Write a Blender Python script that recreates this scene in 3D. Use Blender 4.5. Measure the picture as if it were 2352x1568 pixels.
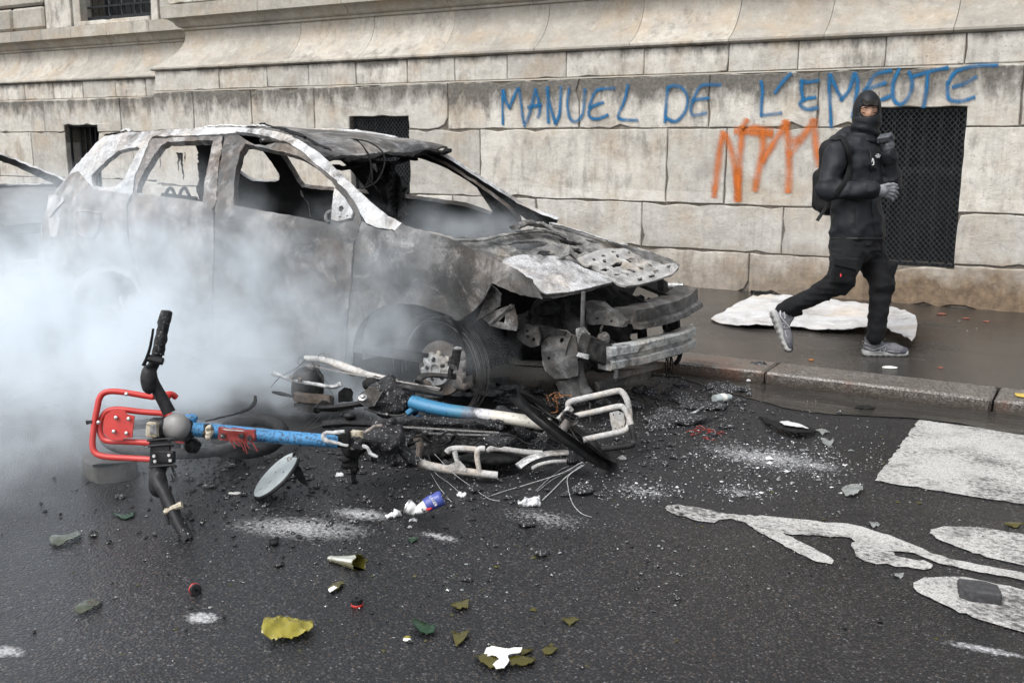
import bpy, bmesh, math, random
import numpy as np
from mathutils import Vector, Matrix
from mathutils.geometry import delaunay_2d_cdt

for o in list(bpy.data.objects):
    bpy.data.objects.remove(o)
SC = bpy.context.scene
COL = SC.collection

# ---------------------------------------------------------------- camera
FPX = 4036.4 / 4096 * 2352          # focal length in units of a 2352 px wide frame
CAM_H = 1.5
PITCH, YAW = math.radians(11.38), math.radians(30.48)
cam = bpy.data.cameras.new('camera')
cam.sensor_fit = 'HORIZONTAL'
cam.sensor_width = 36.0
cam.lens = 36.0 * 4036.4 / 4096
cam.clip_start = 0.1
cam.clip_end = 400
camo = bpy.data.objects.new('camera', cam)
COL.objects.link(camo)
camo.location = (0, 0, CAM_H)
camo.rotation_euler = (math.pi / 2 - PITCH, 0, YAW)
cam.dof.use_dof = True
cam.dof.focus_distance = 5.0
cam.dof.aperture_fstop = 7.1
SC.camera = camo

# ---------------------------------------------------------------- sky, sun, exposure
w = bpy.data.worlds.new('World')
SC.world = w
w.use_nodes = True
nt = w.node_tree
nt.nodes.clear()
sky = nt.nodes.new('ShaderNodeTexSky')
sky.sky_type = 'NISHITA'
sky.sun_disc = False
sky.sun_elevation = math.radians(52)
sky.sun_rotation = math.radians(200)
sky.air_density = 1.0
sky.dust_density = 3.0
hs = nt.nodes.new('ShaderNodeHueSaturation')
hs.inputs['Saturation'].default_value = 0.22      # an overcast sky is nearly grey
bg = nt.nodes.new('ShaderNodeBackground')
bg.inputs['Strength'].default_value = 0.15
wo = nt.nodes.new('ShaderNodeOutputWorld')
nt.links.new(sky.outputs[0], hs.inputs['Color'])
nt.links.new(hs.outputs[0], bg.inputs['Color'])
nt.links.new(bg.outputs[0], wo.inputs['Surface'])

sun = bpy.data.lights.new('sun', 'SUN')
sun.energy = 1.0
sun.angle = math.radians(28)
sun.color = (1.0, 0.99, 0.975)
suno = bpy.data.objects.new('sun', sun)
COL.objects.link(suno)
suno.location = (0, -4, 12)
_sd = Vector((-math.sin(math.radians(200)) * -0.6, -0.80, 1.25)).normalized()
suno.rotation_euler = _sd.to_track_quat('Z', 'Y').to_euler()

SC.view_settings.view_transform = 'Standard'
SC.view_settings.look = 'None'
SC.view_settings.gamma = 1.0
SC.view_settings.use_curve_mapping = False
SC.view_settings.exposure = 1.08
SC.render.engine = 'CYCLES'
SC.cycles.use_denoising = True
SC.cycles.max_bounces = 8
SC.cycles.diffuse_bounces = 3
SC.cycles.glossy_bounces = 3
SC.cycles.transmission_bounces = 6
SC.cycles.transparent_max_bounces = 24
SC.cycles.volume_bounces = 2
SC.cycles.volume_step_rate = 2.0
SC.cycles.volume_max_steps = 128
SC.cycles.caustics_reflective = False
SC.cycles.caustics_refractive = False

# ---------------------------------------------------------------- pixel -> place (2352 px wide frame)
_cy, _sy, _cp, _sp = math.cos(YAW), math.sin(YAW), math.cos(PITCH), math.sin(PITCH)
FW = np.array([-_sy * _cp, _cy * _cp, -_sp])
RT = np.array([_cy, _sy, 0.0])
UP = np.cross(RT, FW)
CAM = np.array([0, 0, CAM_H])

def ray(x, y):
    x = np.asarray(x, float)[..., None]
    y = np.asarray(y, float)[..., None]
    return FW + (x - 1176) / FPX * RT - (y - 784) / FPX * UP

def at_z(x, y, z=0.0):
    d = ray(x, y)
    return CAM + d * ((z - CAM_H) / d[..., 2:3])

def at_y(x, y, Y):
    d = ray(x, y)
    return CAM + d * (Y / d[..., 1:2])

def at_d(x, y, dep):
    return CAM + ray(x, y) * np.asarray(dep, float)[..., None]

def at_plane(x, y, p, n):
    d = ray(x, y)
    n = np.asarray(n, float)
    return CAM + d * (((np.asarray(p) - CAM) @ n) / (d @ n))[..., None]

def depth_of(P):
    return float((np.asarray(P) - CAM) @ FW)

# ---------------------------------------------------------------- numpy value noise
def _hash(ix, iy, iz, seed):
    h = (ix * 374761393 + iy * 668265263 + iz * 2147483647 + seed * 1274126177) & 0xffffffff
    h = ((h ^ (h >> 13)) * 1274126177) & 0xffffffff
    h = h ^ (h >> 16)
    return (h & 0xffff) / 65535.0

def vnoise(P, sc=1.0, seed=0):
    P = np.asarray(P, float) * sc
    i = np.floor(P).astype(np.int64)
    f = P - i
    f = f * f * (3 - 2 * f)
    r = 0
    for dx in (0, 1):
        for dy in (0, 1):
            for dz in (0, 1):
                wgt = (f[..., 0] if dx else 1 - f[..., 0]) * (f[..., 1] if dy else 1 - f[..., 1]) * (f[..., 2] if dz else 1 - f[..., 2])
                r = r + wgt * _hash(i[..., 0] + dx, i[..., 1] + dy, i[..., 2] + dz, seed)
    return r * 2 - 1

def fbm(P, sc=1.0, octv=3, seed=0):
    r, a = 0, 1.0
    for k in range(octv):
        r = r + a * vnoise(P, sc * 2 ** k, seed + k * 17)
        a *= 0.5
    return r

# ---------------------------------------------------------------- objects
def obj(name, VF, mat, parent=None, smooth=True, label=None, cat=None, group=None, kind=None, mi=None):
    V, F = VF
    V = np.asarray(V, float)
    me = bpy.data.meshes.new(name)
    off = np.array(parent_world(parent)) if parent else np.zeros(3)
    if parent is None and cat and len(V):
        off = np.array([(V[:, 0].min() + V[:, 0].max()) / 2, (V[:, 1].min() + V[:, 1].max()) / 2, V[:, 2].min()])
    me.from_pydata([tuple(v) for v in (V - off)], [], [tuple(int(i) for i in f) for f in F])
    mats = mat if isinstance(mat, (list, tuple)) else [mat]
    for m in mats:
        me.materials.append(m)
    if mi is not None:
        me.polygons.foreach_set('material_index', np.asarray(mi, np.int32))
    if smooth:
        me.polygons.foreach_set('use_smooth', [True] * len(me.polygons))
        me.set_sharp_from_angle(angle=math.radians(40))
    me.update()
    o = bpy.data.objects.new(name, me)
    COL.objects.link(o)
    if parent:
        o.parent = parent
    elif cat:
        o.location = tuple(off)
    prop(o, label, cat, group, kind)
    return o

def parent_world(p):
    v = Vector((0, 0, 0))
    while p:
        v = v + p.location
        p = p.parent
    return v

def prop(o, label=None, cat=None, group=None, kind=None):
    if label: o['label'] = label
    if cat: o['category'] = cat
    if group: o['group'] = group
    if kind: o['kind'] = kind
    return o

def root(name, loc, label, cat, group=None):
    o = bpy.data.objects.new(name, None)
    o.empty_display_size = 0.1
    o.location = tuple(float(c) for c in loc)
    COL.objects.link(o)
    return prop(o, label, cat, group)

def copy_tree(o, parent=None):
    c = o.copy()
    COL.objects.link(c)
    if parent: c.parent = parent
    for ch in list(o.children):
        copy_tree(ch, c)
    return c

# ---------------------------------------------------------------- shapes: each returns (V, F)
def join(*parts):
    V, F, n = [], [], 0
    for v, f in parts:
        v = np.asarray(v, float)
        V.append(v)
        F += [tuple(i + n for i in q) for q in f]
        n += len(v)
    return np.vstack(V), F

def frame(d, up=(0, 0, 1)):
    d = np.asarray(d, float); d = d / np.linalg.norm(d)
    u = np.asarray(up, float)
    if abs(d @ u) > 0.98: u = np.array([1.0, 0.2, 0])
    s = np.cross(d, u); s /= np.linalg.norm(s)
    return d, s, np.cross(s, d)

def box(c, size, ax=None, bev=0.0, jit=0.0, seed=0):
    """box with chamfered edges; ax = 3x3 rows (local axes in the world)"""
    hx, hy, hz = [s / 2 for s in size]
    b = min(bev, hx * .9, hy * .9, hz * .9)
    rs = np.random.RandomState(seed)
    if b <= 0:
        V = np.array([[x, y, z] for x in (-hx, hx) for y in (-hy, hy) for z in (-hz, hz)])
        F = [(0, 1, 3, 2), (4, 6, 7, 5), (0, 4, 5, 1), (2, 3, 7, 6), (0, 2, 6, 4), (1, 5, 7, 3)]
    else:
        V, idx = [], {}
        for sx in (-1, 1):
            for sy in (-1, 1):
                for sz in (-1, 1):
                    for a in range(3):
                        p = [sx * (hx - b), sy * (hy - b), sz * (hz - b)]
                        p[a] = (sx * hx, sy * hy, sz * hz)[a]
                        idx[(sx, sy, sz, a)] = len(V); V.append(p)
        F = []
        for s in (-1, 1):
            F.append([idx[(s, y, z, 0)] for y, z in ((-1, -1), (1, -1), (1, 1), (-1, 1))][::s])
            F.append([idx[(x, s, z, 1)] for x, z in ((-1, -1), (-1, 1), (1, 1), (1, -1))][::s])
            F.append([idx[(x, y, s, 2)] for x, y in ((-1, -1), (1, -1), (1, 1), (-1, 1))][::s])
        for p in (-1, 1):
            for q in (-1, 1):
                F.append([idx[(-1, p, q, 1)], idx[(1, p, q, 1)], idx[(1, p, q, 2)], idx[(-1, p, q, 2)]][::p * q])
                F.append([idx[(p, -1, q, 2)], idx[(p, 1, q, 2)], idx[(p, 1, q, 0)], idx[(p, -1, q, 0)]][::p * q])
                F.append([idx[(p, q, -1, 0)], idx[(p, q, 1, 0)], idx[(p, q, 1, 1)], idx[(p, q, -1, 1)]][::p * q])
        for sx in (-1, 1):
            for sy in (-1, 1):
                for sz in (-1, 1):
                    F.append([idx[(sx, sy, sz, a)] for a in (0, 1, 2)][::sx * sy * sz])
        V = np.array(V, float)
    if jit:
        V = V + rs.uniform(-jit, jit, V.shape)
    if ax is not None:
        V = V @ np.asarray(ax, float)
    return V + np.asarray(c, float), [tuple(f) for f in F]

def beam(a, b, wid, hei, up=(0, 0, 1), bev=0.0, jit=0.0, seed=0):
    a, b = np.asarray(a, float), np.asarray(b, float)
    d, s, u = frame(b - a, up)
    return box((a + b) / 2, (np.linalg.norm(b - a), wid, hei), np.array([d, s, u]), bev, jit, seed)

def smoothpath(P, n=6, closed=False):
    P = np.asarray(P, float)
    if len(P) < 3: return P
    out = []
    N = len(P)
    rng = range(N) if closed else range(N - 1)
    for i in rng:
        p0 = P[(i - 1) % N] if closed or i > 0 else 2 * P[0] - P[1]
        p1, p2 = P[i], P[(i + 1) % N]
        p3 = P[(i + 2) % N] if closed or i + 2 < N else 2 * P[-1] - P[-2]
        for k in range(n):
            t = k / n
            out.append(.5 * ((2 * p1) + (-p0 + p2) * t + (2 * p0 - 5 * p1 + 4 * p2 - p3) * t * t + (-p0 + 3 * p1 - 3 * p2 + p3) * t ** 3))
    if not closed: out.append(P[-1])
    return np.array(out)

def tube(P, r, n=8, closed=False, flat=1.0, up=(0, 0, 1), rough=0.0, seed=0):
    """tube along P; r scalar or per point; flat squeezes the second axis"""
    P = np.asarray(P, float)
    N = len(P)
    r = np.broadcast_to(np.asarray(r, float), (N,)) if np.ndim(r) else np.full(N, float(r))
    T = np.empty_like(P)
    if closed:
        T = np.roll(P, -1, 0) - np.roll(P, 1, 0)
    else:
        T[1:-1] = P[2:] - P[:-2]; T[0] = P[1] - P[0]; T[-1] = P[-1] - P[-2]
    T = T / (np.linalg.norm(T, axis=1)[:, None] + 1e-12)
    _, s, u = frame(T[0], up)
    V = []
    ang = np.arange(n) * 2 * math.pi / n
    for i in range(N):
        s = s - T[i] * (s @ T[i]); s /= np.linalg.norm(s) + 1e-12
        u = np.cross(s, T[i])
        V.append(P[i] + r[i] * (np.cos(ang)[:, None] * s + flat * np.sin(ang)[:, None] * u))
    V = np.vstack(V)
    F = []
    for i in range(N if closed else N - 1):
        j = (i + 1) % N
        for k in range(n):
            l = (k + 1) % n
            F.append((i * n + k, i * n + l, j * n + l, j * n + k))
    if not closed:
        F.append(tuple(range(n))[::-1])
        F.append(tuple((N - 1) * n + k for k in range(n)))
    if rough:
        V = V + rough * np.stack([fbm(V, 60, 2, seed + k) for k in range(3)], -1)
    return V, F

def lathe(prof, c, axis, n=24, up=(0, 0, 1), a0=0, a1=2 * math.pi):
    """prof: [(r, h)] about axis through c"""
    d, s, u = frame(axis, up)
    full = abs(a1 - a0 - 2 * math.pi) < 1e-6
    m = n if full else n + 1
    V = []
    for r, h in prof:
        for k in range(m):
            a = a0 + (a1 - a0) * k / n
            V.append(np.asarray(c) + d * h + r * (math.cos(a) * s + math.sin(a) * u))
    F = []
    for i in range(len(prof) - 1):
        for k in range(n):
            l = (k + 1) % m
            F.append((i * m + k, i * m + l, (i + 1) * m + l, (i + 1) * m + k))
    return np.array(V), F

def in_poly(P, poly):
    x, y = P[:, 0], P[:, 1]
    poly = np.asarray(poly, float)
    r = np.zeros(len(P), bool)
    x1, y1 = poly[:, 0], poly[:, 1]
    x2, y2 = np.roll(x1, -1), np.roll(y1, -1)
    for a, b, c, d in zip(x1, y1, x2, y2):
        m = (b > y) != (d > y)
        with np.errstate(divide='ignore', invalid='ignore'):
            r ^= m & (x < (c - a) * (y - b) / (d - b + 1e-12) + a)
    return r

def dens(poly, step, rough=0.0, seed=0):
    """closed polygon resampled every step, optionally ragged"""
    poly = np.asarray(poly, float)
    out = []
    for a, b in zip(poly, np.roll(poly, -1, 0)):
        k = max(1, int(round(np.linalg.norm(b - a) / step)))
        for i in range(k):
            out.append(a + (b - a) * i / k)
    out = np.array(out)
    if rough:
        rs = np.random.RandomState(seed)
        out = out + rs.normal(0, rough, out.shape)
    return out

def tri_sheet(outer, holes=(), step=8.0, rough=0.0, seed=0):
    """2D triangulation of a polygon with holes -> (pts, tris)"""
    loops = [dens(outer, step, rough, seed)] + [dens(h, step, rough * .7, seed + 1 + i) for i, h in enumerate(holes)]
    V, E = [], []
    for L in loops:
        n0 = len(V)
        V += [tuple(p) for p in L]
        E += [(n0 + i, n0 + (i + 1) % len(L)) for i in range(len(L))]
    O = loops[0]
    rs = np.random.RandomState(seed + 5)
    gx = np.arange(O[:, 0].min() + step * .5, O[:, 0].max(), step)
    gy = np.arange(O[:, 1].min() + step * .5, O[:, 1].max(), step * .87)
    G = np.array([(x + (step * .5 if j % 2 else 0), y) for j, y in enumerate(gy) for x in gx]) if len(gx) and len(gy) else np.zeros((0, 2))
    if len(G):
        G = G + rs.uniform(-.12, .12, G.shape) * step
        ok = in_poly(G, O)
        for L in loops[1:]: ok &= ~in_poly(G, L)
        allb = np.vstack(loops)
        G = G[ok]
        if len(G):
            dm = np.array([np.min(np.sum((allb - g) ** 2, 1)) for g in G])
            G = G[dm > (step * .45) ** 2]
    V += [tuple(g) for g in G]
    r = delaunay_2d_cdt([Vector(v) for v in V], E, [], 0, 1e-5)
    P = np.array([(v.x, v.y) for v in r[0]])
    T = np.array([tuple(f) for f in r[2]])
    cen = P[T].mean(1)
    ok = in_poly(cen, O)
    for L in loops[1:]: ok &= ~in_poly(cen, L)
    T = T[ok]
    used = np.unique(T)
    remap = -np.ones(len(P), int); remap[used] = np.arange(len(used))
    return P[used], remap[T]

def thick(V, T, t, nrm=None):
    """give a triangle sheet thickness t against its normals; returns V, F, material index (0 front, 1 back and rim)"""
    V = np.asarray(V, float); T = np.asarray(T)
    N = np.zeros_like(V)
    fn = np.cross(V[T[:, 1]] - V[T[:, 0]], V[T[:, 2]] - V[T[:, 0]])
    if nrm is not None:
        m = (fn.sum(0) @ np.asarray(nrm)) < 0
        if m:
            T = T[:, ::-1]; fn = -fn
    for k in range(3): np.add.at(N, T[:, k], fn)
    N /= np.linalg.norm(N, axis=1)[:, None] + 1e-12
    n = len(V)
    V2 = np.vstack([V, V - N * (t if np.ndim(t) == 0 else np.asarray(t)[:, None])])
    F = [tuple(q) for q in T] + [tuple(q + n) for q in T[:, ::-1]]
    mi = [0] * len(T) + [1] * len(T)
    ed = {}
    for a, b, c in T:
        for e in ((a, b), (b, c), (c, a)): ed[e] = ed.get(e, 0) + 1
    for (a, b) in ed:
        if (b, a) not in ed:
            F.append((b, a, a + n, b + n)); mi.append(0)
    return V2, F, mi

def surfnet(fn, lo, hi, h):
    """naive surface nets of fn(P)->(signed distance), negative inside"""
    lo, hi = np.asarray(lo, float), np.asarray(hi, float)
    n = np.maximum(3, np.ceil((hi - lo) / h).astype(int) + 1)
    ax = [lo[k] + h * np.arange(n[k]) for k in range(3)]
    G = np.stack(np.meshgrid(*ax, indexing='ij'), -1)
    D = fn(G.reshape(-1, 3)).reshape(n)
    S = D < 0
    c = n - 1
    cnt = np.zeros(c); acc = np.zeros((*c, 3))
    offs = [(i, j, k) for i in (0, 1) for j in (0, 1) for k in (0, 1)]
    sl = lambda o: tuple(slice(o[k], o[k] + c[k]) for k in range(3))
    for a in offs:
        for axis in range(3):
            if a[axis]: continue
            b = list(a); b[axis] = 1
            da, db = D[sl(a)], D[sl(b)]
            m = (da < 0) != (db < 0)
            with np.errstate(divide='ignore', invalid='ignore'):
                t = np.where(m, da / (da - db), 0)
            for k in range(3):
                acc[..., k] += np.where(m, a[k] + (t if k == axis else 0), 0)
            cnt += m
    m = cnt > 0
    vid = -np.ones(c, int); vid[m] = np.arange(m.sum())
    idx = np.argwhere(m)
    V = lo + h * (idx + acc[m] / cnt[m][:, None])
    F = []
    for axis in range(3):
        u, v = (axis + 1) % 3, (axis + 2) % 3
        s0 = [slice(None)] * 3; s1 = [slice(None)] * 3
        s0[axis] = slice(0, -1); s1[axis] = slice(1, None)
        ch = S[tuple(s0)] != S[tuple(s1)]
        for p in np.argwhere(ch):
            if p[u] < 1 or p[v] < 1 or p[u] > c[u] - 1 or p[v] > c[v] - 1 or p[axis] > c[axis] - 1: continue
            q = []
            for du, dv in ((-1, -1), (0, -1), (0, 0), (-1, 0)):
                r = p.copy(); r[u] += du; r[v] += dv
                q.append(vid[tuple(r)])
            if min(q) < 0: continue
            F.append(tuple(q) if S[tuple(p)] else tuple(q[::-1]))
    return V, F

def capsule(P, a, b, ra, rb):
    a, b = np.asarray(a, float), np.asarray(b, float)
    d = b - a
    t = np.clip(((P - a) @ d) / (d @ d + 1e-12), 0, 1)
    return np.linalg.norm(P - a - t[:, None] * d, axis=1) - (ra + (rb - ra) * t)

def ellip(P, c, r, ax=None):
    q = P - np.asarray(c, float)
    if ax is not None: q = q @ np.asarray(ax, float).T
    r = np.asarray(r, float)
    k0 = np.linalg.norm(q / r, axis=1)
    k1 = np.linalg.norm(q / (r * r), axis=1) + 1e-9
    return k0 * (k0 - 1) / k1

def rbox(P, c, half, rad, ax=None):
    q = P - np.asarray(c, float)
    if ax is not None: q = q @ np.asarray(ax, float).T
    q = np.abs(q) - (np.asarray(half, float) - rad)
    return np.linalg.norm(np.maximum(q, 0), axis=1) + np.minimum(q.max(1), 0) - rad

def smin(a, b, k):
    h = np.clip(.5 + .5 * (b - a) / k, 0, 1)
    return b + (a - b) * h - k * h * (1 - h)

def lump(c, r, h=None, amp=.25, sc=None, seed=0, ax=None, octv=3):
    """irregular melted or broken lump"""
    c, r = np.asarray(c, float), np.asarray(r, float)
    h = h or float(r.min()) / 4
    sc = sc or 1.6 / float(r.mean())
    m = float(r.max()) * 1.25 + h * 3
    def f(P):
        return ellip(P, c, r, ax) - amp * float(r.min()) * fbm(P, sc, octv, seed)
    return surfnet(f, c - m, c + m, h)
# ================================================================ materials
class NB:
    def __init__(s, name, rough=.7, metal=0.0, color=None, spec=None):
        m = bpy.data.materials.new(name)
        m.use_nodes = True
        s.m, s.t = m, m.node_tree
        s.t.nodes.clear()
        s.out = s.t.nodes.new('ShaderNodeOutputMaterial')
        s.p = s.t.nodes.new('ShaderNodeBsdfPrincipled')
        s.t.links.new(s.p.outputs[0], s.out.inputs['Surface'])
        s.p.inputs['Roughness'].default_value = rough
        s.p.inputs['Metallic'].default_value = metal
        if spec is not None: s.p.inputs['Specular IOR Level'].default_value = spec
        if color: s.p.inputs['Base Color'].default_value = (*color, 1)
        s.tc = s.t.nodes.new('ShaderNodeTexCoord')
        s.co = s.tc.outputs['Object']
    def put(s, sock, v):
        if isinstance(v, bpy.types.NodeSocket): s.t.links.new(v, sock)
        elif isinstance(v, (tuple, list)):
            sock.default_value = (*v, 1) if sock.type == 'RGBA' and len(v) == 3 else v
        else: sock.default_value = (v, v, v, 1) if sock.type == 'RGBA' else v
    def set(s, **kw):
        for k, v in kw.items(): s.put(s.p.inputs[k.replace('_', ' ')], v)
        return s
    def n(s, typ, ins=(), **props):
        nd = s.t.nodes.new('ShaderNode' + typ)
        for k, v in props.items(): setattr(nd, k, v)
        for k, v in dict(ins).items(): s.put(nd.inputs[k], v)
        return nd
    def map(s, scale=(1, 1, 1), loc=(0, 0, 0), rot=(0, 0, 0), vec=None):
        return s.n('Mapping', {'Vector': vec or s.co, 'Scale': scale, 'Location': loc, 'Rotation': rot}).outputs[0]
    def noise(s, scale, detail=4, rough=.55, vec=None, dist=0.0, out=0):
        return s.n('TexNoise', {'Vector': vec or s.co, 'Scale': scale, 'Detail': detail, 'Roughness': rough, 'Distortion': dist}).outputs[out]
    def vor(s, scale, out='Distance', feature='F1', vec=None, rnd=1.0):
        return s.n('TexVoronoi', {'Vector': vec or s.co, 'Scale': scale, 'Randomness': rnd}, feature=feature).outputs[out]
    def ramp(s, fac, stops, interp='LINEAR'):
        r = s.n('ValToRGB', {'Fac': fac})
        cr = r.color_ramp
        cr.interpolation = interp
        while len(cr.elements) < len(stops): cr.elements.new(.5)
        for e, (p, c) in zip(cr.elements, stops):
            e.position = p
            e.color = (*c, 1) if isinstance(c, (tuple, list)) else (c, c, c, 1)
        return r.outputs[0]
    def mix(s, fac, a, b, mode='MIX'):
        nd = s.n('Mix', data_type='RGBA', blend_type=mode)
        s.put(nd.inputs[0], fac); s.put(nd.inputs[6], a); s.put(nd.inputs[7], b)
        return nd.outputs[2]
    def math(s, op, a, b=0.0, clamp=False):
        nd = s.n('Math', operation=op, use_clamp=clamp)
        s.put(nd.inputs[0], a); s.put(nd.inputs[1], b)
        return nd.outputs[0]
    def sep(s, vec=None):
        return s.n('SeparateXYZ', {0: vec or s.co}).outputs
    def rnd(s):
        return s.n('ObjectInfo').outputs['Random']
    def bump(s, h, strength=.5, dist=.01, normal=None):
        nd = s.n('Bump', {'Height': h, 'Strength': strength, 'Distance': dist})
        if normal: s.t.links.new(normal, nd.inputs['Normal'])
        s.t.links.new(nd.outputs[0], s.p.inputs['Normal'])
        return nd.outputs[0]

def plain(name, color, rough=.6, metal=0.0, vary=.25, nsc=30, bump=0.0, dist=.002, spec=None):
    b = NB(name, rough, metal, spec=spec if spec is not None else (.18 if max(color) < .03 else .4))
    n = b.noise(nsc, 4)
    c1 = tuple(c * (1 - vary) for c in color); c2 = tuple(min(1, c * (1 + vary)) for c in color)
    b.set(Base_Color=b.ramp(n, [(.3, c1), (.7, c2)]))
    if bump: b.bump(n, bump, dist)
    return b.m

# ---- limestone of the building: weather streaks, black crust under the ledges, brown splash zone
def stone_mat(name, c1, c2, crust=1.0, brown=1.0, pit=1.0):
    b = NB(name, .88)
    x, y, z = b.sep()
    big = b.noise(1.1, 5, .6)
    base = b.ramp(big, [(.32, c1), (.68, c2)])
    # middle courses paler than the upper ones, less so towards the left
    lw = b.math('MULTIPLY', b.ramp(z, [(.40, 0), (.50, .75), (1.57, .75), (1.60, 0)]), b.ramp(b.math('MULTIPLY', b.math('ADD', x, 6.0), .1), [(.22, .25), (.42, 1)]))
    base = b.mix(b.math('MULTIPLY', lw, b.ramp(b.noise(1.4, 5, .65, b.map(loc=(6, 6, 6))), [(.30, .2), (.52, 1)])), base, (.60, .585, .555) if brown else c2)
    base = b.mix(.55, base, b.ramp(b.noise(7, 5, .65), [(.25, tuple(c * .72 for c in c1)), (.75, tuple(min(1, c * 1.12) for c in c2))]))
    rn = b.rnd()
    base = b.mix(1.0, base, b.ramp(rn, [(0, (.76, .75, .73)), (.5, (.97, .96, .94)), (1, (1.1, 1.08, 1.05))]), 'MULTIPLY')
    warm = b.ramp(b.noise(2.3, 4, .6, b.map(loc=(7, 3, 1))), [(.48, 0), (.7, .55)])
    base = b.mix(warm, base, (.33, .245, .155))
    # vertical rain streaks
    st = b.noise(1.0, 5, .7, b.map(scale=(16, 16, .9)))
    stm = b.math('MULTIPLY', b.ramp(st, [(.47, 0), (.72, .5)]), b.ramp(b.noise(1.7, 3), [(.42, .15), (.6, 1)]))
    base = b.mix(stm, base, (.17, .16, .145))
    base = b.mix(b.ramp(b.noise(19, 7, .75), [(.52, 0), (.70, .42)]), base, (.13, .12, .105))
    base = b.mix(b.ramp(b.noise(13, 6, .7, b.map(loc=(5, 5, 5))), [(.55, 0), (.72, .25)]), base, (.60, .585, .555))
    blot = b.noise(2.6, 7, .72, b.map(loc=(3, 9, 2)))
    base = b.mix(b.ramp(blot, [(.50, 0), (.66, .42)]), base, (.15, .14, .125))
    # dark crust below each ledge
    zb = b.ramp(b.math('MULTIPLY', z, .25), [(.0, 0), (.43, 0), (.515, .36 * crust), (.523, .05), (.562, .0), (.588, .3 * crust), (.594, 0.02), (.74, .0), (1, .05)])
    cn = b.noise(5.5, 6, .68, b.map(scale=(1, 1, .45)))
    cr = b.math('ADD', b.math('ADD', cn, zb), b.math('MULTIPLY', b.math('SUBTRACT', rn, .5), .2))
    crm = b.ramp(cr, [(.60, 0), (.84, .9)])
    base = b.mix(crm, base, b.ramp(b.noise(30, 3), [(.3, (.035, .032, .028)), (.7, (.11, .10, .085))]))
    # brown damp foot
    lm = b.math('ADD', b.ramp(z, [(.05, .75), (.25, .55), (.46, .30), (.62, .0)]), b.math('MULTIPLY', b.math('SUBTRACT', b.noise(3.2, 6, .7), .5), .9))
    rx = b.ramp(b.math('MULTIPLY', b.math('ADD', x, 1.0), .2), [(.0, .35), (.55, .55), (.85, 1.0)])
    lmm = b.math('MULTIPLY', b.ramp(lm, [(.15, 0), (.55, brown)]), rx)
    base = b.mix(lmm, base, b.ramp(b.noise(12, 5, .7), [(.3, (.075, .052, .034)), (.7, (.23, .165, .105))]))
    # pits and chips
    pn = b.noise(52, 4, .6, b.map(scale=(1, 1, 1.5)))
    pm = b.ramp(b.noise(3.5, 3), [(.4, .0), (.62, 1.0)])
    pits = b.math('MULTIPLY', b.ramp(pn, [(.30, 1.0), (.39, 0.0)]), b.math('ADD', b.math('MULTIPLY', pm, .8), .2))
    base = b.mix(b.math('MULTIPLY', pits, .75 * pit), base, (.07, .058, .045))
    rough_n = b.noise(24, 8, .72)
    strat = b.noise(7, 8, .75, b.map(scale=(.8, 1, 1.5)))
    h = b.math('ADD', b.math('MULTIPLY', rough_n, .7), b.math('MULTIPLY', strat, .6))
    h = b.math('SUBTRACT', h, b.math('MULTIPLY', pits, .55))
    b.bump(h, .55, .02)
    b.set(Base_Color=base)
    return b.m

M = {}
M['stone'] = stone_mat('limestone block', (.355, .338, .305), (.53, .515, .48))
M['mould'] = stone_mat('limestone moulding', (.31, .29, .255), (.40, .38, .34), .75, 0, .5)
M['mortar'] = plain('old mortar', (.13, .115, .095), .95, 0, .4, 25, .6, .01)

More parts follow.
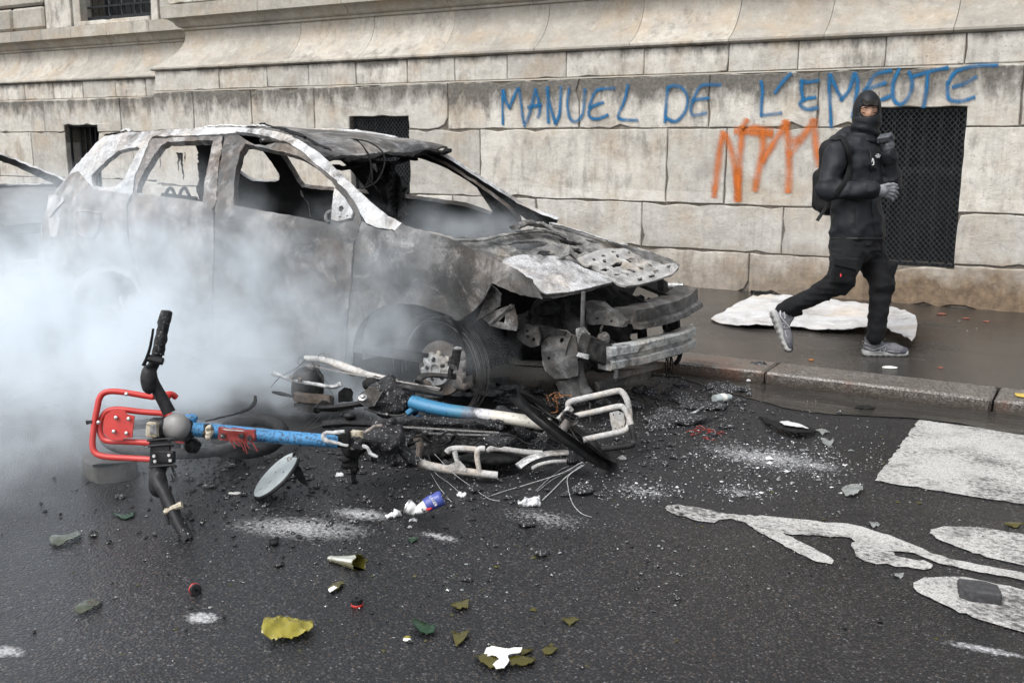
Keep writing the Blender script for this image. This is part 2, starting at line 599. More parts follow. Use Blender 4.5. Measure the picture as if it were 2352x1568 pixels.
# ---- asphalt
def road_mat():
    b = NB('wet asphalt', .4)
    v = b.n('TexVoronoi', {'Vector': b.co, 'Scale': 120})
    cell = b.sep(v.outputs['Color'])
    chip = b.ramp(cell[0], [(0, (.013, .013, .014)), (.45, (.028, .028, .030)), (.70, (.052, .051, .051)), (.84, (.085, .077, .068)), (.91, (.10, .068, .044)), (.955, (.12, .11, .10)), (.99, (.18, .18, .18))])
    gap = b.ramp(v.outputs['Distance'], [(.32, 0), (.62, 1)])
    col = b.mix(gap, chip, (.012, .012, .013))
    large = b.noise(.9, 5, .65)
    col = b.mix(1.0, col, b.ramp(large, [(.3, (.36, .365, .38)), (.7, (.84, .85, .88))]), 'MULTIPLY')
    wet = b.ramp(b.noise(.55, 4, .6, b.map(loc=(3, 1, 0))), [(.35, 0), (.65, 1)])
    # soot spread round the burnt bicycles and under the car (a stain with its own outline)
    shared = {k: b.noise(k, 6, .72) for k in (3.0, 60)}
    def patch(px, py, rx, ry, rot, nsc, lo, hi, seed, det=6):
        c = at_z(px, py)
        q = b.n('VectorMath', {0: b.co, 1: tuple(c)}, operation='SUBTRACT').outputs[0]
        q = b.map(rot=(0, 0, -rot), vec=q)
        q = b.map(scale=(1 / rx, 1 / ry, 0), vec=q)
        L = b.n('VectorMath', {0: q}, operation='LENGTH').outputs['Value']
        fall = b.math('SUBTRACT', 1.0, L, True)
        nn = shared[3.0 if nsc < 10 else 60]
        return b.ramp(b.math('MULTIPLY', nn, b.math('POWER', fall, .55)), [(lo, 0), (hi, 1)])
    soot = b.math('ADD', patch(1150, 1010, 2.3, 1.15, .1, 3.0, .16, .36, 1), patch(1550, 940, 1.6, 1.1, 0, 3.0, .2, .4, 2), True)
    sootc = b.ramp(b.noise(60, 5, .7), [(.35, (.004, .004, .0045)), (.62, (.018, .018, .019)), (.78, (.06, .06, .062))])
    col = b.mix(b.math('MULTIPLY', soot, .88), col, sootc)
    # ash
    ash = None
    for k, a in enumerate([(690, 1212, .48, .19, .35, 60, .30, .52), (830, 1180, .22, .10, .2, 60, .28, .5), (1760, 1050, .65, .30, .0, 55, .36, .50), (1480, 1128, .22, .10, 0, 60, .36, .5),
                           (1700, 1128, .2, .08, 0, 60, .4, .55), (462, 1418, .085, .06, .3, 40, .26, .40), (1880, 1070, .25, .2, 0, 60, .4, .52), (1010, 1232, .16, .05, 0, 60, .3, .5),
                           (1650, 830, .5, .25, 0, 50, .34, .5), (2260, 1490, .2, .04, 0.1, 60, .3, .48), (15, 1495, .10, .05, .2, 50, .28, .42), (1250, 1190, .5, .25, .1, 60, .42, .6)]):
        p = patch(*a, seed=k * 3.1 + 4)
        ash = p if ash is None else b.math('MAXIMUM', ash, p)
    col = b.mix(b.math('MULTIPLY', ash, .85), col, b.ramp(b.noise(90, 3), [(.3, (.16, .16, .165)), (.7, (.55, .55, .56))]))
    # scattered white flecks
    fl = b.ramp(b.noise(140, 2, .5, b.map(loc=(9, 9, 0))), [(.765, 0), (.80, .8)])
    flm = b.ramp(b.noise(1.6, 3, .6, b.map(loc=(1, 5, 0))), [(.42, .1), (.62, 1)])
    col = b.mix(b.math('MULTIPLY', fl, flm), col, (.34, .34, .34))
    h = b.math('ADD', b.math('MULTIPLY', b.math('SUBTRACT', 1.0, v.outputs['Distance']), .8), b.math('MULTIPLY', b.math('ADD', soot, ash), b.noise(80, 6, .7)))
    b.bump(h, .6, .005)
    ro = b.mix(wet, .46, .22)
    ro = b.mix(soot, ro, .62)
    ro = b.mix(ash, ro, .95)
    b.set(Base_Color=col, Roughness=ro, Specular_IOR_Level=.45)
    return b.m
M['road'] = road_mat()

def pavement_mat():
    b = NB('wet pavement asphalt', .3)
    v = b.vor(230)
    col = b.ramp(b.noise(1.2, 5, .65), [(.3, (.013, .0125, .012)), (.7, (.032, .030, .028))])
    col = b.mix(.5, col, b.ramp(b.sep(b.vor(260, 'Color'))[0], [(0, (.012, .011, .01)), (.7, (.05, .044, .038)), (.97, (.12, .11, .1))]))
    fl = b.ramp(b.noise(120, 2, .5), [(.745, 0), (.78, 1)])
    col = b.mix(fl, col, (.33, .32, .3))
    # cut seams in the asphalt
    x, y, z = b.sep()
    wig = b.math('MULTIPLY', b.math('SUBTRACT', b.noise(1.5, 3), .5), .12)
    yy = b.math('ADD', y, wig)
    s1 = b.ramp(b.math('ABSOLUTE', b.math('SUBTRACT', yy, 7.35)), [(.006, 1), (.02, 0)])
    col = b.mix(b.math('MULTIPLY', s1, .7), col, (.008, .008, .008))
    wet = b.noise(1.1, 5, .6, b.map(loc=(2, 7, 0)))
    b.bump(b.math('ADD', v, b.math('MULTIPLY', b.noise(14, 4), .8)), .25, .004)
    b.set(Base_Color=col, Roughness=b.ramp(wet, [(.40, .10), (.62, .34)]), Specular_IOR_Level=.5)
    return b.m
M['pave'] = pavement_mat()

def granite_mat():
    b = NB('wet granite kerb', .5)
    c = b.ramp(b.sep(b.vor(140, 'Color'))[0], [(0, (.026, .023, .02)), (.4, (.072, .063, .054)), (.75, (.13, .117, .103)), (1, (.24, .225, .205))])
    x, y, z = b.sep()
    rust = b.ramp(b.noise(1.4, 5, .7, b.map(loc=(2.1, .6, 0))), [(.52, 0), (.66, .8)])
    c = b.mix(rust, c, (.135, .055, .028))
    zz = b.ramp(b.math('MULTIPLY', z, 10), [(.1, .85), (.55, .35), (.72, 0)])
    c = b.mix(zz, c, (.022, .014, .009))
    b.bump(b.noise(70, 5, .7), .5, .006)
    b.set(Base_Color=c, Roughness=b.ramp(b.noise(3, 4), [(.4, .3), (.6, .6)]))
    return b.m
M['granite'] = granite_mat()

def water_mat():
    b = NB('murky gutter water', .06)
    c = b.ramp(b.noise(2.2, 4, .6, b.map(scale=(1, 3, 1))), [(.35, (.018, .0165, .0145)), (.65, (.042, .039, .034))])
    h = b.noise(10, 5, .6, b.map(scale=(.55, 2.2, 1), rot=(0, 0, -.25)), .8)
    b.bump(h, .55, .02)
    b.set(Base_Color=c, Specular_IOR_Level=.5)
    return b.m
M['water'] = water_mat()

def paint_mat():
    b = NB('worn white road paint', .65)
    wear = b.noise(60, 6, .78, b.map(scale=(.75, 1, 1), rot=(0, 0, .15)))
    w2 = b.noise(2.5, 4, .6)
    m = b.ramp(b.math('ADD', wear, b.math('MULTIPLY', w2, .5)), [(.61, 1), (.76, 0)])
    c = b.ramp(b.noise(200, 3, .6), [(.25, (.29, .285, .27)), (.75, (.56, .55, .525))])
    gv = b.ramp(b.vor(120), [(.38, 0), (.6, .35)])
    c = b.mix(gv, c, (.06, .058, .055))
    c = b.mix(b.ramp(b.noise(6, 5, .7), [(.5, 0), (.72, .6)]), c, (.11, .107, .10))
    c = b.mix(b.math('MULTIPLY', m, .92), c, (.035, .034, .033))
    b.bump(b.noise(220, 3), .35, .002)
    b.set(Base_Color=c)
    return b.m
M['paint'] = paint_mat()

# ---- burnt steel: white oxide, grey scale, rust, soot
def burnt(name, white=.5, rust=.3, dark=.3, rough=.75, seed=0.0, sc=1.0, metal=.15, tint=(.60, .60, .60), lo=.07, hi=.21, bump=.3, speck=.45, warm=1.0):
    b = NB(name, rough, metal, spec=.25)
    L = b.map(loc=(seed, seed * 1.7, seed * .6))
    grey = b.ramp(b.noise(1.7 * sc, 7, .68, L, .3), [(.36, (lo * .6, lo * .58, lo * .56)), (.50, (lo * 1.5, lo * 1.47, lo * 1.44)), (.64, (hi, hi * .985, hi * .965))])
    rn = b.noise(2.6 * sc, 6, .7, b.map(loc=(seed + 5, 2, 3)), .4)
    c = b.mix(b.ramp(rn, [(.64 - .3 * rust, 0), (.86 - .3 * rust, .7)]), grey, b.ramp(b.noise(18 * sc, 4), [(.3, (.075, .054, .043)), (.7, (.20, .155, .125))]))
    wn = b.noise(4.5 * sc, 8, .72, b.map(loc=(seed + 11, 7, 1)), .6)
    sp2 = b.noise(48 * sc, 5, .7, b.map(loc=(seed + 2, 5, 9)))
    wm = b.math('MULTIPLY', b.ramp(wn, [(.66 - .36 * white, 0), (.86 - .36 * white, 1)]), b.ramp(sp2, [(.36, .25), (.54, 1)]))
    c = b.mix(wm, c, b.ramp(b.noise(9 * sc, 5, .65), [(.3, tuple(t * .62 for t in tint)), (.7, tint)]))
    dn = b.noise(3.2 * sc, 7, .72, b.map(loc=(seed + 23, 1, 8)), .5)
    c = b.mix(b.ramp(dn, [(.70 - .34 * dark, 0), (.86 - .34 * dark, .92)]), c, (.014, .0135, .0135))
    sp = b.noise(110 * sc, 4, .65)
    c = b.mix(b.math('MULTIPLY', b.ramp(sp, [(.34, 1), (.45, 0)]), speck), c, (.03, .028, .026))
    tn = b.noise(1.9 * sc, 5, .65, b.map(loc=(seed + 31, 4, 4)))
    c = b.mix(b.ramp(tn, [(.50, 0), (.68, .55 * warm)]), c, b.mix(1.0, c, (1.0, .80, .58), 'MULTIPLY'))
    c = b.mix(b.ramp(sp, [(.63, 0), (.72, .5)]), c, tint)
    b.bump(b.math('ADD', b.math('MULTIPLY', wn, .4), b.math('MULTIPLY', sp, .5)), bump, .004)
    b.set(Base_Color=c, Roughness=b.ramp(dn, [(.4, rough), (.7, rough * .75)]))
    return b.m
M['frame_ash'] = burnt('ash white burnt body frame', .80, .26, .34, .75, 1, 1.6, tint=(.58, .59, .60), lo=.14, hi=.42)
M['door_burnt'] = burnt('scorched door steel', .40, .52, .46, .7, 4, 1.2, tint=(.38, .37, .36), lo=.04, hi=.18)
M['rear_burnt'] = burnt('rusted rear quarter steel', .50, .78, .26, .75, 9, 1.5, tint=(.46, .45, .44), lo=.06, hi=.22)
M['wing_burnt'] = burnt('scorched front wing steel', .44, .48, .50, .6, 13, 1.3, tint=(.42, .41, .40), lo=.04, hi=.19)
M['bonnet_ash'] = burnt('ash covered bonnet steel', .60, .12, .48, .55, 17, 2.2, tint=(.46, .45, .42), lo=.06, hi=.24, bump=.15)
M['bonnet_white'] = burnt('white scaled bonnet skin', .76, .10, .26, .65, 21, 2.4, tint=(.66, .66, .66), lo=.12, hi=.36, bump=.12)
M['bonnet_frame'] = burnt('pale burnt inner bonnet frame', .74, .12, .24, .6, 23, 2.6, tint=(.56, .55, .52), lo=.16, hi=.38, bump=.06)
M['roof_dark'] = burnt('blackened roof skin', .54, .08, .58, .38, 27, 1.4, tint=(.42, .42, .42), lo=.03, hi=.16)
M['alu'] = burnt('heat stained aluminium', .86, .16, .52, .45, 31, 2.8, .3, tint=(.62, .64, .63), lo=.10, hi=.36)
M['beam_grey'] = burnt('grey burnt beam steel', .40, .15, .46, .6, 37, 2.6, .3, tint=(.30, .30, .30), lo=.05, hi=.17)
M['rust_red'] = burnt('red rusted steel', .15, .95, .2, .85, 41, 2.0)
M['wheel_alu'] = burnt('melted alloy wheel', .9, .05, .05, .65, 43, 3.0, .2, tint=(.50, .51, .51), lo=.14, hi=.4)
M['caliper'] = burnt('scorched brake caliper', .5, .7, .05, .8, 47, 3.0, .1, tint=(.46, .41, .36))
M['bike_white'] = burnt('ash white bicycle tube', .98, .06, .27, .85, 51, 3.4, .05, tint=(.56, .55, .53), lo=.12, hi=.3)
M['panel_white'] = burnt('white scaled sheet metal', .82, .10, .20, .45, 57, 1.0, .1, tint=(.76, .775, .79), lo=.30, hi=.55, bump=.10)
M['char'] = plain('charred black metal', (.012, .012, .012), .8, .1, .8, 35, .6, .008)
M['char_in'] = plain('sooty inner steel', (.010, .010, .0105), .85, 0, .6, 8)
M['engine'] = burnt('charred engine parts', .20, .12, .7, .7, 61, 4.0, lo=.015, hi=.075, tint=(.28, .28, .28))

def lump_mat(name, c1, c2, fleck=.0, rough=.6):
    b = NB(name, rough, spec=.25)
    n = b.noise(35, 7, .72)
    c = b.ramp(n, [(.35, c1), (.68, c2)])
    if fleck:
        c = b.mix(b.ramp(b.noise(110, 4, .6), [(.66 - fleck * .1, 0), (.73 - fleck * .1, 1)]), c, (.42, .42, .42))
    b.bump(b.math('ADD', n, b.noise(120, 4, .6)), .9, .008)
    b.set(Base_Color=c)
    return b.m
M['clinker'] = lump_mat('charred melted plastic', (.005, .005, .006), (.035, .035, .037), .5, .5)
M['debris'] = lump_mat('black burnt debris', (.006, .006, .007), (.045, .045, .047), .8, .75)
M['ash_lump'] = lump_mat('white ash', (.42, .42, .43), (.74, .74, .75), 0, .95)
M['ash_grey'] = lump_mat('grey ash', (.09, .09, .09), (.30, .30, .30), .5, .95)

def painted(name, col, rough=.38, dirt=.5, sc=1.0, seed=0):
    b = NB(name, rough)
    n = b.noise(4 * sc, 5, .6, b.map(loc=(seed, 0, 0)))
    c = b.mix(b.ramp(n, [(.4, 0), (.75, .45)]), col, tuple(k * .62 for k in col))
    sp = b.noise(45 * sc, 5, .7, b.map(loc=(seed, 4, 0)))
    c = b.mix(b.ramp(sp, [(.66 - .08 * dirt, 0), (.71 - .08 * dirt, .9)]), c, (.025, .022, .02))
    b.bump(sp, .12, .003)
    b.set(Base_Color=c, Roughness=b.ramp(n, [(.3, rough), (.8, min(1, rough * 1.7))]))
    return b.m
M['red'] = painted('glossy red rack paint', (.44, .026, .020), .34, .5, 1.5)
M['red_melt'] = painted('melted red plastic', (.20, .018, .013), .4, .6, 3)
M['blue'] = painted('sky blue frame paint', (.055, .215, .42), .42, 1.7, 2.0)
M['grey_cap'] = painted('dull grey metal cap', (.16, .155, .15), .4, .4, 3)
M['plastic'] = plain('black plastic', (.014, .014, .015), .45, 0, .5, 40, .25, .003)
M['rubber'] = plain('sooty rubber', (.016, .016, .017), .75, 0, .6, 60, .5, .004)
M['tyre_grey'] = plain('dusty tyre rubber', (.05, .052, .054), .8, 0, .5, 40, .4, .004)
M['chain'] = plain('sooty chain steel', (.22, .21, .20), .5, .4, .6, 120, .4, .002)
M['wire'] = plain('bare burnt wire', (.06, .057, .054), .6, .4, .7, 30)
M['wire_white'] = plain('ash coated wire', (.34, .34, .34), .8, 0, .4, 60)
M['iron'] = plain('dark window iron', (.018, .020, .022), .55, .4, .6, 30)
M['mesh_iron'] = plain('expanded steel mesh', (.055, .058, .062), .42, .6, .5, 25)
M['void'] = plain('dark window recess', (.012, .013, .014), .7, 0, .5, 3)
M['steel'] = plain('bright screw steel', (.45, .44, .43), .35, .9, .2, 60)
M['cream'] = lump_mat('scorched cream plastic', (.18, .13, .07), (.62, .58, .48), 0, .6)
M['rim_black'] = plain('sooty black rim', (.010, .010, .010), .35, .3, .5, 30, .15, .002)
M['zinc'] = painted('galvanised disc', (.40, .44, .44), .4, .75, 6)
M['zinc'].node_tree.nodes['Principled BSDF'].inputs['Metallic'].default_value = .35
M['slab'] = plain('dark paving stone', (.050, .047, .043), .55, 0, .45, 25, .6, .006)
M['cobble'] = plain('grey concrete chunk', (.036, .036, .038), .7, 0, .35, 60, .5, .004)
M['paper'] = plain('dirty white paper', (.62, .61, .57), .8, 0, .15, 30, .3, .003)
M['brick_red'] = plain('broken red brick', (.17, .06, .04), .8, 0, .3, 60, .4, .003)
M['yellow'] = plain('yellow plastic tag', (.42, .30, .06), .6, 0, .2, 30)
M['leaf_or'] = plain('orange crumb', (.22, .09, .03), .7, 0, .3, 30)

def glass_mat(name, col, alpha=.45):
    b = NB(name, .08)
    b.set(Base_Color=b.ramp(b.noise(25, 4), [(.3, tuple(c * .6 for c in col)), (.7, col)]), Transmission_Weight=alpha, IOR=1.45, Roughness=b.ramp(b.noise(40, 4), [(.4, .06), (.7, .35)]))
    return b.m
M['glass_olive'] = glass_mat('olive bottle glass', (.13, .115, .022), .5)
M['glass_green'] = glass_mat('dark green bottle glass', (.018, .065, .025), .5)
M['glass_yellow'] = glass_mat('yellow bottle glass', (.42, .36, .05), .45)
M['glass_grey'] = glass_mat('pale broken glass', (.55, .58, .56), .6)
M['glass_sage'] = glass_mat('grey green bottle glass', (.10, .115, .075), .5)

def spray_mat(name, col, soft, hard, dens_=1.0):
    """sprayed paint: thins out towards the sides of the stroke (UV) and misses pits in the stone"""
    b = NB(name, .8, spec=.1)
    u = b.sep(b.tc.outputs['UV'])
    d = b.math('ABSOLUTE', b.math('SUBTRACT', u[1], .5))
    e = b.math('ADD', d, b.math('MULTIPLY', b.math('SUBTRACT', b.noise(60, 6, .75), .5), .30))
    core = b.ramp(e, [(hard, 1.0 * dens_), (soft, 0)])
    pit = b.ramp(b.noise(75, 3, .5, b.map(scale=(1, 1, 1.5))), [(.28, .25), (.36, 1)])
    a = b.math('MULTIPLY', core, pit)
    a = b.math('MULTIPLY', a, b.ramp(b.noise(5, 4), [(.28, .40), (.62, 1)]))
    b.set(Base_Color=b.ramp(b.noise(9, 4), [(.3, tuple(c * .75 for c in col)), (.7, col)]), Alpha=a)
    return b.m
M['spray_blue'] = spray_mat('blue spray paint', (.018, .125, .27), .46, .10)
M['spray_orange'] = spray_mat('orange spray paint', (.56, .15, .03), .50, .04, .86)

def cloth(name, col, vary=.4, sheen=.15, rough=.85):
    b = NB(name, rough, spec=.25)
    n = b.noise(8, 4)
    wv = b.noise(420, 2)
    b.set(Base_Color=b.ramp(n, [(.3, tuple(c * (1 - vary) for c in col)), (.7, tuple(c * (1 + vary) for c in col))]), Sheen_Weight=sheen * .15)
    b.bump(b.math('ADD', b.math('MULTIPLY', b.noise(26, 4), .8), b.math('MULTIPLY', wv, .12)), .35, .006)
    return b.m
M['jacket'] = cloth('black softshell cloth', (.0078, .0088, .0115), .3, .08, .6)
M['trouser'] = cloth('black cotton twill', (.0035, .0038, .0045))
M['hood'] = cloth('black stretch knit', (.006, .0068, .009), .3, .05, .55)
M['pack'] = cloth('black nylon', (.005, .005, .0058), .3, .05, .7)
M['glove'] = plain('grey coated glove', (.16, .165, .175), .6, 0, .2, 40, .3, .002)
M['glove_dark'] = plain('black rubber glove', (.055, .058, .066), .38, 0, .4, 40, .3, .002)
M['sole'] = plain('grey shoe sole', (.30, .30, .29), .7, 0, .2, 50, .3, .002)
M['shoe'] = plain('grey mesh shoe', (.11, .11, .12), .7, 0, .35, 60, .4, .002)
M['shoe_trim'] = plain('silver shoe trim', (.30, .30, .31), .5, .1, .2, 40)
M['shoe_dark'] = plain('dark shoe toe', (.045, .045, .055), .6, 0, .3, 40)
M['hair'] = plain('dark hair', (.010, .008, .006), .5, 0, .5, 90, .5, .004)
M['brow'] = M['hair']
M['white_print'] = plain('white print', (.62, .62, .62), .7, 0, .1)
M['blue_print'] = plain('blue print', (.03, .17, .55), .6, 0, .1)
M['red_print'] = plain('red print', (.5, .03, .04), .6, 0, .1)
M['can_blue'] = painted('blue printed can', (.045, .065, .26), .3, .3, 8)
M['can_white'] = painted('white printed can', (.62, .61, .60), .35, .5, 8)
M['can_metal'] = plain('bare can metal', (.5, .5, .5), .3, .9, .2, 60)
def skin_mat():
    b = NB('skin', .5)
    b.set(Base_Color=b.ramp(b.noise(30, 4), [(.3, (.34, .19, .125)), (.7, (.43, .25, .17))]), Subsurface_Weight=.1)
    return b.m
M['skin'] = skin_mat()
# ================================================================ SETTING
YA, YL, ZP, YK = 9.28, 10.30, 0.078, 6.03
XC = -10.96                                        # left corner of the projecting part of the building

def px_x(px, py, Y):
    return float(at_y(px, py, Y)[0])

# ---- road, pavement, kerb, gutter water
def sheet_rect(x0, x1, y0, y1, z, nx=1, ny=1):
    X = np.linspace(x0, x1, nx + 1); Y = np.linspace(y0, y1, ny + 1)
    V = [(x, y, z) for y in Y for x in X]
    F = [(j * (nx + 1) + i, j * (nx + 1) + i + 1, (j + 1) * (nx + 1) + i + 1, (j + 1) * (nx + 1) + i) for j in range(ny) for i in range(nx)]
    return np.array(V, float), F
road = obj('road', sheet_rect(-90, 90, -90, 90, 0.0), M['road'], kind='structure', smooth=False)
pave = obj('pavement', box((-15, (6.35 + 12) / 2, ZP / 2 + .002), (60, 12 - 6.35, ZP)), M['pave'], kind='structure', smooth=False)
kerb = bpy.data.objects.new('kerb', None); COL.objects.link(kerb); kerb['kind'] = 'structure'
kx = [-40.3, -38.9, -37.6, -36.2, -34.8, -33.5, -32.1, -30.8, -29.5, -28.2, -26.9, -25.6, -24.3, -23.1, -21.9, -20.7, -19.4, -18.1, -16.8, -15.5, -14.3, -13.0, -11.7, -10.4, -9.1, -7.8, -6.5, -5.2, -3.95, -2.85, -1.74, -0.452, 0.85, 2.1, 3.4, 4.7]
for i in range(len(kx) - 1):
    V, F = box(((kx[i] + kx[i + 1]) / 2, (YK + 6.36) / 2, .01), (kx[i + 1] - kx[i] - .012, .33, .144 + (.004 if i % 2 else 0)), None, .013, .003, i)
    obj('kerb_stone', (V, F), M['granite'], kerb)
# gutter water running along the kerb
wp = [(1560, 868), (1640, 893), (1720, 916), (1800, 938), (1900, 951), (2000, 957), (2095, 961), (2200, 974), (2352, 1000)]
wf = [tuple(at_z(x, y, 0)[:2]) for x, y in wp] + [(1.5, 5.62), (4.5, 5.6), (4.5, YK + .02), (-14, YK + .02), (-14, 5.80), (-6, 5.78), (-3.4, 5.72)]
P2, T2 = tri_sheet(wf, (), .12, .006, 3)
obj('gutter_water', (np.c_[P2, np.full(len(P2), .005)], [tuple(t) for t in T2]), M['water'], kind='structure', smooth=False)

# ---- painted markings
def marking(name, px, label, z=.004, holes=()):
    P = [tuple(at_z(x, y, 0)[:2]) for x, y in px]
    Hs = [[tuple(at_z(x, y, 0)[:2]) for x, y in h] for h in holes]
    p, t = tri_sheet(P, Hs, .028, .0048, 4)
    o = obj(name, (np.c_[p, np.full(len(p), z)], [tuple(q) for q in t]), M['paint'], road, smooth=False, label=label)
    return o
def rz(pts, ox=1378.0, oy=918.7, s=.4142):
    return [(ox + x * s, oy + y * s) for x, y in pts]
cl, cu = at_z(2010, 1105, 0), at_z(2110, 965, 0)
p, t = tri_sheet([(cl[0], cl[1]), (cl[0] + 3.2, cl[1] + .02), (cl[0] + 3.2, cu[1] + .02), (cu[0], cu[1])], (), .035, .0045, 2)
obj('crossing_stripe', (np.c_[p, np.full(len(p), .004)], [tuple(q) for q in t]), M['paint'], road, smooth=False, label='broad white crossing stripe beside the gutter')
marking('cyclist_symbol', rz([(360, 600), (378, 590), (400, 584), (435, 583), (470, 588), (520, 594), (560, 602), (620, 618), (680, 630), (740, 634), (800, 638), (900, 645), (1000, 655), (1100, 665), (1200, 675), (1290, 682), (1380, 690), (1480, 712),
    (1600, 755), (1750, 810), (1900, 872), (2100, 915), (2351, 962), (2800, 1040), (2800, 1085), (2351, 1002), (2150, 966), (2000, 935), (1880, 905), (1800, 872), (1720, 850), (1650, 838), (1615, 838), (1640, 866), (1720, 880), (1800, 893), (1836, 912), (1846, 926), (1835, 940),
    (1800, 942), (1740, 936), (1600, 918), (1520, 908), (1470, 895), (1425, 872), (1405, 840), (1400, 800), (1398, 772), (1330, 762), (1230, 756), (1110, 750), (1012, 738), (1060, 766), (1150, 806), (1240, 856), (1290, 884), (1297, 897), (1285, 908), (1250, 909), (1200, 898), (1100, 852), (1000, 800),
    (930, 765), (880, 738), (840, 710), (800, 685), (760, 672), (720, 662), (690, 660), (660, 670), (630, 679), (590, 678), (500, 663), (430, 645), (390, 628)]), 'worn white cyclist symbol with dark specks painted on the road')
def wheel_mark(c0, pts, lab):
    marking('wheel_symbol', rz(pts), lab)
wheel_mark(0, [(1828, 742), (1840, 725), (1870, 712), (1910, 705), (1960, 702), (2040, 706), (2140, 715), (2260, 732), (2400, 755), (2600, 800), (2720, 850), (2760, 900), (2740, 945), (2680, 965), (2560, 960), (2420, 935), (2280, 905), (2150, 873), (2040, 838), (1940, 802), (1870, 772)], 'white wheel shape of the painted cyclist, farther one')
wheel_mark(0, [(1738, 1045), (1745, 1020), (1765, 1003), (1800, 990), (1850, 983), (1910, 981), (1990, 985), (2080, 997), (2200, 1020), (2351, 1052), (2520, 1110), (2660, 1190), (2700, 1270), (2680, 1320), (2600, 1345), (2500, 1335), (2400, 1305), (2250, 1265), (2130, 1225), (2000, 1180), (1900, 1135), (1820, 1098), (1765, 1068)], 'white wheel shape of the painted cyclist, under the dark stone')

# ---- the stone building
bld = root('stone_building', (-5, YA, 0), 'pale weathered limestone building with sprayed graffiti and barred basement windows', 'building')
rsb = np.random.RandomState(7)

def stone(poly, yf, dep, par=bld, name='stone_block', mat='stone', chip=.007, inset=.007, seg=.11):
    """block whose face is a polygon in x, z; ragged edges, small chamfer"""
    poly = np.asarray(poly, float)
    cen = poly.mean(0)
    pts, nrm = [], []
    n = len(poly)
    for i in range(n):
        a, b, pr = poly[i], poly[(i + 1) % n], poly[(i - 1) % n]
        d = (b - a) / (np.linalg.norm(b - a) + 1e-9)
        e = (a - pr) / (np.linalg.norm(a - pr) + 1e-9)
        k = max(1, int(np.linalg.norm(b - a) / seg))
        for j in range(k):
            pts.append(a + (b - a) * j / k)
            nn = np.array([-d[1], d[0]])
            if j == 0:
                n2 = np.array([-e[1], e[0]]); nn = nn + n2
            nrm.append(nn)
    pts, nrm = np.array(pts), np.array(nrm)
    m = len(pts)
    g = .002 + np.abs(rsb.normal(0, chip * .4, m)) + np.where(rsb.rand(m) < .07, chip * 1.8, 0)
    o = pts + nrm * g[:, None]
    i_ = pts + nrm * (g + inset)[:, None]
    jf = rsb.uniform(-.0015, .003, m)
    V = np.vstack([np.c_[o[:, 0], np.full(m, yf + dep), o[:, 1]], np.c_[o[:, 0], np.full(m, yf + .007), o[:, 1]], np.c_[i_[:, 0], yf + jf, i_[:, 1]]])
    F = []
    for k in range(m):
        l = (k + 1) % m
        F += [(k, l, m + l, m + k), (m + k, m + l, 2 * m + l, 2 * m + k)]
    F.append(tuple(2 * m + k for k in range(m)))
    return obj(name, (V, F), M[mat], par, smooth=False)

WIN = [(-7.63, -6.80, .42, 1.735), (-1.92, -1.10, .41, 1.752)]
WINL = [(-14.15, -13.37, .42, 1.69)]
def rect(xa, xb, za, zb): return [(xa, za), (xb, za), (xb, zb), (xa, zb)]
def row(xs, za, zb, yf, dep=.3, wins=(), mat='stone', first_dep=None, chip=.010):
    for i in range(len(xs) - 1):
        xa, xb = xs[i], xs[i + 1]
        d = first_dep if (first_dep and i == 0) else dep
        pieces = [(xa, xb)]
        poly = None
        for (w0, w1, wb, wt) in wins:
            if w1 <= xa or w0 >= xb or wt <= za or wb >= zb: continue
            if wt < zb - .02 and wb <= za + .02 and w0 > xa and w1 < xb:
                poly = [(xa, za), (w0, za), (w0, wt), (w1, wt), (w1, za), (xb, za), (xb, zb), (xa, zb)]
            elif wb > za + .02 and wt >= zb - .02:
                poly = [(xa, za), (xb, za), (xb, zb), (w1, zb), (w1, wb), (w0, wb), (w0, zb), (xa, zb)]
            else:
                pieces = [(a, b) for (p, q) in pieces for (a, b) in ((p, min(q, w0)), (max(p, w1), q)) if b - a > .05]
        if poly: stone(poly, yf + rsb.uniform(-.002, .003), d, mat=mat, chip=chip)
        else:
            for a, b in pieces: stone(rect(a, b, za, zb), yf + rsb.uniform(-.002, .003), d, mat=mat, chip=chip)

def xs_of(pxs, py, Y, x0, x1):
    return [x0] + [px_x(p, py, Y) for p in pxs] + [x1]
ZB, Z1, Z2, Z3, Z4 = .445, .885, 1.592, 2.085, 2.352
XE = 3.2
row(xs_of([700, 1150, 1460, 1720], 620, YA, XC, -.2) + [1.1, XE], ZP - .02, ZB, YA, wins=WIN, first_dep=1.2, chip=.02)
row(xs_of([560, 730, 1040, 1230, 1473, 1797], 520, YA, XC, -.35) + [.75, 1.9, XE], ZB, Z1, YA, wins=WIN, first_dep=1.2, chip=.012)
row(xs_of([470, 640, 1103, 1531, 1666], 380, YA, XC, -.15) + [1.0, 2.2, XE], Z1, Z2, YA, wins=WIN, first_dep=1.2, chip=.012)
row(xs_of([443, 577, 721, 1028, 1330, 1628, 1878, 2345], 250, YA, XC, .5) + [1.8, XE], Z2, Z3, YA, wins=WIN, first_dep=1.2, chip=.020)
row(xs_of([499, 610, 706, 815, 934, 1043, 1164, 1300, 1479, 1673, 1833, 2033, 2216], 130, YA + .05, XC + .06, .35) + [1.1, 2.2, XE], Z3 + .012, Z4, YA + .055, first_dep=1.2, chip=.006)
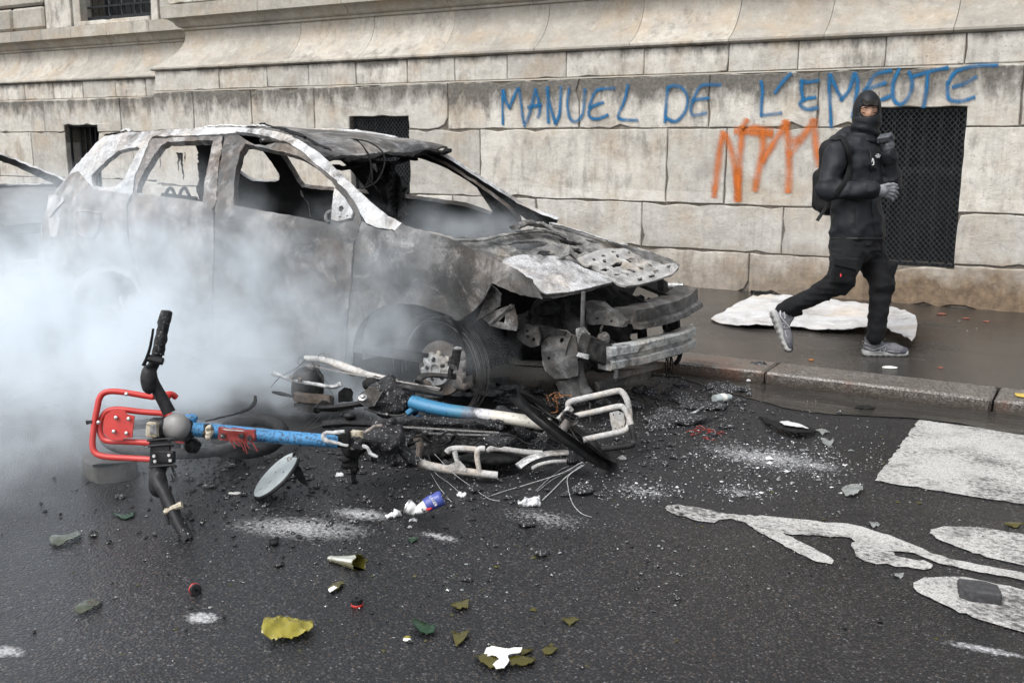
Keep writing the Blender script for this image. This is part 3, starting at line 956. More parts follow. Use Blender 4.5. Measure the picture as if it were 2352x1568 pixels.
# left, recessed part
FAR = [-40.0, -37.9, -36.2, -34.4, -32.7, -30.9, -29.2, -27.4, -25.8, -24.1, -22.6, -21.0]
row(FAR + [-19.5, -17.4, -16.1, -14.6, -13.2, -12.0, -10.9], ZP - .02, ZB, YL, wins=WINL)
row(FAR + [-19.5, -18.2, -16.6, -15.3, -12.9, -11.9, -10.9], ZB, Z1, YL, wins=WINL)
row(FAR + [-19.5, -17.5, -15.9, -15.0, -12.6, -11.7, -10.9], Z1, Z2, YL, wins=WINL)
row(FAR + [-19.5, -16.9] + [px_x(p, 250, YL) for p in (99, 275)] + [-10.9], Z2, Z3, YL, wins=WINL)
row(FAR + [-19.5, -18.3, -17.2] + [px_x(p, 200, YL + .06) for p in (56, 122, 190, 265, 335)] + [-10.9], Z3 + .012, Z4, YL + .055, chip=.006)

# sloped water tables on top of the thick courses (they catch the light)
for (xa, xb, yf, dx) in ((XC, XE, YA, 0), (-40, XC + .06, YL, 0)):
    V = [(xa, yf + .006, Z3 - .004), (xb, yf + .006, Z3 - .004), (xb, yf + .075, Z3 + .016), (xa, yf + .075, Z3 + .016)]
    obj('water_table', (np.array(V), [(0, 1, 2, 3)]), M['mould'], bld, smooth=False)
    # mortar and core behind the blocks, with the window openings left free
core = []
def core_wall(x0, x1, yf, wins, dep=.8, z1=2.08):
    cuts = [x0]
    for w_ in wins: cuts += [w_[0] - .006, w_[1] + .006]
    cuts.append(x1)
    for i in range(0, len(cuts), 2):
        core.append(box(((cuts[i] + cuts[i + 1]) / 2, yf + .018 + dep / 2, z1 / 2), (cuts[i + 1] - cuts[i], dep, z1)))
    for (a, b, wb, wt) in wins:
        core.append(box(((a + b) / 2, yf + .02 + dep / 2, (wb - .008) / 2), (b - a + .012, dep, wb - .008)))
        core.append(box(((a + b) / 2, yf + .02 + dep / 2, (wt + .008 + z1) / 2), (b - a + .012, dep, z1 - wt - .008)))
core_wall(XC + .10, XE, YA, WIN)
core_wall(-40, XC + .09, YL, WINL)
for (xa, xb, yf) in ((XC + .16, XE, YA + .076), (-40, XC + .14, YL + .076)):
    core.append(box(((xa + xb) / 2, yf + .4, 2.215), (xb - xa, .8, .27)))
obj('mortar_core', join(*core), M['mortar'], bld, smooth=False)

# mouldings: profile (offset from the wall face, height) run along x, mitred at the free corner
P_COVE = [(.062, 2.350), (.035, 2.355), (.018, 2.372), (.018, 2.392), (.034, 2.408), (.075, 2.425), (.13, 2.462), (.20, 2.520), (.262, 2.590), (.312, 2.665), (.345, 2.745), (.352, 2.815), (.352, 2.868)]
P_CORN = [(.352, 2.869), (.325, 2.871), (.318, 2.885), (.325, 2.90), (.30, 2.905), (.272, 2.925), (.258, 2.96), (.225, 2.985), (.20, 3.005), (.165, 3.008), (.150, 3.012), (.150, 3.168), (.158, 3.172), (.40, 3.185)]
def moulding(prof, xs, yf, name, ret=None):
    prof = np.array([(.75, prof[0][1] + .001)] + list(prof) + [(.75, prof[-1][1] - .001)])
    for i in range(len(xs) - 1):
        g = .0025
        xa, xb = xs[i] + g, xs[i + 1] - g
        jig = rsb.uniform(-.002, .002)
        rows_ = []
        if ret and i == 0:
            rows_.append(np.c_[xs[0] + prof[:, 0], np.full(len(prof), ret) + prof[:, 0], prof[:, 1]])
            rows_.append(np.c_[xs[0] + prof[:, 0], yf + prof[:, 0], prof[:, 1]])
        else:
            rows_.append(np.c_[np.full(len(prof), xa), yf + prof[:, 0] + jig, prof[:, 1]])
        rows_.append(np.c_[np.full(len(prof), xb), yf + prof[:, 0] + jig, prof[:, 1]])
        m = len(prof)
        F = [(r * m + k, (r + 1) * m + k, (r + 1) * m + k + 1, r * m + k + 1) for r in range(len(rows_) - 1) for k in range(m - 1)]
        F.append(tuple(range(m)))
        F.append(tuple((len(rows_) - 1) * m + k for k in range(m))[::-1])
        obj(name, (np.vstack(rows_), F), M['mould'], bld)
jo = [px_x(p, 100, YA + .1) for p in (520, 660, 830, 1016, 1235, 1454, 1680, 1897, 2191)]
moulding(P_COVE, [XC] + jo + [.6, 1.9, XE], YA, 'cove_stone', YL)
jc = [px_x(p, 20, YA + .2) for p in (478, 598, 790, 1020)]
moulding(P_CORN, [XC] + jc + [-5.4, -3.6, -1.8, 0, 1.8, XE], YA, 'cornice_stone', YL)
moulding(P_COVE, FAR + [-19.5] + [px_x(p, 160, YL + .1) for p in (-60, 40, 175, 300)] + [XC + .4], YL, 'cove_stone')
moulding(P_CORN, FAR + [-19.5] + [px_x(p, 90, YL + .2) for p in (-60, 30, 102, 170, 252, 350)] + [XC + .4], YL, 'cornice_stone')

# upper walls
ua = [XC + .22, -9.4, -7.9, -6.3, -4.8, -3.2, -1.6, 0, 1.6, XE]
for i in range(len(ua) - 1):
    stone(rect(ua[i], ua[i + 1], 3.186, 3.75), YA + .2, 1.0 if i == 0 else .4)
    stone(rect(ua[i], ua[i + 1], 3.75, 4.4), YA + .2, 1.0 if i == 0 else .4)
UY = YL + .30
uw = (px_x(183, 50, UY), px_x(346, 40, UY), 3.26, 4.9)
pa = px_x(108, 55, UY)
stone(rect(pa, uw[0] - .18, 3.186, 4.9), UY - .02, .4); stone(rect(uw[0] - .18, uw[0], 3.186, 4.9), UY + .02, .4)
stone(rect(uw[1], uw[1] + .16, 3.186, 4.9), UY + .0, .4); stone(rect(uw[1] + .16, XC + .5, 3.186, 4.9), UY + .03, .4)
stone(rect(uw[0], uw[1], 3.186, 3.258), UY - .03, .4)
for k, z0 in enumerate((3.20, 3.56, 3.92, 4.28)):
    xs_ = FAR + [-19.5, -18.3, px_x(-40, 30, UY) , px_x(31, 30, UY) - (.35 if k % 2 else 0), pa - .01]
    for i in range(len(xs_) - 1):
        V, F = box(((xs_[i] + xs_[i + 1]) / 2, UY + .10, z0 + .17), (xs_[i + 1] - xs_[i] - .025, .30, .335), None, .035, .002, i + k * 9)
        obj('rusticated_block', (V, F), M['mould'], bld)
obj('upper_core', join(box(((-40 + uw[0]) / 2, UY + .62, 4.05), (40 + uw[0], .8, 1.72)), box(((uw[1] + XC + .5) / 2, UY + .62, 4.05), (XC + .5 - uw[1], .8, 1.72)), box(((XC + .3 + XE) / 2, YA + .95, 3.8), (XE - XC - .3, .8, 1.2))), M['mortar'], bld, smooth=False)

# ---- barred windows
def window(a, b, wb, wt, yf, label, pitch=.042, nb=6, mesh=True, rail=None, bar_r=.011):
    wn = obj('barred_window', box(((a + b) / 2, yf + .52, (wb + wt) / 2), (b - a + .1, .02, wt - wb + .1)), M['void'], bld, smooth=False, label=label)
    fr = []
    t = .022
    yb = yf + .10
    for (c, s) in ((((a + b) / 2, yb, wt - t / 2), (b - a, .03, t)), (((a + b) / 2, yb, wb + t / 2), (b - a, .03, t)), ((a + t / 2, yb, (wb + wt) / 2), (t, .03, wt - wb - 2 * t)), ((b - t / 2, yb, (wb + wt) / 2), (t, .03, wt - wb - 2 * t))):
        fr.append(box(c, s))
    obj('window_frame', join(*fr), M['iron'], wn, smooth=False)
    for k in range(nb):
        x = a + (b - a) * (k + .7) / (nb + .4)
        obj('window_bar', tube([(x, yf + .22, wb), (x, yf + .22, wt)], bar_r * 1.2, 8), M['iron'], wn)
    if rail:
        for r in rail: obj('cross_rail', box(((a + b) / 2, yf + .222, r), (b - a, .02, .05)), M['iron'], wn, smooth=False)
    if mesh:
        wires = []
        for sgn in (1, -1):
            L = (b - a) + (wt - wb)
            c = -L
            while c < L:
                # line: z = wb + sgn*k*(x-a) + c , slope ~ 1.0
                k_ = 1.15
                x0, x1 = a + .01, b - .01
                z0, z1 = wb + c + (0 if sgn > 0 else k_ * (b - a)), 0
                z1 = z0 + sgn * k_ * (x1 - x0)
                q0, q1 = np.array([x0, z0]), np.array([x1, z1])
                lo, hi = wb + .01, wt - .01
                t0, t1 = 0, 1
                dz = q1[1] - q0[1]
                for lim, sg in ((lo, 1), (hi, -1)):
                    f0, f1 = sg * (q0[1] - lim), sg * (q1[1] - lim)
                    if f0 < 0 and f1 < 0: t0, t1 = 1, 0
                    elif f0 < 0: t0 = max(t0, f0 / (f0 - f1))
                    elif f1 < 0: t1 = min(t1, f0 / (f0 - f1))
                if t1 - t0 > .02:
                    e0, e1 = q0 + (q1 - q0) * t0, q0 + (q1 - q0) * t1
                    yy = yf + (.072 if sgn > 0 else .0785)
                    wires.append(beam((e0[0], yy, e0[1]), (e1[0], yy, e1[1]), .004, .0062, (0, 1, 0)))
                c += pitch * 1.5
        m_ = obj('wire_mesh', join(*wires), M['mesh_iron'], wn, smooth=False, kind='stuff')
window(*WIN[1], YA, 'tall basement window behind diamond wire mesh, right of the running person', .034, 6, rail=(1.22,))
window(*WIN[0], YA, 'basement window behind diamond wire mesh, behind the burnt roof', .036, 6)
window(*WINL[0], YL, 'small basement window with upright bars at the far left', .04, 6, False, None, .013)
wn = obj('barred_window', box(((uw[0] + uw[1]) / 2, UY + .5, 4.05), (uw[1] - uw[0], .02, 1.7)), M['void'], bld, smooth=False, label='upper window with twisted bars, above the left cornice')
obj('cross_rail', box(((uw[0] + uw[1]) / 2, UY + .16, 3.305), (uw[1] - uw[0] - .02, .03, .05)), M['iron'], wn, smooth=False)
obj('cross_rail', box(((uw[0] + uw[1]) / 2, UY + .16, 3.475), (uw[1] - uw[0] - .02, .03, .025)), M['iron'], wn, smooth=False)
for k in range(11):
    x = uw[0] + (uw[1] - uw[0]) * (k + .5) / 11
    if k in (2, 4, 6, 7): obj('window_bar', tube(smoothpath([(x + .012 * math.sin(j * 1.9), UY + .28, 3.27 + j * .06) for j in range(27)], 2), .018, 6), M['steel'] if 0 else M['mesh_iron'], wn)
    obj('window_bar', tube([(x, UY + .20, 3.27), (x, UY + .20, 4.88)], .009, 6), M['iron'], wn)

# ---- graffiti: sprayed strokes lying on the stone
g_n = [0]
def graffiti(name, strokes, wpx, mat, label, conv):
    Vs, Fs, UVs, n = [], [], [], 0
    for st in strokes:
        px = np.array([conv(x, y) for x, y in st])
        g_n[0] += 1
        P = at_y(px[:, 0], px[:, 1], YA - .007 - .0004 * (g_n[0] % 12))
        P = smoothpath(P, 7)
        w_ = wpx / FPX * 10.4
        T = np.gradient(P, axis=0); T /= np.linalg.norm(T, axis=1)[:, None] + 1e-12
        S = np.stack([-T[:, 2], np.zeros(len(T)), T[:, 0]], -1)
        ww = w_ * (1 + .12 * vnoise(P, 14, 3))
        L, R = P - S * ww[:, None] / 2, P + S * ww[:, None] / 2
        # rounded ends
        L = np.vstack([L[0] - T[0] * w_ * .3, L, L[-1] + T[-1] * w_ * .3]); R = np.vstack([R[0] - T[0] * w_ * .3, R, R[-1] + T[-1] * w_ * .3])
        m = len(L)
        Vs.append(np.vstack([L, R])); 
        for i in range(m - 1):
            Fs.append((n + i, n + i + 1, n + m + i + 1, n + m + i))
            ends = lambda j, v: (j, .5 + (v - .5) * (1.0 if 0 < j < m - 1 else 1.0))
            UVs += [(i, 0), (i + 1, 0), (i + 1, 1), (i, 1)]
        n += 2 * m
    o = obj(name, (np.vstack(Vs), Fs), M[mat], bld, smooth=False, label=label)
    uv = o.data.uv_layers.new(name='UVMap')
    uv.data.foreach_set('uv', np.array(UVs, float).ravel())
    return o
cA = lambda x, y: (746.5 + x * .3418, y * .3418)
cB = lambda x, y: (1435.5 + x * .238, 114.8 + y * .238)
cC = lambda x, y: (1493 + x * .4394, y * .4394)
graffiti('graffiti', [[(1195, 830), (1192, 720), (1195, 610)], [(1198, 612), (1215, 680), (1238, 722)], [(1240, 722), (1265, 660), (1288, 605), (1300, 598)], [(1303, 600), (1315, 680), (1325, 770), (1335, 822)],
    [(1340, 845), (1375, 760), (1405, 640), (1412, 605)], [(1414, 605), (1435, 680), (1442, 750), (1430, 785)], [(1368, 722), (1410, 712), (1450, 705)],
    [(1500, 820), (1496, 720), (1496, 590)], [(1490, 595), (1510, 700), (1546, 828)], [(1550, 830), (1575, 760), (1585, 590)],
    [(1640, 600), (1628, 690), (1640, 780), (1670, 815), (1710, 800), (1735, 740), (1745, 605)],
    [(1940, 595), (1850, 600), (1812, 622), (1785, 690), (1775, 722)], [(1865, 690), (1820, 705), (1785, 720)], [(1783, 722), (1770, 760), (1790, 795), (1840, 797), (1895, 775)],
    [(2035, 575), (2010, 680), (1970, 775), (1985, 800), (2040, 806), (2095, 808)]], 12, 'spray_blue', 'blue sprayed word MANUEL', cA)
graffiti('graffiti', [[(415, 365), (400, 480), (385, 690)], [(418, 362), (470, 345), (550, 370), (600, 450), (595, 550), (550, 640), (480, 690), (402, 662)],
    [(915, 340), (800, 335), (740, 345), (700, 390), (670, 450), (655, 480)], [(800, 465), (720, 475), (662, 490)], [(655, 490), (635, 560), (650, 628), (710, 625), (775, 610)]], 12, 'spray_blue', 'blue sprayed word DE', cB)
graffiti('graffiti', [[(1315, 310), (1325, 400), (1318, 520), (1315, 628)], [(1322, 632), (1420, 620), (1500, 610)], [(1595, 235), (1520, 310), (1450, 410)],
    [(1860, 295), (1780, 310), (1702, 302)], [(1710, 310), (1703, 380), (1718, 470)], [(1830, 460), (1760, 470), (1722, 485)], [(1715, 485), (1690, 520), (1720, 560), (1780, 575), (1850, 560)],
    [(1975, 240), (1970, 350), (1980, 550), (1988, 740)]], 12, 'spray_blue', "blue sprayed letters L'E and the first stroke of M", cB)
graffiti('graffiti', [[(945, 395), (972, 460), (1000, 520)], [(1002, 520), (1040, 470), (1066, 390)], [(1072, 385), (1085, 440), (1075, 520), (1060, 610)],
    [(1255, 370), (1180, 390), (1138, 450), (1120, 480)], [(1225, 435), (1170, 455), (1132, 470)], [(1120, 480), (1122, 510), (1195, 525), (1250, 505)],
    [(1300, 365), (1270, 440), (1275, 520), (1310, 545), (1350, 510), (1370, 440), (1355, 380)], [(1380, 400), (1460, 375), (1550, 355)], [(1450, 395), (1445, 470), (1430, 555)],
    [(1810, 340), (1700, 345), (1600, 375), (1560, 430)], [(1700, 405), (1650, 435), (1588, 455)], [(1556, 435), (1555, 480), (1565, 520), (1620, 530), (1690, 510)]], 12, 'spray_blue', 'blue sprayed letters MEUTE over the window', cC)
graffiti('graffiti', [[(945, 810), (915, 950), (890, 1150), (860, 1400)], [(975, 840), (1030, 980), (1070, 1150), (1088, 1440)], [(1130, 760), (1115, 950), (1100, 1150), (1088, 1430)],
    [(1080, 780), (1250, 800), (1400, 810)], [(1170, 690), (1140, 762), (1250, 752), (1400, 790)], [(1325, 800), (1330, 950), (1290, 1150), (1255, 1340)],
    [(1550, 710), (1450, 870), (1330, 1060)], [(1550, 705), (1572, 900), (1585, 1150), (1575, 1350)], [(1595, 1000), (1650, 930), (1750, 790), (1812, 690)], [(1825, 692), (1840, 900), (1870, 1100)], [(1080, 1180), (1090, 1300), (1085, 1420)], [(1590, 890), (1660, 870)]], 22, 'spray_orange', 'orange sprayed letters NTM below the blue writing', cB)
# ================================================================ THE BURNT CAR
CA = math.radians(-3)
E1 = np.array([math.cos(CA), math.sin(CA), 0]); E2 = np.array([-math.sin(CA), math.cos(CA), 0]); E3 = np.array([0, 0, 1.0])
HUB = at_z(1005, 845, .25)
CP0 = np.array([HUB[0], HUB[1], 0]) - .10 * E2
CW = 1.72
def cp(u, v, z):
    return CP0 + np.asarray(u, float)[..., None] * E1 + np.asarray(v, float)[..., None] * E2 + np.asarray(z, float)[..., None] * E3
def cuv(P):
    d = np.asarray(P) - CP0
    return d @ E1, d @ E2, d[..., 2]
def side_v(u, z):
    t = np.maximum(0, z - 1.0)
    v = .45 * t + .50 * t * t
    v = v + .030 * np.maximum(0, .55 - z)                        # tuck in to the sill
    v = v - .018 * np.exp(-((z - .80) / .12) ** 2)
    v = v + .34 * np.maximum(0, u - .35) ** 1.6
    v = v + .12 * np.maximum(0, -2.55 - u) ** 2
    return v
def on_side(px, py, inset=0.0):
    v = np.zeros(np.shape(px))
    for _ in range(8):
        P = at_plane(px, py, CP0, E2) if np.all(v == 0) else None
        d = ray(px, py)
        t = (v + CP0 @ E2 - CAM @ E2) / (d @ E2)
        P = CAM + d * t[..., None]
        u, _v, z = cuv(P)
        v = side_v(u, z) + inset
    return P
CCEN = cp(np.array(-1.0), np.array(CW / 2), np.array(0.0))
car = root('burnt_car', CCEN, 'burnt out family car with white ash body, smoking in the middle of the street', 'car')

def dent(V, amp, sc=2.2, seed=0, axis=E2):
    return V + (amp * fbm(V, sc, 3, seed))[:, None] * np.asarray(axis)
def mirror_car(V):
    u, v, z = cuv(V)
    return cp(u, CW - v, z - .08 * np.clip((u + .95) / .5, 0, 1))
def side_part(name, outer, holes=(), mat='door_burnt', t=.014, inset=0.0, amp=.012, seed=0, step=9, far=True, label=None, rough=.8, farname=None):
    p, T = tri_sheet(outer, holes, step, rough, seed)
    V = on_side(p[:, 0], p[:, 1], inset)
    V = dent(V, amp, 2.4, seed)
    A, F, mi = thick(V, T, t, -E2)
    o = obj(name, (A, F), [M[mat], M['char_in']], car, label=label, mi=mi)
    f = None
    if far:
        B = mirror_car(A)
        f = obj(farname or name, (B, [q[::-1] for q in F]), [M[mat], M['char_in']], car, mi=mi)
    return o, f

QUARTER_GLASS = [(212, 411), (213, 402), (226, 388), (245, 368), (272, 347), (295, 341), (316, 337), (321, 340), (313, 355), (300, 380), (283, 414), (272, 425), (258, 430), (235, 429), (216, 426)]
BODY = [(96, 500), (110, 470), (120, 447), (145, 415), (175, 377), (208, 342), (225, 325), (240, 313), (288, 306), (345, 301), (425, 295), (488, 292), (550, 293), (572, 293.5), (609, 297), (660, 309), (684, 320), (709, 334), (734, 352),
    (759, 376), (784, 401), (809, 426), (834, 449), (859, 470), (884, 491), (922, 512), (908, 528), (870, 524), (840, 512), (828, 490), (822, 476), (797, 441), (759, 404), (722, 376), (692, 344), (660, 327), (609, 312), (560, 303), (531, 306), (494, 309), (352, 313),
    (343, 322), (335, 342), (310, 405), (305, 442), (288, 470), (292, 540), (325, 690), (300, 640), (262, 622), (215, 628), (180, 655), (162, 700), (150, 742), (120, 720), (98, 640), (92, 560)]
side_part('body_side', BODY, [QUARTER_GLASS], 'frame_ash', .03, 0, .007, 1, 8)
REAR_WIN = [(315, 443), (318, 424), (333, 392), (355, 354), (370, 334), (386, 326), (440, 323.5), (489, 322), (487, 335), (477, 400), (467, 463), (425, 457), (375, 451), (340, 447)]
REAR_DOOR = [(340, 334), (352, 319), (420, 315), (511, 313), (504, 390), (497, 458), (489, 480), (488, 640), (487, 800), (420, 805), (345, 805), (332, 700), (305, 600), (296, 520), (296, 474), (309, 442), (315, 402)]
side_part('rear_door', REAR_DOOR, [REAR_WIN], 'rear_burnt', .045, .004, .012, 3, 8)
FRONT_WIN = [(534, 471), (536, 430), (542, 392), (552, 350), (565, 330), (599, 338), (647, 348), (692, 362), (729, 389), (759, 417), (769, 431), (767, 456), (764, 500), (749, 512), (694, 500), (609, 485), (570, 478)]
FRONT_DOOR = [(513, 313), (531, 309), (550, 312), (572, 325), (590, 332), (610, 334), (635, 328), (660, 330), (697, 343), (734, 377), (772, 415), (804, 455), (821, 480), (826, 505), (820, 535), (812, 555), (806, 640), (798, 720), (790, 835), (640, 825), (491, 812), (490, 640), (491, 484), (499, 460), (506, 390)]
side_part('front_door', FRONT_DOOR, [FRONT_WIN], 'door_burnt', .045, .006, .016, 5, 8)
# swaged beads and mirror base on the near front door
sail = on_side(np.array([768., 812, 800, 768, 758]), np.array([432., 488, 500, 506, 500]), -.004)
p, T = tri_sheet([(768, 430), (790, 452), (811, 486), (806, 500), (775, 508), (760, 503), (764, 460)], [[(779, 474), (786, 472), (790, 479), (785, 487), (778, 484)], [(795, 494), (799, 494), (799, 498), (795, 498)], [(778, 497), (782, 497), (782, 500), (778, 500)]], 5, .3, 2)
A, F, mi = thick(on_side(p[:, 0], p[:, 1], -.006), T, .012, -E2)
obj('mirror_base', (A, F), [M['frame_ash'], M['char']], car, mi=mi)
ring = on_side(np.array([762., 752, 748, 750, 757]), np.array([485., 489, 498, 506, 511]), .0)
obj('mirror_hoop', tube(smoothpath(ring, 5), .010, 8), M['beam_grey'], car)
# rusty rear quarter skin around the filler cap
side_part('rear_quarter_panel', [(96, 498), (110, 470), (122, 446), (160, 400), (178, 392), (196, 412), (212, 434), (260, 440), (300, 447), (290, 476), (292, 540), (318, 660), (296, 622), (262, 606), (210, 612), (172, 640), (152, 690), (140, 720), (104, 640), (94, 560)], (), 'rear_burnt', .012, -.008, .010, 7, 9, far=False)
fl = [(180, 485), (210, 486), (230, 490), (231, 505), (224, 530), (212, 545), (195, 545), (180, 535), (174, 515), (175, 497)]
p, T = tri_sheet(fl, (), 8, .2, 8)
A, F, mi = thick(on_side(p[:, 0], p[:, 1], -.016), T, .010, -E2)
obj('filler_flap', (A, F), [M['rear_burnt'], M['char']], car, mi=mi)
obj('filler_rim', tube(on_side(np.array([q[0] for q in dens(fl, 5)]), np.array([q[1] for q in dens(fl, 5)]), -.014), .008, 6, True), M['rear_burnt'], car)
tl = [(112, 446), (145, 452), (146, 462), (128, 480), (112, 500), (106, 484)]
p, T = tri_sheet(tl, (), 7, .2, 9)
A, F, mi = thick(on_side(p[:, 0], p[:, 1], -.014), T, .02, -E2)
obj('tail_lamp_frame', (A, F), [M['frame_ash'], M['char']], car, mi=mi)
WING = [(829, 508), (842, 516), (872, 526), (908, 530), (924, 515), (960, 525), (1005, 539), (1047, 553), (1097, 582), (1147, 602), (1187, 619), (1222, 644), (1237, 665), (1246, 685), (1222, 682), (1197, 677), (1160, 663), (1130, 651), (1124, 662), (1114, 683), (1089, 713), (1051, 738), (1030, 724), (1001, 712), (951, 699), (914, 697), (877, 703),
    (844, 723), (824, 745), (814, 765), (808, 790), (803, 840), (793, 838), (800, 720), (808, 640), (814, 558), (822, 537)]
_o, _f = side_part('front_wing', WING, (), 'wing_burnt', .012, .002, .014, 11, 8)
_f.location.z -= .12
_f.location.y -= .04
# wheel arch liners
def arch(u0, r, name):
    a = np.linspace(math.radians(-8), math.radians(188), 22)
    rows_ = []
    for vv in (.03, .20, .42):
        rows_.append(cp(u0 + r * np.cos(a), np.full(22, vv), .30 + r * np.sin(a) * .98))
    V = np.vstack(rows_)
    F = [(j * 22 + i, j * 22 + i + 1, (j + 1) * 22 + i + 1, (j + 1) * 22 + i) for j in range(2) for i in range(21)]
    n = len(V)
    back = [tuple(2 * 22 + i for i in range(22))]
    obj(name, (V, F + back), M['char_in'], car)
    B = mirror_car(V)
    obj(name, (B, [q[::-1] for q in F + back]), M['char_in'], car)
arch(-.12, .37, 'wheel_arch'); arch(-2.68, .36, 'wheel_arch')

# ---- roof: sagging skin between the two rails
uu, vv_, zz_ = cuv(on_side(np.array([240., 288, 345, 425, 488, 550, 609, 640, 684, 715, 738]), np.array([314., 307, 302, 296, 293, 294, 298, 304, 321, 338, 356]), .0))
NR, NVv = len(uu), 22
us = np.linspace(uu[0], uu[-1], 60)
zr = np.interp(us, uu, zz_); vr = np.interp(us, uu, vv_)
s_ = np.linspace(0, 1, NVv)
V = []
for k in range(60):
    fr_ = np.clip((us[k] - us[0]) / (us[-1] - us[0]), 0, 1)
    v_ = vr[k] + (CW - 2 * vr[k]) * s_
    crown = .030 * np.sin(np.pi * s_) * (1 - .4 * fr_)
    sag = -(.05 * fr_ ** 3) * np.sin(np.pi * s_) * (.6 + .4 * np.cos(s_ * 9))
    edge_lift = np.where(fr_ > .85, (fr_ - .85) / .15, 0) * .055 * s_
    z_ = zr[k] - .010 + crown + sag + edge_lift
    u_ = us[k] + (.05 * np.sin(np.pi * s_) * fr_ + .06 * fr_ ** 4 * s_ + .02 * fr_ ** 2 * np.sin(s_ * 17))
    V.append(cp(u_, v_, z_))
V = np.vstack(V)
V[:, 2] += (.007 + .020 * np.clip((cuv(V)[0] + 1.9) / .9, 0, 1)) * fbm(V, 4.2, 3, 5)
T = []
for k in range(59):
    for j in range(NVv - 1):
        a = k * NVv + j
        T += [(a, a + 1, a + NVv + 1), (a, a + NVv + 1, a + NVv)]
A, F, mi = thick(V, np.array(T), .012, (0, 0, 1))
roof = obj('roof', (A, F), [M['roof_dark'], M['char_in']], car, mi=mi)
# ragged front edge and hanging header
u1, v1, z1 = us[-1], vr[-1], zr[-1]
hd = [cp(np.array(u1 + .01 + .05 * math.sin(math.pi * q) + .06 * q), np.array(v1 + (CW - 2 * v1) * q), np.array(z1 - .035 + .055 * q + .012 * math.sin(q * 19))) for q in np.linspace(.02, .98, 30)]
obj('roof_header', tube(np.array(hd), .030, 8, False, .55, rough=.012), M['char'], roof)
obj('roof_header_lining', tube(np.array(hd)[3:24] - np.array([.12, 0, .05]), .022, 8, False, .6, rough=.012), M['char'], roof)
# peeled strips lying on the roof rail
for k, (pts, r, mm) in enumerate([([(470, 292), (520, 288), (560, 291), (600, 288), (622, 294)], .008, 'panel_white'), ([(560, 293), (588, 290), (604, 284), (616, 289), (640, 296), (668, 305), (700, 316)], .010, 'char'),
                                   ([(622, 291), (655, 297), (690, 309), (722, 328), (760, 345)], .012, 'char'), ([(280, 303), (292, 299), (302, 303)], .016, 'frame_ash'), ([(240, 311), (255, 308), (276, 305)], .010, 'char')]):
    q = on_side(np.array([a for a, b in pts], float), np.array([b for a, b in pts], float), .03 + .02 * (k % 3))
    obj('roof_strip', tube(smoothpath(q, 6), r, 6, False, .6, rough=.006, seed=k), M[mm], roof)
# loose cable hanging over the roof edge
cb = at_d(np.array([812., 845, 875, 884, 876, 862, 846, 838]), np.array([320., 326, 345, 370, 400, 420, 428, 433]), 6.0)
obj('cable', tube(smoothpath(cb, 8), .0045, 6), M['char'], car)
for k in range(4):
    c2 = at_d(np.array([806. + k * 4, 828 + k * 3, 848 + k, 850 + k * 2, 838 + k * 3]), np.array([318., 330 + k * 3, 365, 400 + k * 5, 430 - k * 3]), 6.02 + .02 * k)
    obj('cable', tube(smoothpath(c2, 8), .002, 5), M['char'], car)

# ---- interior
obj('floor_pan', box(tuple(cp(np.array(-1.5), np.array(CW / 2), np.array(.30))), (3.3, CW - .14, .05), np.array([E1, E2, E3])), M['char_in'], car, smooth=False)
obj('bulkhead', box(tuple(cp(np.array(.16), np.array(CW / 2), np.array(.53))), (.05, CW - .20, .40), np.array([E1, E2, E3])), M['char_in'], car, smooth=False)
obj('dashboard_bar', tube(smoothpath([cp(np.array(-.30), np.array(.12), np.array(.86)), cp(np.array(-.25), np.array(.7), np.array(.88)), cp(np.array(-.24), np.array(CW - .12), np.array(.86))], 8), .045, 8, rough=.02), M['engine'], car)
dsh = lump(cp(np.array(-.12), np.array(CW / 2), np.array(.82)), (.20, .70, .07), .035, .5, 6, 3, np.array([E1, E2, E3]))
obj('dashboard', dsh, M['engine'], car)
for k, (u_, v_) in enumerate(((-1.15, .42), (-1.15, 1.28), (-2.15, .86))):
    W_ = .40 if k < 2 else 1.2
    seat = [lump(cp(np.array(u_), np.array(v_), np.array(.42)), (.26, W_ / 2, .07), .04, .5, 6, 5 + k, np.array([E1, E2, E3]))]
    obj('seat_base', seat[0], M['char'], car)
    fr_ = smoothpath([cp(np.array(u_ - .22), np.array(v_ - W_ / 2), np.array(.45)), cp(np.array(u_ - .32), np.array(v_ - W_ / 2 + .02), np.array(.84)), cp(np.array(u_ - .34), np.array(v_ - W_ / 3), np.array(.92 if k < 2 else .86)), cp(np.array(u_ - .34), np.array(v_ + W_ / 3), np.array(.92 if k < 2 else .86)), cp(np.array(u_ - .32), np.array(v_ + W_ / 2 - .02), np.array(.84)), cp(np.array(u_ - .22), np.array(v_ + W_ / 2), np.array(.45))], 7)
    obj('seat_frame', tube(fr_, .016, 8), M['engine'], car)
for x0 in (380, 412):        # two hoops of the rear head restraints, seen through the rear window
    h_ = at_d(np.array([x0 + 0., x0 + 6, x0 + 14, x0 + 24]), np.array([450., 436, 433, 452]), 7.05)
    obj('head_restraint_hoop', tube(smoothpath(h_, 6), .012, 8), M['char'], car)
obj('rear_shelf', tube(at_d(np.array([372., 452]), np.array([452., 461]), 7.05), .028, 8), M['char'], car)
for k, (x0, y0, x1, y1, r) in enumerate(((408, 357, 410, 392, .008), (413, 358, 422, 413, .010), (416, 358, 419, 398, .007), (367, 355, 367, 386, .004), (424, 357, 424, 371, .003))):
    q = at_d(np.array([x0 + .0, (x0 + x1) / 2 + 1.5, x1]), np.array([y0 - 6., (y0 + y1) / 2, y1]), 6.9)
    obj('hanging_strip', tube(smoothpath(q, 5), np.linspace(r, r * .4, 11), 5, rough=.006, seed=k), M['char'], car)
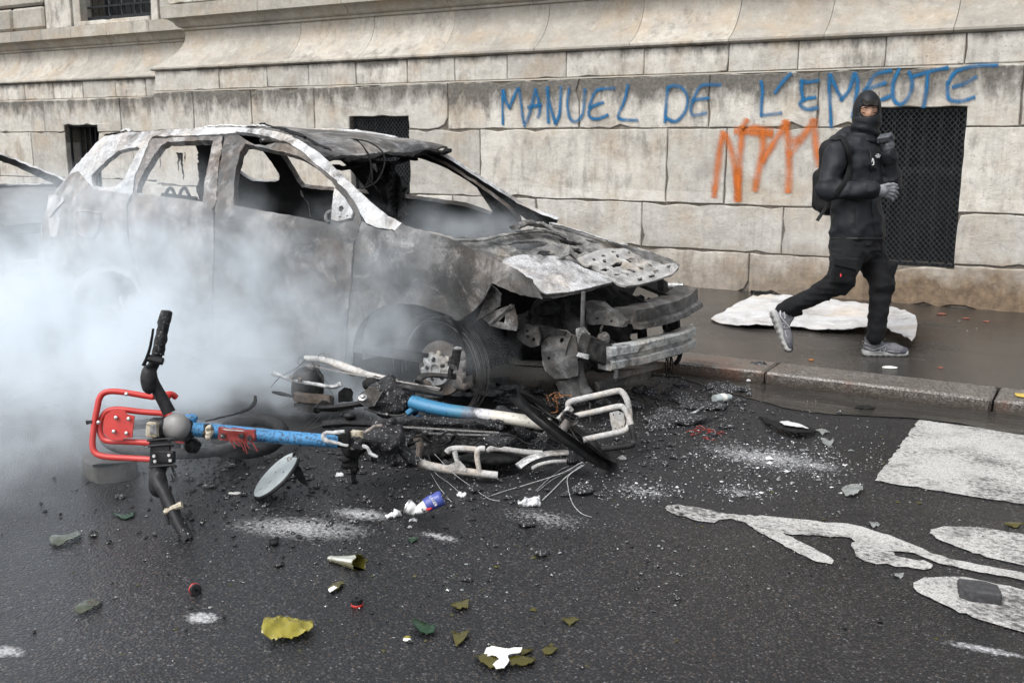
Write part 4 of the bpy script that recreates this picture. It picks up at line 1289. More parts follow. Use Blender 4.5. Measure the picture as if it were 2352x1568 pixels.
# sooty pillar trim seen through the windscreen opening
p, T = tri_sheet([(862, 374), (900, 377), (918, 405), (930, 450), (938, 492), (905, 500), (892, 460), (880, 420), (866, 395)], (), 9, .5, 4)
V = at_d(p[:, 0], p[:, 1], 6.55 + .06 * np.sin(p[:, 0] * .25))
A, F, mi = thick(V, T, .03, -FW)
obj('pillar_trim', (A, F), M['char'], car)

# ---- bonnet: the ash covered skin, with the pressed inner frame showing at the front
q0 = on_side(np.array([975.]), np.array([530.]), .06)[0]
d1 = ray(1255, 674); d2 = ray(1562, 610)
def on_v(px, py, v):
    d = ray(px, py)
    t = (v + CP0 @ E2 - CAM @ E2) / (d @ E2)
    return CAM + d * np.asarray(t)[..., None]
q1, q2 = on_v(1255, 674, .24), on_v(1562, 611, 1.44)
BN = np.cross(q1 - q0, q2 - q0); BN /= np.linalg.norm(BN)
if BN[2] < 0: BN = -BN
BONNET = [(960, 527), (1005, 541), (1047, 556), (1097, 583), (1147, 603), (1172, 628), (1200, 648), (1228, 664), (1255, 675), (1278, 675), (1300, 672), (1330, 669), (1360, 663), (1388, 656), (1412, 649), (1424, 655), (1435, 660), (1455, 656), (1472, 653), (1510, 640), (1545, 630), (1557, 620), (1563, 610),
    (1545, 600), (1522, 591), (1480, 577), (1440, 566), (1405, 560), (1368, 546), (1335, 533), (1300, 520), (1268, 511), (1262, 518), (1240, 525), (1210, 528), (1160, 540), (1100, 545), (1040, 538), (1000, 528)]
BH = [[(1167, 562), (1180, 556), (1210, 554), (1240, 555), (1257, 560), (1245, 570), (1215, 575), (1190, 574)], [(1232, 583), (1245, 577), (1262, 578), (1276, 586), (1279, 592), (1255, 592)],
      [(1285, 551), (1300, 550), (1335, 556), (1340, 561), (1312, 563), (1288, 560)], [(1298, 568), (1330, 570), (1345, 577), (1330, 583), (1315, 578)], [(1274, 533), (1288, 536), (1306, 543), (1295, 545)], [(1343, 549), (1360, 552), (1378, 558), (1360, 558)]]
def on_bonnet(px, py, lift=0.0):
    P = at_plane(px, py, q0 + BN * lift, BN)
    return P
def bonnet_bump(V, amp=.016):
    u, v, z = cuv(V)
    V = V + BN * (amp * fbm(V, 2.6, 3, 9))[:, None]
    return V
BH.append([(1360, 606), (1385, 594), (1410, 583), (1440, 583), (1470, 597), (1500, 606), (1530, 612), (1515, 630), (1470, 644), (1436, 650), (1420, 643), (1396, 624)])
p, T = tri_sheet(BONNET, BH, 9, .9, 6)
V = bonnet_bump(on_bonnet(p[:, 0], p[:, 1]))
A, F, mi = thick(V, T, .014, BN)
bon = obj('bonnet', (A, F), [M['bonnet_ash'], M['char_in']], car, mi=mi)
# white scaled skin left at the near front corner
p, T = tri_sheet([(1160, 590), (1200, 586), (1250, 594), (1290, 597), (1315, 610), (1345, 622), (1390, 635), (1420, 646), (1388, 657), (1360, 664), (1300, 673), (1256, 676), (1228, 665), (1200, 649), (1172, 629), (1150, 606)], (), 8, .3, 7)
V = bonnet_bump(on_bonnet(p[:, 0], p[:, 1], .018)) + BN * .02 * np.sin((p[:, 0] - 1150) / 270 * np.pi)[:, None]
A, F, mi = thick(V, T, .008, BN)
obj('bonnet_skin', (A, F), [M['bonnet_white'], M['char_in']], bon, mi=mi)
# pressed inner panel with holes
def ell(cx, cy, rx, ry, n=10, rot=.2): return [(cx + rx * math.cos(a) * math.cos(rot) - ry * math.sin(a) * math.sin(rot), cy + rx * math.cos(a) * math.sin(rot) + ry * math.sin(a) * math.cos(rot)) for a in np.linspace(0, 2 * math.pi, n, False)]
IP = [(1323, 595), (1345, 585), (1375, 575), (1400, 570), (1430, 570), (1450, 578), (1475, 592), (1500, 600), (1525, 606), (1548, 606), (1560, 612), (1545, 629), (1510, 640), (1472, 652), (1436, 660), (1412, 649), (1390, 630), (1360, 615), (1340, 606)]
IH = [ell(1366, 595, 5.5, 3), ell(1387, 586, 5.5, 3), ell(1410, 578, 5.5, 3), ell(1389, 600, 6, 3.5), ell(1419, 588, 5, 3), ell(1358, 612, 6, 3), ell(1446, 580, 4, 2.5),
      [(1402, 609), (1418, 600), (1430, 602), (1426, 612), (1408, 616)], [(1377, 620), (1392, 613), (1402, 621), (1390, 625)], [(1436, 597), (1450, 592), (1461, 600), (1446, 603)], [(1438, 617), (1450, 616), (1466, 624), (1455, 626)],
      [(1412, 628), (1425, 629), (1420, 634), (1411, 632)], [(1426, 622), (1446, 630), (1442, 634), (1428, 629)], [(1464, 612), (1478, 615), (1482, 619), (1470, 618)], [(1488, 634), (1504, 630), (1507, 634), (1492, 638)], [(1462, 640), (1474, 637), (1478, 644), (1466, 647)],
      [(1530, 612), (1540, 609), (1542, 615), (1533, 617)], [(1490, 606), (1500, 609), (1498, 613), (1488, 611)], [(1500, 621), (1512, 620), (1515, 626), (1503, 628)]]
p, T = tri_sheet(IP, IH, 3.4, .12, 8)
V = bonnet_bump(on_bonnet(p[:, 0], p[:, 1], .034), .006) + BN * (.004 * np.sin(p[:, 0] * .11 + p[:, 1] * .22))[:, None]
A, F, mi = thick(V, T, .010, BN)
obj('bonnet_frame', (A, F), [M['bonnet_frame'], M['char_in']], bon, mi=mi)
# a crumpled sheet between the skin and the windscreen, and the bonnet far edge fold
rd = on_bonnet(np.array([1000., 1090, 1180, 1250, 1300]), np.array([548., 552, 536, 532, 546]), .03)
obj('bonnet_rib', tube(smoothpath(rd, 8), .020, 8, False, .4, rough=.006), M['bonnet_ash'], bon)
rd = on_bonnet(np.array([1262., 1300, 1360, 1410, 1440]), np.array([512., 521, 540, 557, 563]), .02)
obj('bonnet_edge', tube(smoothpath(rd, 8), .012, 8, False, .5, rough=.003), M['bonnet_white'], bon)
rd = on_bonnet(np.array([1180., 1205, 1235, 1268]), np.array([523., 513, 515, 524]), .06)
obj('scuttle', tube(smoothpath(rd, 8), .032, 9, False, .5, rough=.008), M['bonnet_ash'], car)
p, T = tri_sheet([(1276, 596), (1300, 577), (1312, 581), (1325, 594), (1300, 600)], (), 7, .5, 9)
V = on_bonnet(p[:, 0], p[:, 1], .035)
V = V + BN * (.05 * np.clip(1 - np.abs(p[:, 0] - 1302) / 22, 0, 1))[:, None]
A, F, mi = thick(V, T, .01, BN)
obj('torn_flap', (A, F), [M['bonnet_ash'], M['char_in']], bon, mi=mi)

# ---- front end
eng = lump(cp(np.array(.46), np.array(.90), np.array(.42)), (.26, .56, .20), .035, .55, 5, 12, np.array([E1, E2, E3]))
obj('engine', eng, M['char'], car)
for k, (u_, v_, z_, r) in enumerate(((.60, .55, .46, .07), (.66, .95, .40, .09), (.62, 1.25, .46, .08), (.66, .75, .30, .08), (.70, .42, .28, .06))):
    obj('engine_part', lump(cp(np.array(u_), np.array(v_), np.array(z_)), (r, r * .9, r * 1.1), .02, .6, 14, 20 + k), M['engine'], car)
def px_plate(name, poly, v, mat, t=.008, holes=(), bulge=.0, seed=0, lean=0.0, step=6, par=None):
    """sheet whose outline was measured on the photograph, standing at distance v across the car"""
    p, T = tri_sheet(poly, holes, step, .5, seed)
    V = on_v(p[:, 0], p[:, 1], v)
    V = V + E2 * (bulge * fbm(V, 7, 3, seed) + lean * (p[:, 0] - p[:, 0].mean()) / 100)[:, None]
    A, F, mi = thick(V, T, t, -E2)
    return obj(name, (A, F), [M[mat], M['char']], par or car, mi=mi)
px_plate('inner_wing', [(1124, 653), (1140, 662), (1151, 674), (1149, 690), (1147, 703), (1120, 722), (1089, 738), (1098, 722), (1112, 690)], .08, 'wing_burnt', .01, [ell(1135, 672, 4, 3.5), ell(1117, 708, 2, 2)], .012, 3)
px_plate('headlamp_bracket', [(1105, 732), (1128, 716), (1144, 710), (1165, 703), (1179, 700), (1184, 720), (1189, 743), (1185, 760), (1150, 754), (1124, 748)], .10, 'wing_burnt', .01, [[(1144, 738), (1162, 722), (1160, 741)]], .015, 4)
obj('bracket_rib', tube(on_v(np.array([1126., 1152, 1178]), np.array([742., 720, 701]), .09), .010, 6, rough=.008), M['wing_burnt'], car)
px_plate('hanging_plate', [(1187, 765), (1196, 752), (1210, 743), (1234, 752), (1240, 775), (1237, 793), (1219, 798), (1204, 790), (1190, 778)], .16, 'engine', .012, [ell(1212, 773, 3, 4), ell(1225, 780, 3.5, 5), ell(1212, 760, 3, 3)], .012, 5)
px_plate('bumper_side_bracket', [(1228, 745), (1262, 752), (1300, 762), (1296, 772), (1262, 768), (1236, 790), (1232, 770)], .20, 'char', .012, (), .012, 6)
px_plate('splash_panel', [(1246, 757), (1270, 756), (1297, 760), (1318, 775), (1322, 800), (1322, 865), (1300, 870), (1273, 870), (1255, 850), (1247, 832), (1244, 800)], .22, 'beam_grey', .012, [ell(1289, 782, 4.5, 6), ell(1261, 822, 3, 4)], .02, 7, .03)
px_plate('splash_panel', [(1276, 878), (1300, 872), (1321, 865), (1328, 890), (1331, 915), (1309, 920), (1284, 902)], .26, 'beam_grey', .012, (), .015, 8)
tb = on_v(np.array([1328., 1329, 1333, 1338, 1350]), np.array([826., 848, 870, 890, 908]), .30)
rr_ = np.array([.024 + .002 * (k % 2) + .012 * (k / 31) for k in range(33)])
obj('corrugated_hose', tube(smoothpath(tb, 8), rr_, 10), M['beam_grey'], car)
obj('strut', tube(on_v(np.array([1340., 1337]), np.array([670., 762]), .36), .012, 8), M['beam_grey'], car)
obj('strut', tube(on_v(np.array([1517., 1519]), np.array([636., 690]), 1.50), .020, 6), M['char'], car)
obj('strut', tube(on_v(np.array([1300., 1298]), np.array([690., 800]), .5), .02, 6, rough=.01), M['char'], car)
obj('strut', tube(on_v(np.array([1400., 1404]), np.array([690., 800]), .9), .03, 6, rough=.015), M['char'], car)
obj('strut', tube(on_v(np.array([1470., 1476]), np.array([680., 790]), 1.2), .03, 6, rough=.015), M['char'], car)
obj('strut', tube(on_v(np.array([1545., 1550]), np.array([700., 780]), 1.45), .035, 6, rough=.02), M['char'], car)
for (a, b) in (((1424, 668), (1492, 702)), ((1470, 655), (1537, 682))):
    obj('support_rod', beam(on_v(a[0], a[1], 1.0 if a[0] < 1450 else 1.3), on_v(b[0], b[1], .95 if a[0] < 1450 else 1.25), .012, .022), M['char'], car)
# upper cross beam with its crushed end box
def cpt(px, py, v): return on_v(float(px), float(py), v)
b0, b1 = cpt(1440, 730, .72), cpt(1585, 679, 1.50)
n_ = 26
def pressed(b0, b1, prof, n_, amp, seed, sag=0.0, bow=0.0, twist=0.0):
    V = []
    d, s, u = frame(b1 - b0)
    for k in range(n_):
        t = k / (n_ - 1)
        c = b0 + (b1 - b0) * t + E1 * (bow * 4 * t * (1 - t)) - E3 * sag * 4 * t * (1 - t)
        for (a, h) in prof:
            V.append(c + E1 * a + E3 * h)
    V = np.array(V)
    V = V + amp * np.stack([fbm(V, 6, 3, seed + k) for k in range(3)], -1)
    m = len(prof)
    F = [(k * m + j, k * m + (j + 1) % m, (k + 1) * m + (j + 1) % m, (k + 1) * m + j) for k in range(n_ - 1) for j in range(m)]
    F.append(tuple(range(m))[::-1]); F.append(tuple((n_ - 1) * m + j for j in range(m)))
    return V, F
obj('cross_beam', pressed(b0, b1, [(-.09, .055), (-.02, .060), (.045, .045), (.05, -.02), (.075, -.03), (.085, -.055), (.04, -.06), (.03, -.035), (-.09, -.03)], n_, .008, 3, .02, .03), M['beam_grey'], car)
px_plate('crash_box', [(1344, 694), (1359, 693), (1380, 703), (1434, 737), (1428, 752), (1395, 748), (1345, 744), (1347, 720)], .60, 'beam_grey', .05, [ell(1369, 732, 2.5, 3), ell(1401, 738, 2.5, 3)], .02, 9)
obj('beam_flange', lump(cpt(1577, 697, 1.48), (.06, .03, .012), .012, .4, 12, 4), M['beam_grey'], car)
# bumper beam: two ribs and a groove, heat stained aluminium
b0, b1 = cpt(1392, 823, .42), cpt(1586, 773, 1.36)
obj('bumper_beam', pressed(b0, b1, [(-.05, .062), (.02, .064), (.032, .055), (.034, .016), (.026, .010), (.010, .004), (.010, -.006), (.028, -.012), (.036, -.018), (.036, -.055), (.026, -.063), (-.05, -.062), (-.05, -.03), (-.03, -.02), (-.03, .02), (-.05, .03)], 30, .0035, 5, .0, .055), M['alu'], car)
obj('bumper_mount', beam(cpt(1335, 790, .30), cpt(1392, 815, .46), .08, .12, bev=.01, jit=.006), M['engine'], car, smooth=False)
px_plate('bracket_strip', [(1296, 806), (1302, 800), (1325, 808), (1352, 816), (1350, 824), (1325, 818), (1300, 813)], .24, 'alu', .012, (), .01, 10)
px_plate('bracket_hook', [(1305, 768), (1311, 772), (1303, 795), (1298, 815), (1291, 812), (1295, 790)], .22, 'beam_grey', .012, (), .01, 11)
px_plate('bumper_mount_plate', [(1322, 755), (1340, 752), (1352, 768), (1354, 790), (1334, 796), (1322, 790)], .34, 'alu', .015, [ell(1330, 772, 2, 2)], .01, 12)
obj('horn', lathe([(.0, -.02), (.032, -.02), (.036, 0), (.030, .01), (.034, .02), (.012, .03), (0, .03)], cpt(1386, 776, .62), -E2 + E1 * .8, 16), M['caliper'], car)
obj('horn_arm', tube(smoothpath([cpt(1384, 770, .62), cpt(1380, 758, .6), cpt(1384, 748, .6)], 5), .008, 6), M['beam_grey'], car)
obj('radiator_support', beam(cpt(1424, 858, .55), cpt(1514, 838, 1.1), .05, .035, bev=.004, jit=.004), M['rust_red'], car, smooth=False)
obj('lower_lip', beam(cpt(1370, 888, .42), cpt(1492, 858, 1.1), .03, .045, bev=.004, jit=.006), M['beam_grey'], car, smooth=False)
obj('tie_bracket', beam(cpt(1414, 868, .5), cpt(1416, 838, .5), .035, .02, bev=.004), M['alu'], car, smooth=False)
for k in range(6):
    q = [cpt(1519 + k * 1.5, 728, 1.18), cpt(1524 + k * 2, 760, 1.14), cpt(1531 + k * 2.2, 800, 1.12), cpt(1533 + k * 3 - (k % 2) * 8, 840, 1.1), cpt(1537 + k * 3 - (k % 3) * 7, 872 - k * 3, 1.08)]
    obj('hanging_wire', tube(smoothpath(q, 6), .0035, 5, rough=.004, seed=k), M['char'], car)
obj('tow_hook', tube(smoothpath([cpt(1556, 798, 1.2), cpt(1562, 812, 1.2), cpt(1558, 826, 1.2), cpt(1550, 836, 1.2)], 5), .014, 7), M['char'], car)

# ---- wheels
def wheel(u0, side, full=False):
    c = cp(np.array(u0), np.array(.07 if side < 0 else CW - .07), np.array(.25))
    ax = E2 * side
    w_ = root('wheel', c, None, None); w_.parent = car; w_.location = tuple(c - np.array(car.location))
    def wobj(n_, vf, m_): return obj(n_, vf, M[m_], w_)
    rs = np.random.RandomState(int(abs(u0) * 10) + side + 3)
    spokes = []
    for k in range(10):
        a = k * 2 * math.pi / 10 + .15
        if k in (8, 9) and side < 0 and not full: continue
        L = rs.uniform(.095, .125) if not full else .19
        d = math.cos(a) * E1 + math.sin(a) * E3
        tdir = -math.sin(a) * E1 + math.cos(a) * E3
        p0, p1 = c + d * .035, c + d * L
        spokes.append(beam(p0 + ax * .005, p1 - ax * .004, .030 + .008 * rs.rand(), .028, ax, .008, .003, k))
    wobj('spokes', join(*spokes), 'wheel_alu')
    wobj('hub', lathe([(0, .012), (.028, .012), (.030, .022), (.038, .024), (.046, .014), (.085, .010), (.088, -.01), (.06, -.03)], c, ax, 22), 'wheel_alu')
    for k in range(5):
        a = k * 2 * math.pi / 5 + .55
        pc = c + (math.cos(a) * E1 + math.sin(a) * E3) * .056 + ax * .012
        wobj('lug_nut', lathe([(0, .012), (.010, .010), (.012, .002), (.017, .001), (.017, -.004)], pc, ax, 10), 'engine')
    wobj('brake_disc', lathe([(.03, -.03), (.150, -.03), (.154, -.035), (.154, -.055), (.03, -.058)], c, ax, 40), 'rust_red')
    if not full:
        cc = c + E1 * .155 + E3 * (-.01)
        def f(P):
            q = rbox(P, cc - ax * .03, (.045, .045, .085), .018, np.array([E1, E2, E3]))
            q = np.maximum(q, -capsule(P, cc + E1 * -.055 + E3 * .035 + ax * .05, cc + E1 * -.055 + E3 * .035 - ax * .1, .026, .026))
            q = np.maximum(q, -capsule(P, cc + E1 * -.055 - E3 * .03 + ax * .05, cc + E1 * -.055 - E3 * .03 - ax * .1, .026, .026))
            q = np.maximum(q, -rbox(P, cc + E1 * .045 + E3 * .03 + ax * .01, (.016, .05, .014), .004, np.array([E1, E2, E3])))
            q = np.maximum(q, -rbox(P, cc + E1 * .045 - E3 * .03 + ax * .01, (.016, .05, .014), .004, np.array([E1, E2, E3])))
            return q - .003 * fbm(P, 30, 2, 4)
        wobj('caliper', surfnet(f, cc - .14, cc + .14, .007), 'caliper')
        wobj('caliper_carrier', lump(cc + E3 * .10 - E1 * .01 - ax * .03, (.05, .03, .02), .010, .4, 20, 3), 'caliper')
    wires = []
    for k in range(16):
        r = rs.uniform(.285, .325) if full else rs.uniform(.262, .318)
        a = np.linspace(-.9 + rs.uniform(-.1, .2), 3.3 if k % 4 == 0 else 1.3 + rs.uniform(-.3, .6), 40)
        off = rs.uniform(-.11, .02)
        P = c + np.outer(np.cos(a) * r, E1) + np.outer(np.sin(a) * r, E3) + ax * off + .006 * rs.normal(size=(1, 3))
        P[:, 2] = np.maximum(P[:, 2], .006)
        wires.append(tube(P, .0017, 4))
    wobj('tyre_wire', join(*wires), 'wire')['kind'] = 'stuff'
    wobj('hub_carrier', tube([c - ax * .06, c - ax * .35], .05, 10), 'char')
    return w_
wheel(0.02, -1); wheel(0.02, 1); wheel(-2.68, -1, True); wheel(-2.68, 1, True)
# melted rubble heaped round the near front wheel
bl = []
for k in range(26):
    a, b = rsb.uniform(930, 1200), rsb.uniform(868, 915)
    c = at_z(a, b, 0); r = rsb.uniform(.02, .06)
    bl.append(lump((c[0], c[1], r * .2), (r * 1.5, r * 1.2, r * .6), r * .22, .7, 18, k))
o = obj('melted_rubble', join(*bl), M['ash_grey'], kind='stuff')
# ================================================================ SECOND BURNT CAR, behind in the smoke
c2o = cp(np.array(-4.45), np.array(.97), np.array(0.0))
car2 = root('burnt_car', c2o, 'second burnt car at the left edge, half hidden by the smoke', 'car')
def c2(u, v, z): return np.asarray(c2o) + np.asarray(u, float)[..., None] * E1 + np.asarray(v, float)[..., None] * E2 + np.asarray(z, float)[..., None] * E3
HW = .86
def c2sheet(name, poly, holes, v, mat, t=.03, seed=0):
    p, T = tri_sheet(poly, holes, .07, .006, seed)
    for sg in (-1, 1):
        vv = sg * (HW - .36 * np.maximum(0, p[:, 1] - .95) - .25 * np.maximum(0, p[:, 0] + .55) ** 2)
        V = c2(p[:, 0], vv, p[:, 1])
        V = V + (.01 * fbm(V, 2.5, 3, seed))[:, None] * E2
        A, F, mi = thick(V, T, t, E2 * sg)
        obj(name, (A, F), [M[mat], M['char_in']], car2, mi=mi)
def arcp(cx, cz, r, n=12): return [(cx + r * math.cos(a), cz + r * math.sin(a)) for a in np.linspace(math.pi, 0, n)]
c2sheet('body_side', [(-4.2, .30), *[(x, z) for x, z in arcp(-3.5, .30, .36)], *[(x, z) for x, z in arcp(-.85, .30, .36)], (-.15, .30), (-.05, .55), (-.12, .80), (-.60, .93), (-1.28, 1.04), (-1.8, 1.20), (-2.3, 1.33), (-2.9, 1.41), (-3.5, 1.39), (-4.0, 1.12), (-4.25, .98), (-4.3, .6)],
        [[(-1.66, 1.06), (-2.3, 1.255), (-2.75, 1.33), (-2.75, 1.02)], [(-2.88, 1.02), (-2.88, 1.335), (-3.3, 1.32), (-3.65, 1.08)]], 0, 'frame_ash', .03, 3)
def c2grid(name, rows_, mat, t=.012, up=(0, 0, 1)):
    n = len(rows_[0])
    V = np.vstack([np.array(r) for r in rows_])
    V = V + .012 * np.stack([fbm(V, 3, 3, k) for k in range(3)], -1)
    T = []
    for k in range(len(rows_) - 1):
        for j in range(n - 1):
            a = k * n + j
            T += [(a, a + 1, a + n + 1), (a, a + n + 1, a + n)]
    A, F, mi = thick(V, np.array(T), t, up)
    obj(name, (A, F), [M[mat], M['char_in']], car2, mi=mi)
vs_ = np.linspace(-1, 1, 15)
c2grid('bonnet', [c2(np.full(15, u), vs_ * hw, np.full(15, z) + .03 * (1 - vs_ ** 2)) for u, z, hw in ((-1.28, 1.02, .76), (-.95, .99, .76), (-.6, .93, .73), (-.3, .88, .69), (-.1, .80, .64))], 'beam_grey')
c2grid('roof', [c2(np.full(15, u), vs_ * .70, np.full(15, z) + .03 * (1 - vs_ ** 2)) for u, z in ((-3.55, 1.38), (-3.2, 1.41), (-2.8, 1.40), (-2.45, 1.36))], 'roof_dark')
obj('front_panel', box(tuple(c2(np.array(-.10), np.array(0.), np.array(.55))), (.05, 1.4, .34), np.array([E1, E2, E3]), .02, .01), M['engine'], car2)
obj('bumper_beam', box(tuple(c2(np.array(.02), np.array(0.), np.array(.48))), (.06, 1.3, .10), np.array([E1, E2, E3]), .01, .006), M['alu'], car2, smooth=False)
obj('floor_pan', box(tuple(c2(np.array(-2.2), np.array(0.), np.array(.28))), (3.9, 1.55, .05), np.array([E1, E2, E3])), M['char_in'], car2)
for u_ in (-.85, -3.5):
    for sg in (-1, 1):
        c = c2(np.array(u_), np.array(sg * .74), np.array(.24))
        obj('wheel', lathe([(0, .02), (.06, .03), (.10, .02), (.20, .03), (.22, .05), (.23, -.02), (.20, -.10), (0, -.12)], c, E2 * sg, 24), M['wheel_alu'], car2)
# steering wheel rim and a bent wiper
obj('steering_wheel', tube(np.array([c2(np.array(-1.75 + .05 * math.sin(a)), np.array(-.38 + .18 * math.cos(a)), np.array(.98 + .17 * math.sin(a))) for a in np.linspace(0, 2 * math.pi, 24, False)]), .012, 6, True), M['char'], car2)
# ================================================================ THE TWO BURNT HIRE BICYCLES
def dpath(pts, dep, sm=6):
    pts = np.array(pts, float)
    d = np.linspace(dep[0], dep[1], len(pts)) if np.ndim(dep) else np.full(len(pts), float(dep))
    return smoothpath(at_d(pts[:, 0], pts[:, 1], d), sm) if sm else at_d(pts[:, 0], pts[:, 1], d)
def ptube(name, pts, dep, rpx, mat, par, n=10, sm=6, rough=0.0, flat=1.0, seed=0, label=None, up=(0, 0, 1)):
    P = dpath(pts, dep, sm)
    d0 = float(np.mean(dep))
    r = np.asarray(rpx, float) * d0 / FPX
    if np.ndim(r): r = np.interp(np.linspace(0, 1, len(P)), np.linspace(0, 1, len(r)), r)
    return obj(name, tube(P, r, n, False, flat, up, rough, seed), M[mat] if isinstance(mat, str) else mat, par, label=label)
AX_IMG = np.array([RT, UP, FW])
def pbox(name, x0, y0, x1, y1, dep, thick_m, mat, par, bev=.006, jit=.002, rot=0.0, label=None):
    c = at_d((x0 + x1) / 2, (y0 + y1) / 2, dep)
    s = dep / FPX
    ca, sa = math.cos(rot), math.sin(rot)
    ax = np.array([RT * ca - UP * sa, RT * sa + UP * ca, FW])
    return obj(name, box(c, (abs(x1 - x0) * s, abs(y1 - y0) * s, thick_m), ax, bev, jit), M[mat], par, smooth=False, label=label)
def plump(name, x0, y0, x1, y1, dep, thick_m, mat, par, amp=.4, h=None, seed=0, sc=None, label=None):
    c = at_d((x0 + x1) / 2, (y0 + y1) / 2, dep)
    s = dep / FPX
    r = (abs(x1 - x0) * s / 2, abs(y1 - y0) * s / 2, thick_m / 2)
    h = h or max(.004, min(r) / 6)
    return obj(name, lump(c, r, h, amp, sc, seed, AX_IMG), M[mat], par, label=label)
def psheet(name, poly, dep, mat, par, t=.006, holes=(), step=5, tilt=(0, 0), amp=.004, seed=0, back=None, label=None, rough=.3):
    """thin plate; depth changes with tilt (m per 100 px in x and y)"""
    p, T = tri_sheet(poly, holes, step, rough, seed)
    d = dep + tilt[0] * (p[:, 0] - p[:, 0].mean()) / 100 + tilt[1] * (p[:, 1] - p[:, 1].mean()) / 100
    V = at_d(p[:, 0], p[:, 1], d)
    V = V + FW * (amp * fbm(V, 14, 3, seed))[:, None]
    A, F, mi = thick(V, T, t, -FW)
    return obj(name, (A, F), [M[mat], M[back or mat]], par, mi=mi, label=label)
def chain(name, P, par, pitch=.0127, w_=.009):
    """roller chain: alternating link plates"""
    P = np.asarray(P)
    L = np.r_[0, np.cumsum(np.linalg.norm(np.diff(P, axis=0), axis=1))]
    n = int(L[-1] / pitch)
    t = np.arange(n + 1) * pitch
    Q = np.stack([np.interp(t, L, P[:, k]) for k in range(3)], -1)
    parts = []
    for k in range(n):
        a, b = Q[k], Q[k + 1]
        parts.append(beam(a - (b - a) * .12, b + (b - a) * .12, w_ if k % 2 else w_ * .62, .0075, (0, .3, 1)))
    return obj(name, join(*parts), M['chain'], par, smooth=False)

bkA = root('hire_bicycle', at_z(780, 1100, 0), 'hire bicycle with red front rack and sky blue tube, lying on its side', 'bicycle')
# handlebar
HB = [(389, 948), (376, 922), (362, 897), (351, 874), (347, 852), (356, 830), (366, 795), (375, 755), (382, 722)]
hb = ptube('handlebar', HB, (4.07, 4.02), [15, 14, 13, 12.5, 12.5, 12, 11], 'plastic', bkA, 12)
ptube('grip', [(362, 812), (369, 780), (377, 742), (383, 714)], (4.035, 4.02), [13.5, 13, 14, 13, 14.5, 12], 'clinker', hb, 10, 6, .004)
ptube('brake_lever', [(330, 838), (337, 822), (344, 800), (349, 775), (352, 755)], (4.0, 3.97), [7, 6, 5, 4.5, 4], 'plastic', hb, 8, 6, 0, .6)
plump('brake_housing', 323, 835, 361, 905, 4.03, .06, 'plastic', hb, .05, .006, 1)
ptube('clamp', [(341, 822), (357, 826), (374, 830)], 4.0, 9, 'plastic', hb, 8, 3)
HL = [(366, 1070), (361, 1086), (363, 1106), (376, 1128), (392, 1162), (410, 1202), (432, 1240)]
hl = ptube('handlebar', HL, (4.03, 3.86), [19, 19, 18, 15, 13, 13, 12], 'plastic', bkA, 12)
ptube('grip', [(394, 1166), (408, 1196), (422, 1222), (433, 1243)], (3.93, 3.85), [13.5, 14.5, 13.5, 15, 13], 'clinker', hl, 10, 6, .004, seed=3)
ptube('brake_lever', [(371, 1128), (375, 1150), (382, 1180), (388, 1203)], (3.94, 3.9), [7, 6, 5, 4.5], 'plastic', hl, 8, 6, 0, .6)
plump('brake_housing', 341, 1076, 385, 1142, 3.98, .065, 'plastic', hl, .08, .006, 2)
ptube('clamp', [(362, 1128), (377, 1124), (392, 1122)], 3.95, 8, 'plastic', hl, 8, 3)
ptube('bell_ring', [(379, 1174), (399, 1166), (418, 1158)], 3.90, 7.5, 'cream', hl, 9, 3, .003)
for k in range(3): ptube('cable', [(391, 1062), (400, 1080 + k * 6), (404, 1092), (398, 1100 + k * 3), (394, 1090)], 4.0, 1.4, 'clinker', hl, 5)
# stem cap and head
sc_ = at_d(401, 979, 4.05)
capm = obj('stem_cap', lathe([(0, .030), (.020, .029), (.038, .024), (.050, .014), (.056, 0), (.057, -.02), (.050, -.06), (.045, -.11)], sc_, -FW + UP * .25 + RT * -.12, 28), M['grey_cap'], bkA)
ptube('head_collar', [(425, 972), (432, 985), (428, 1004)], (4.09, 4.09), 16, 'plastic', bkA, 10, 4)
ptube('steerer', [(404, 985), (412, 990), (420, 994)], (4.08, 4.55), 17, 'plastic', bkA, 12, 3)
pbox('lamp_housing', 337, 969, 363, 1004, 3.99, .035, 'cream', bkA, .006, .002, .05)
psheet('lamp_face', [(343, 976), (359, 974), (360, 994), (345, 997)], 3.97, 'ash_grey', bkA, .004)
plump('stem_body', 336, 955, 400, 1012, 4.06, .06, 'plastic', bkA, .2, .006, 5)
mt_ = pbox('phone_mount', 345, 1010, 392, 1072, 4.0, .02, 'plastic', bkA, .004, .002, .04)
for (y, x0, x1) in ((1009, 338, 402), (1022, 340, 398), (1070, 342, 404)):
    ptube('mount_edge', [(x0, y + 2), (x1 - 8, y - 2), (x1, y + 4)], 3.985, 3.2, 'plastic', mt_, 6, 4)
for (x, y) in ((354, 1047), (356, 1059), (388, 1045), (391, 1057)):
    obj('screw', lathe([(0, .004), (.006, .004), (.008, 0)], at_d(x, y, 3.975), -FW, 8), M['steel'], mt_)
pbox('mount_side', 349, 1034, 402, 1062, 4.0, .03, 'plastic', mt_, .004, .002, .04)
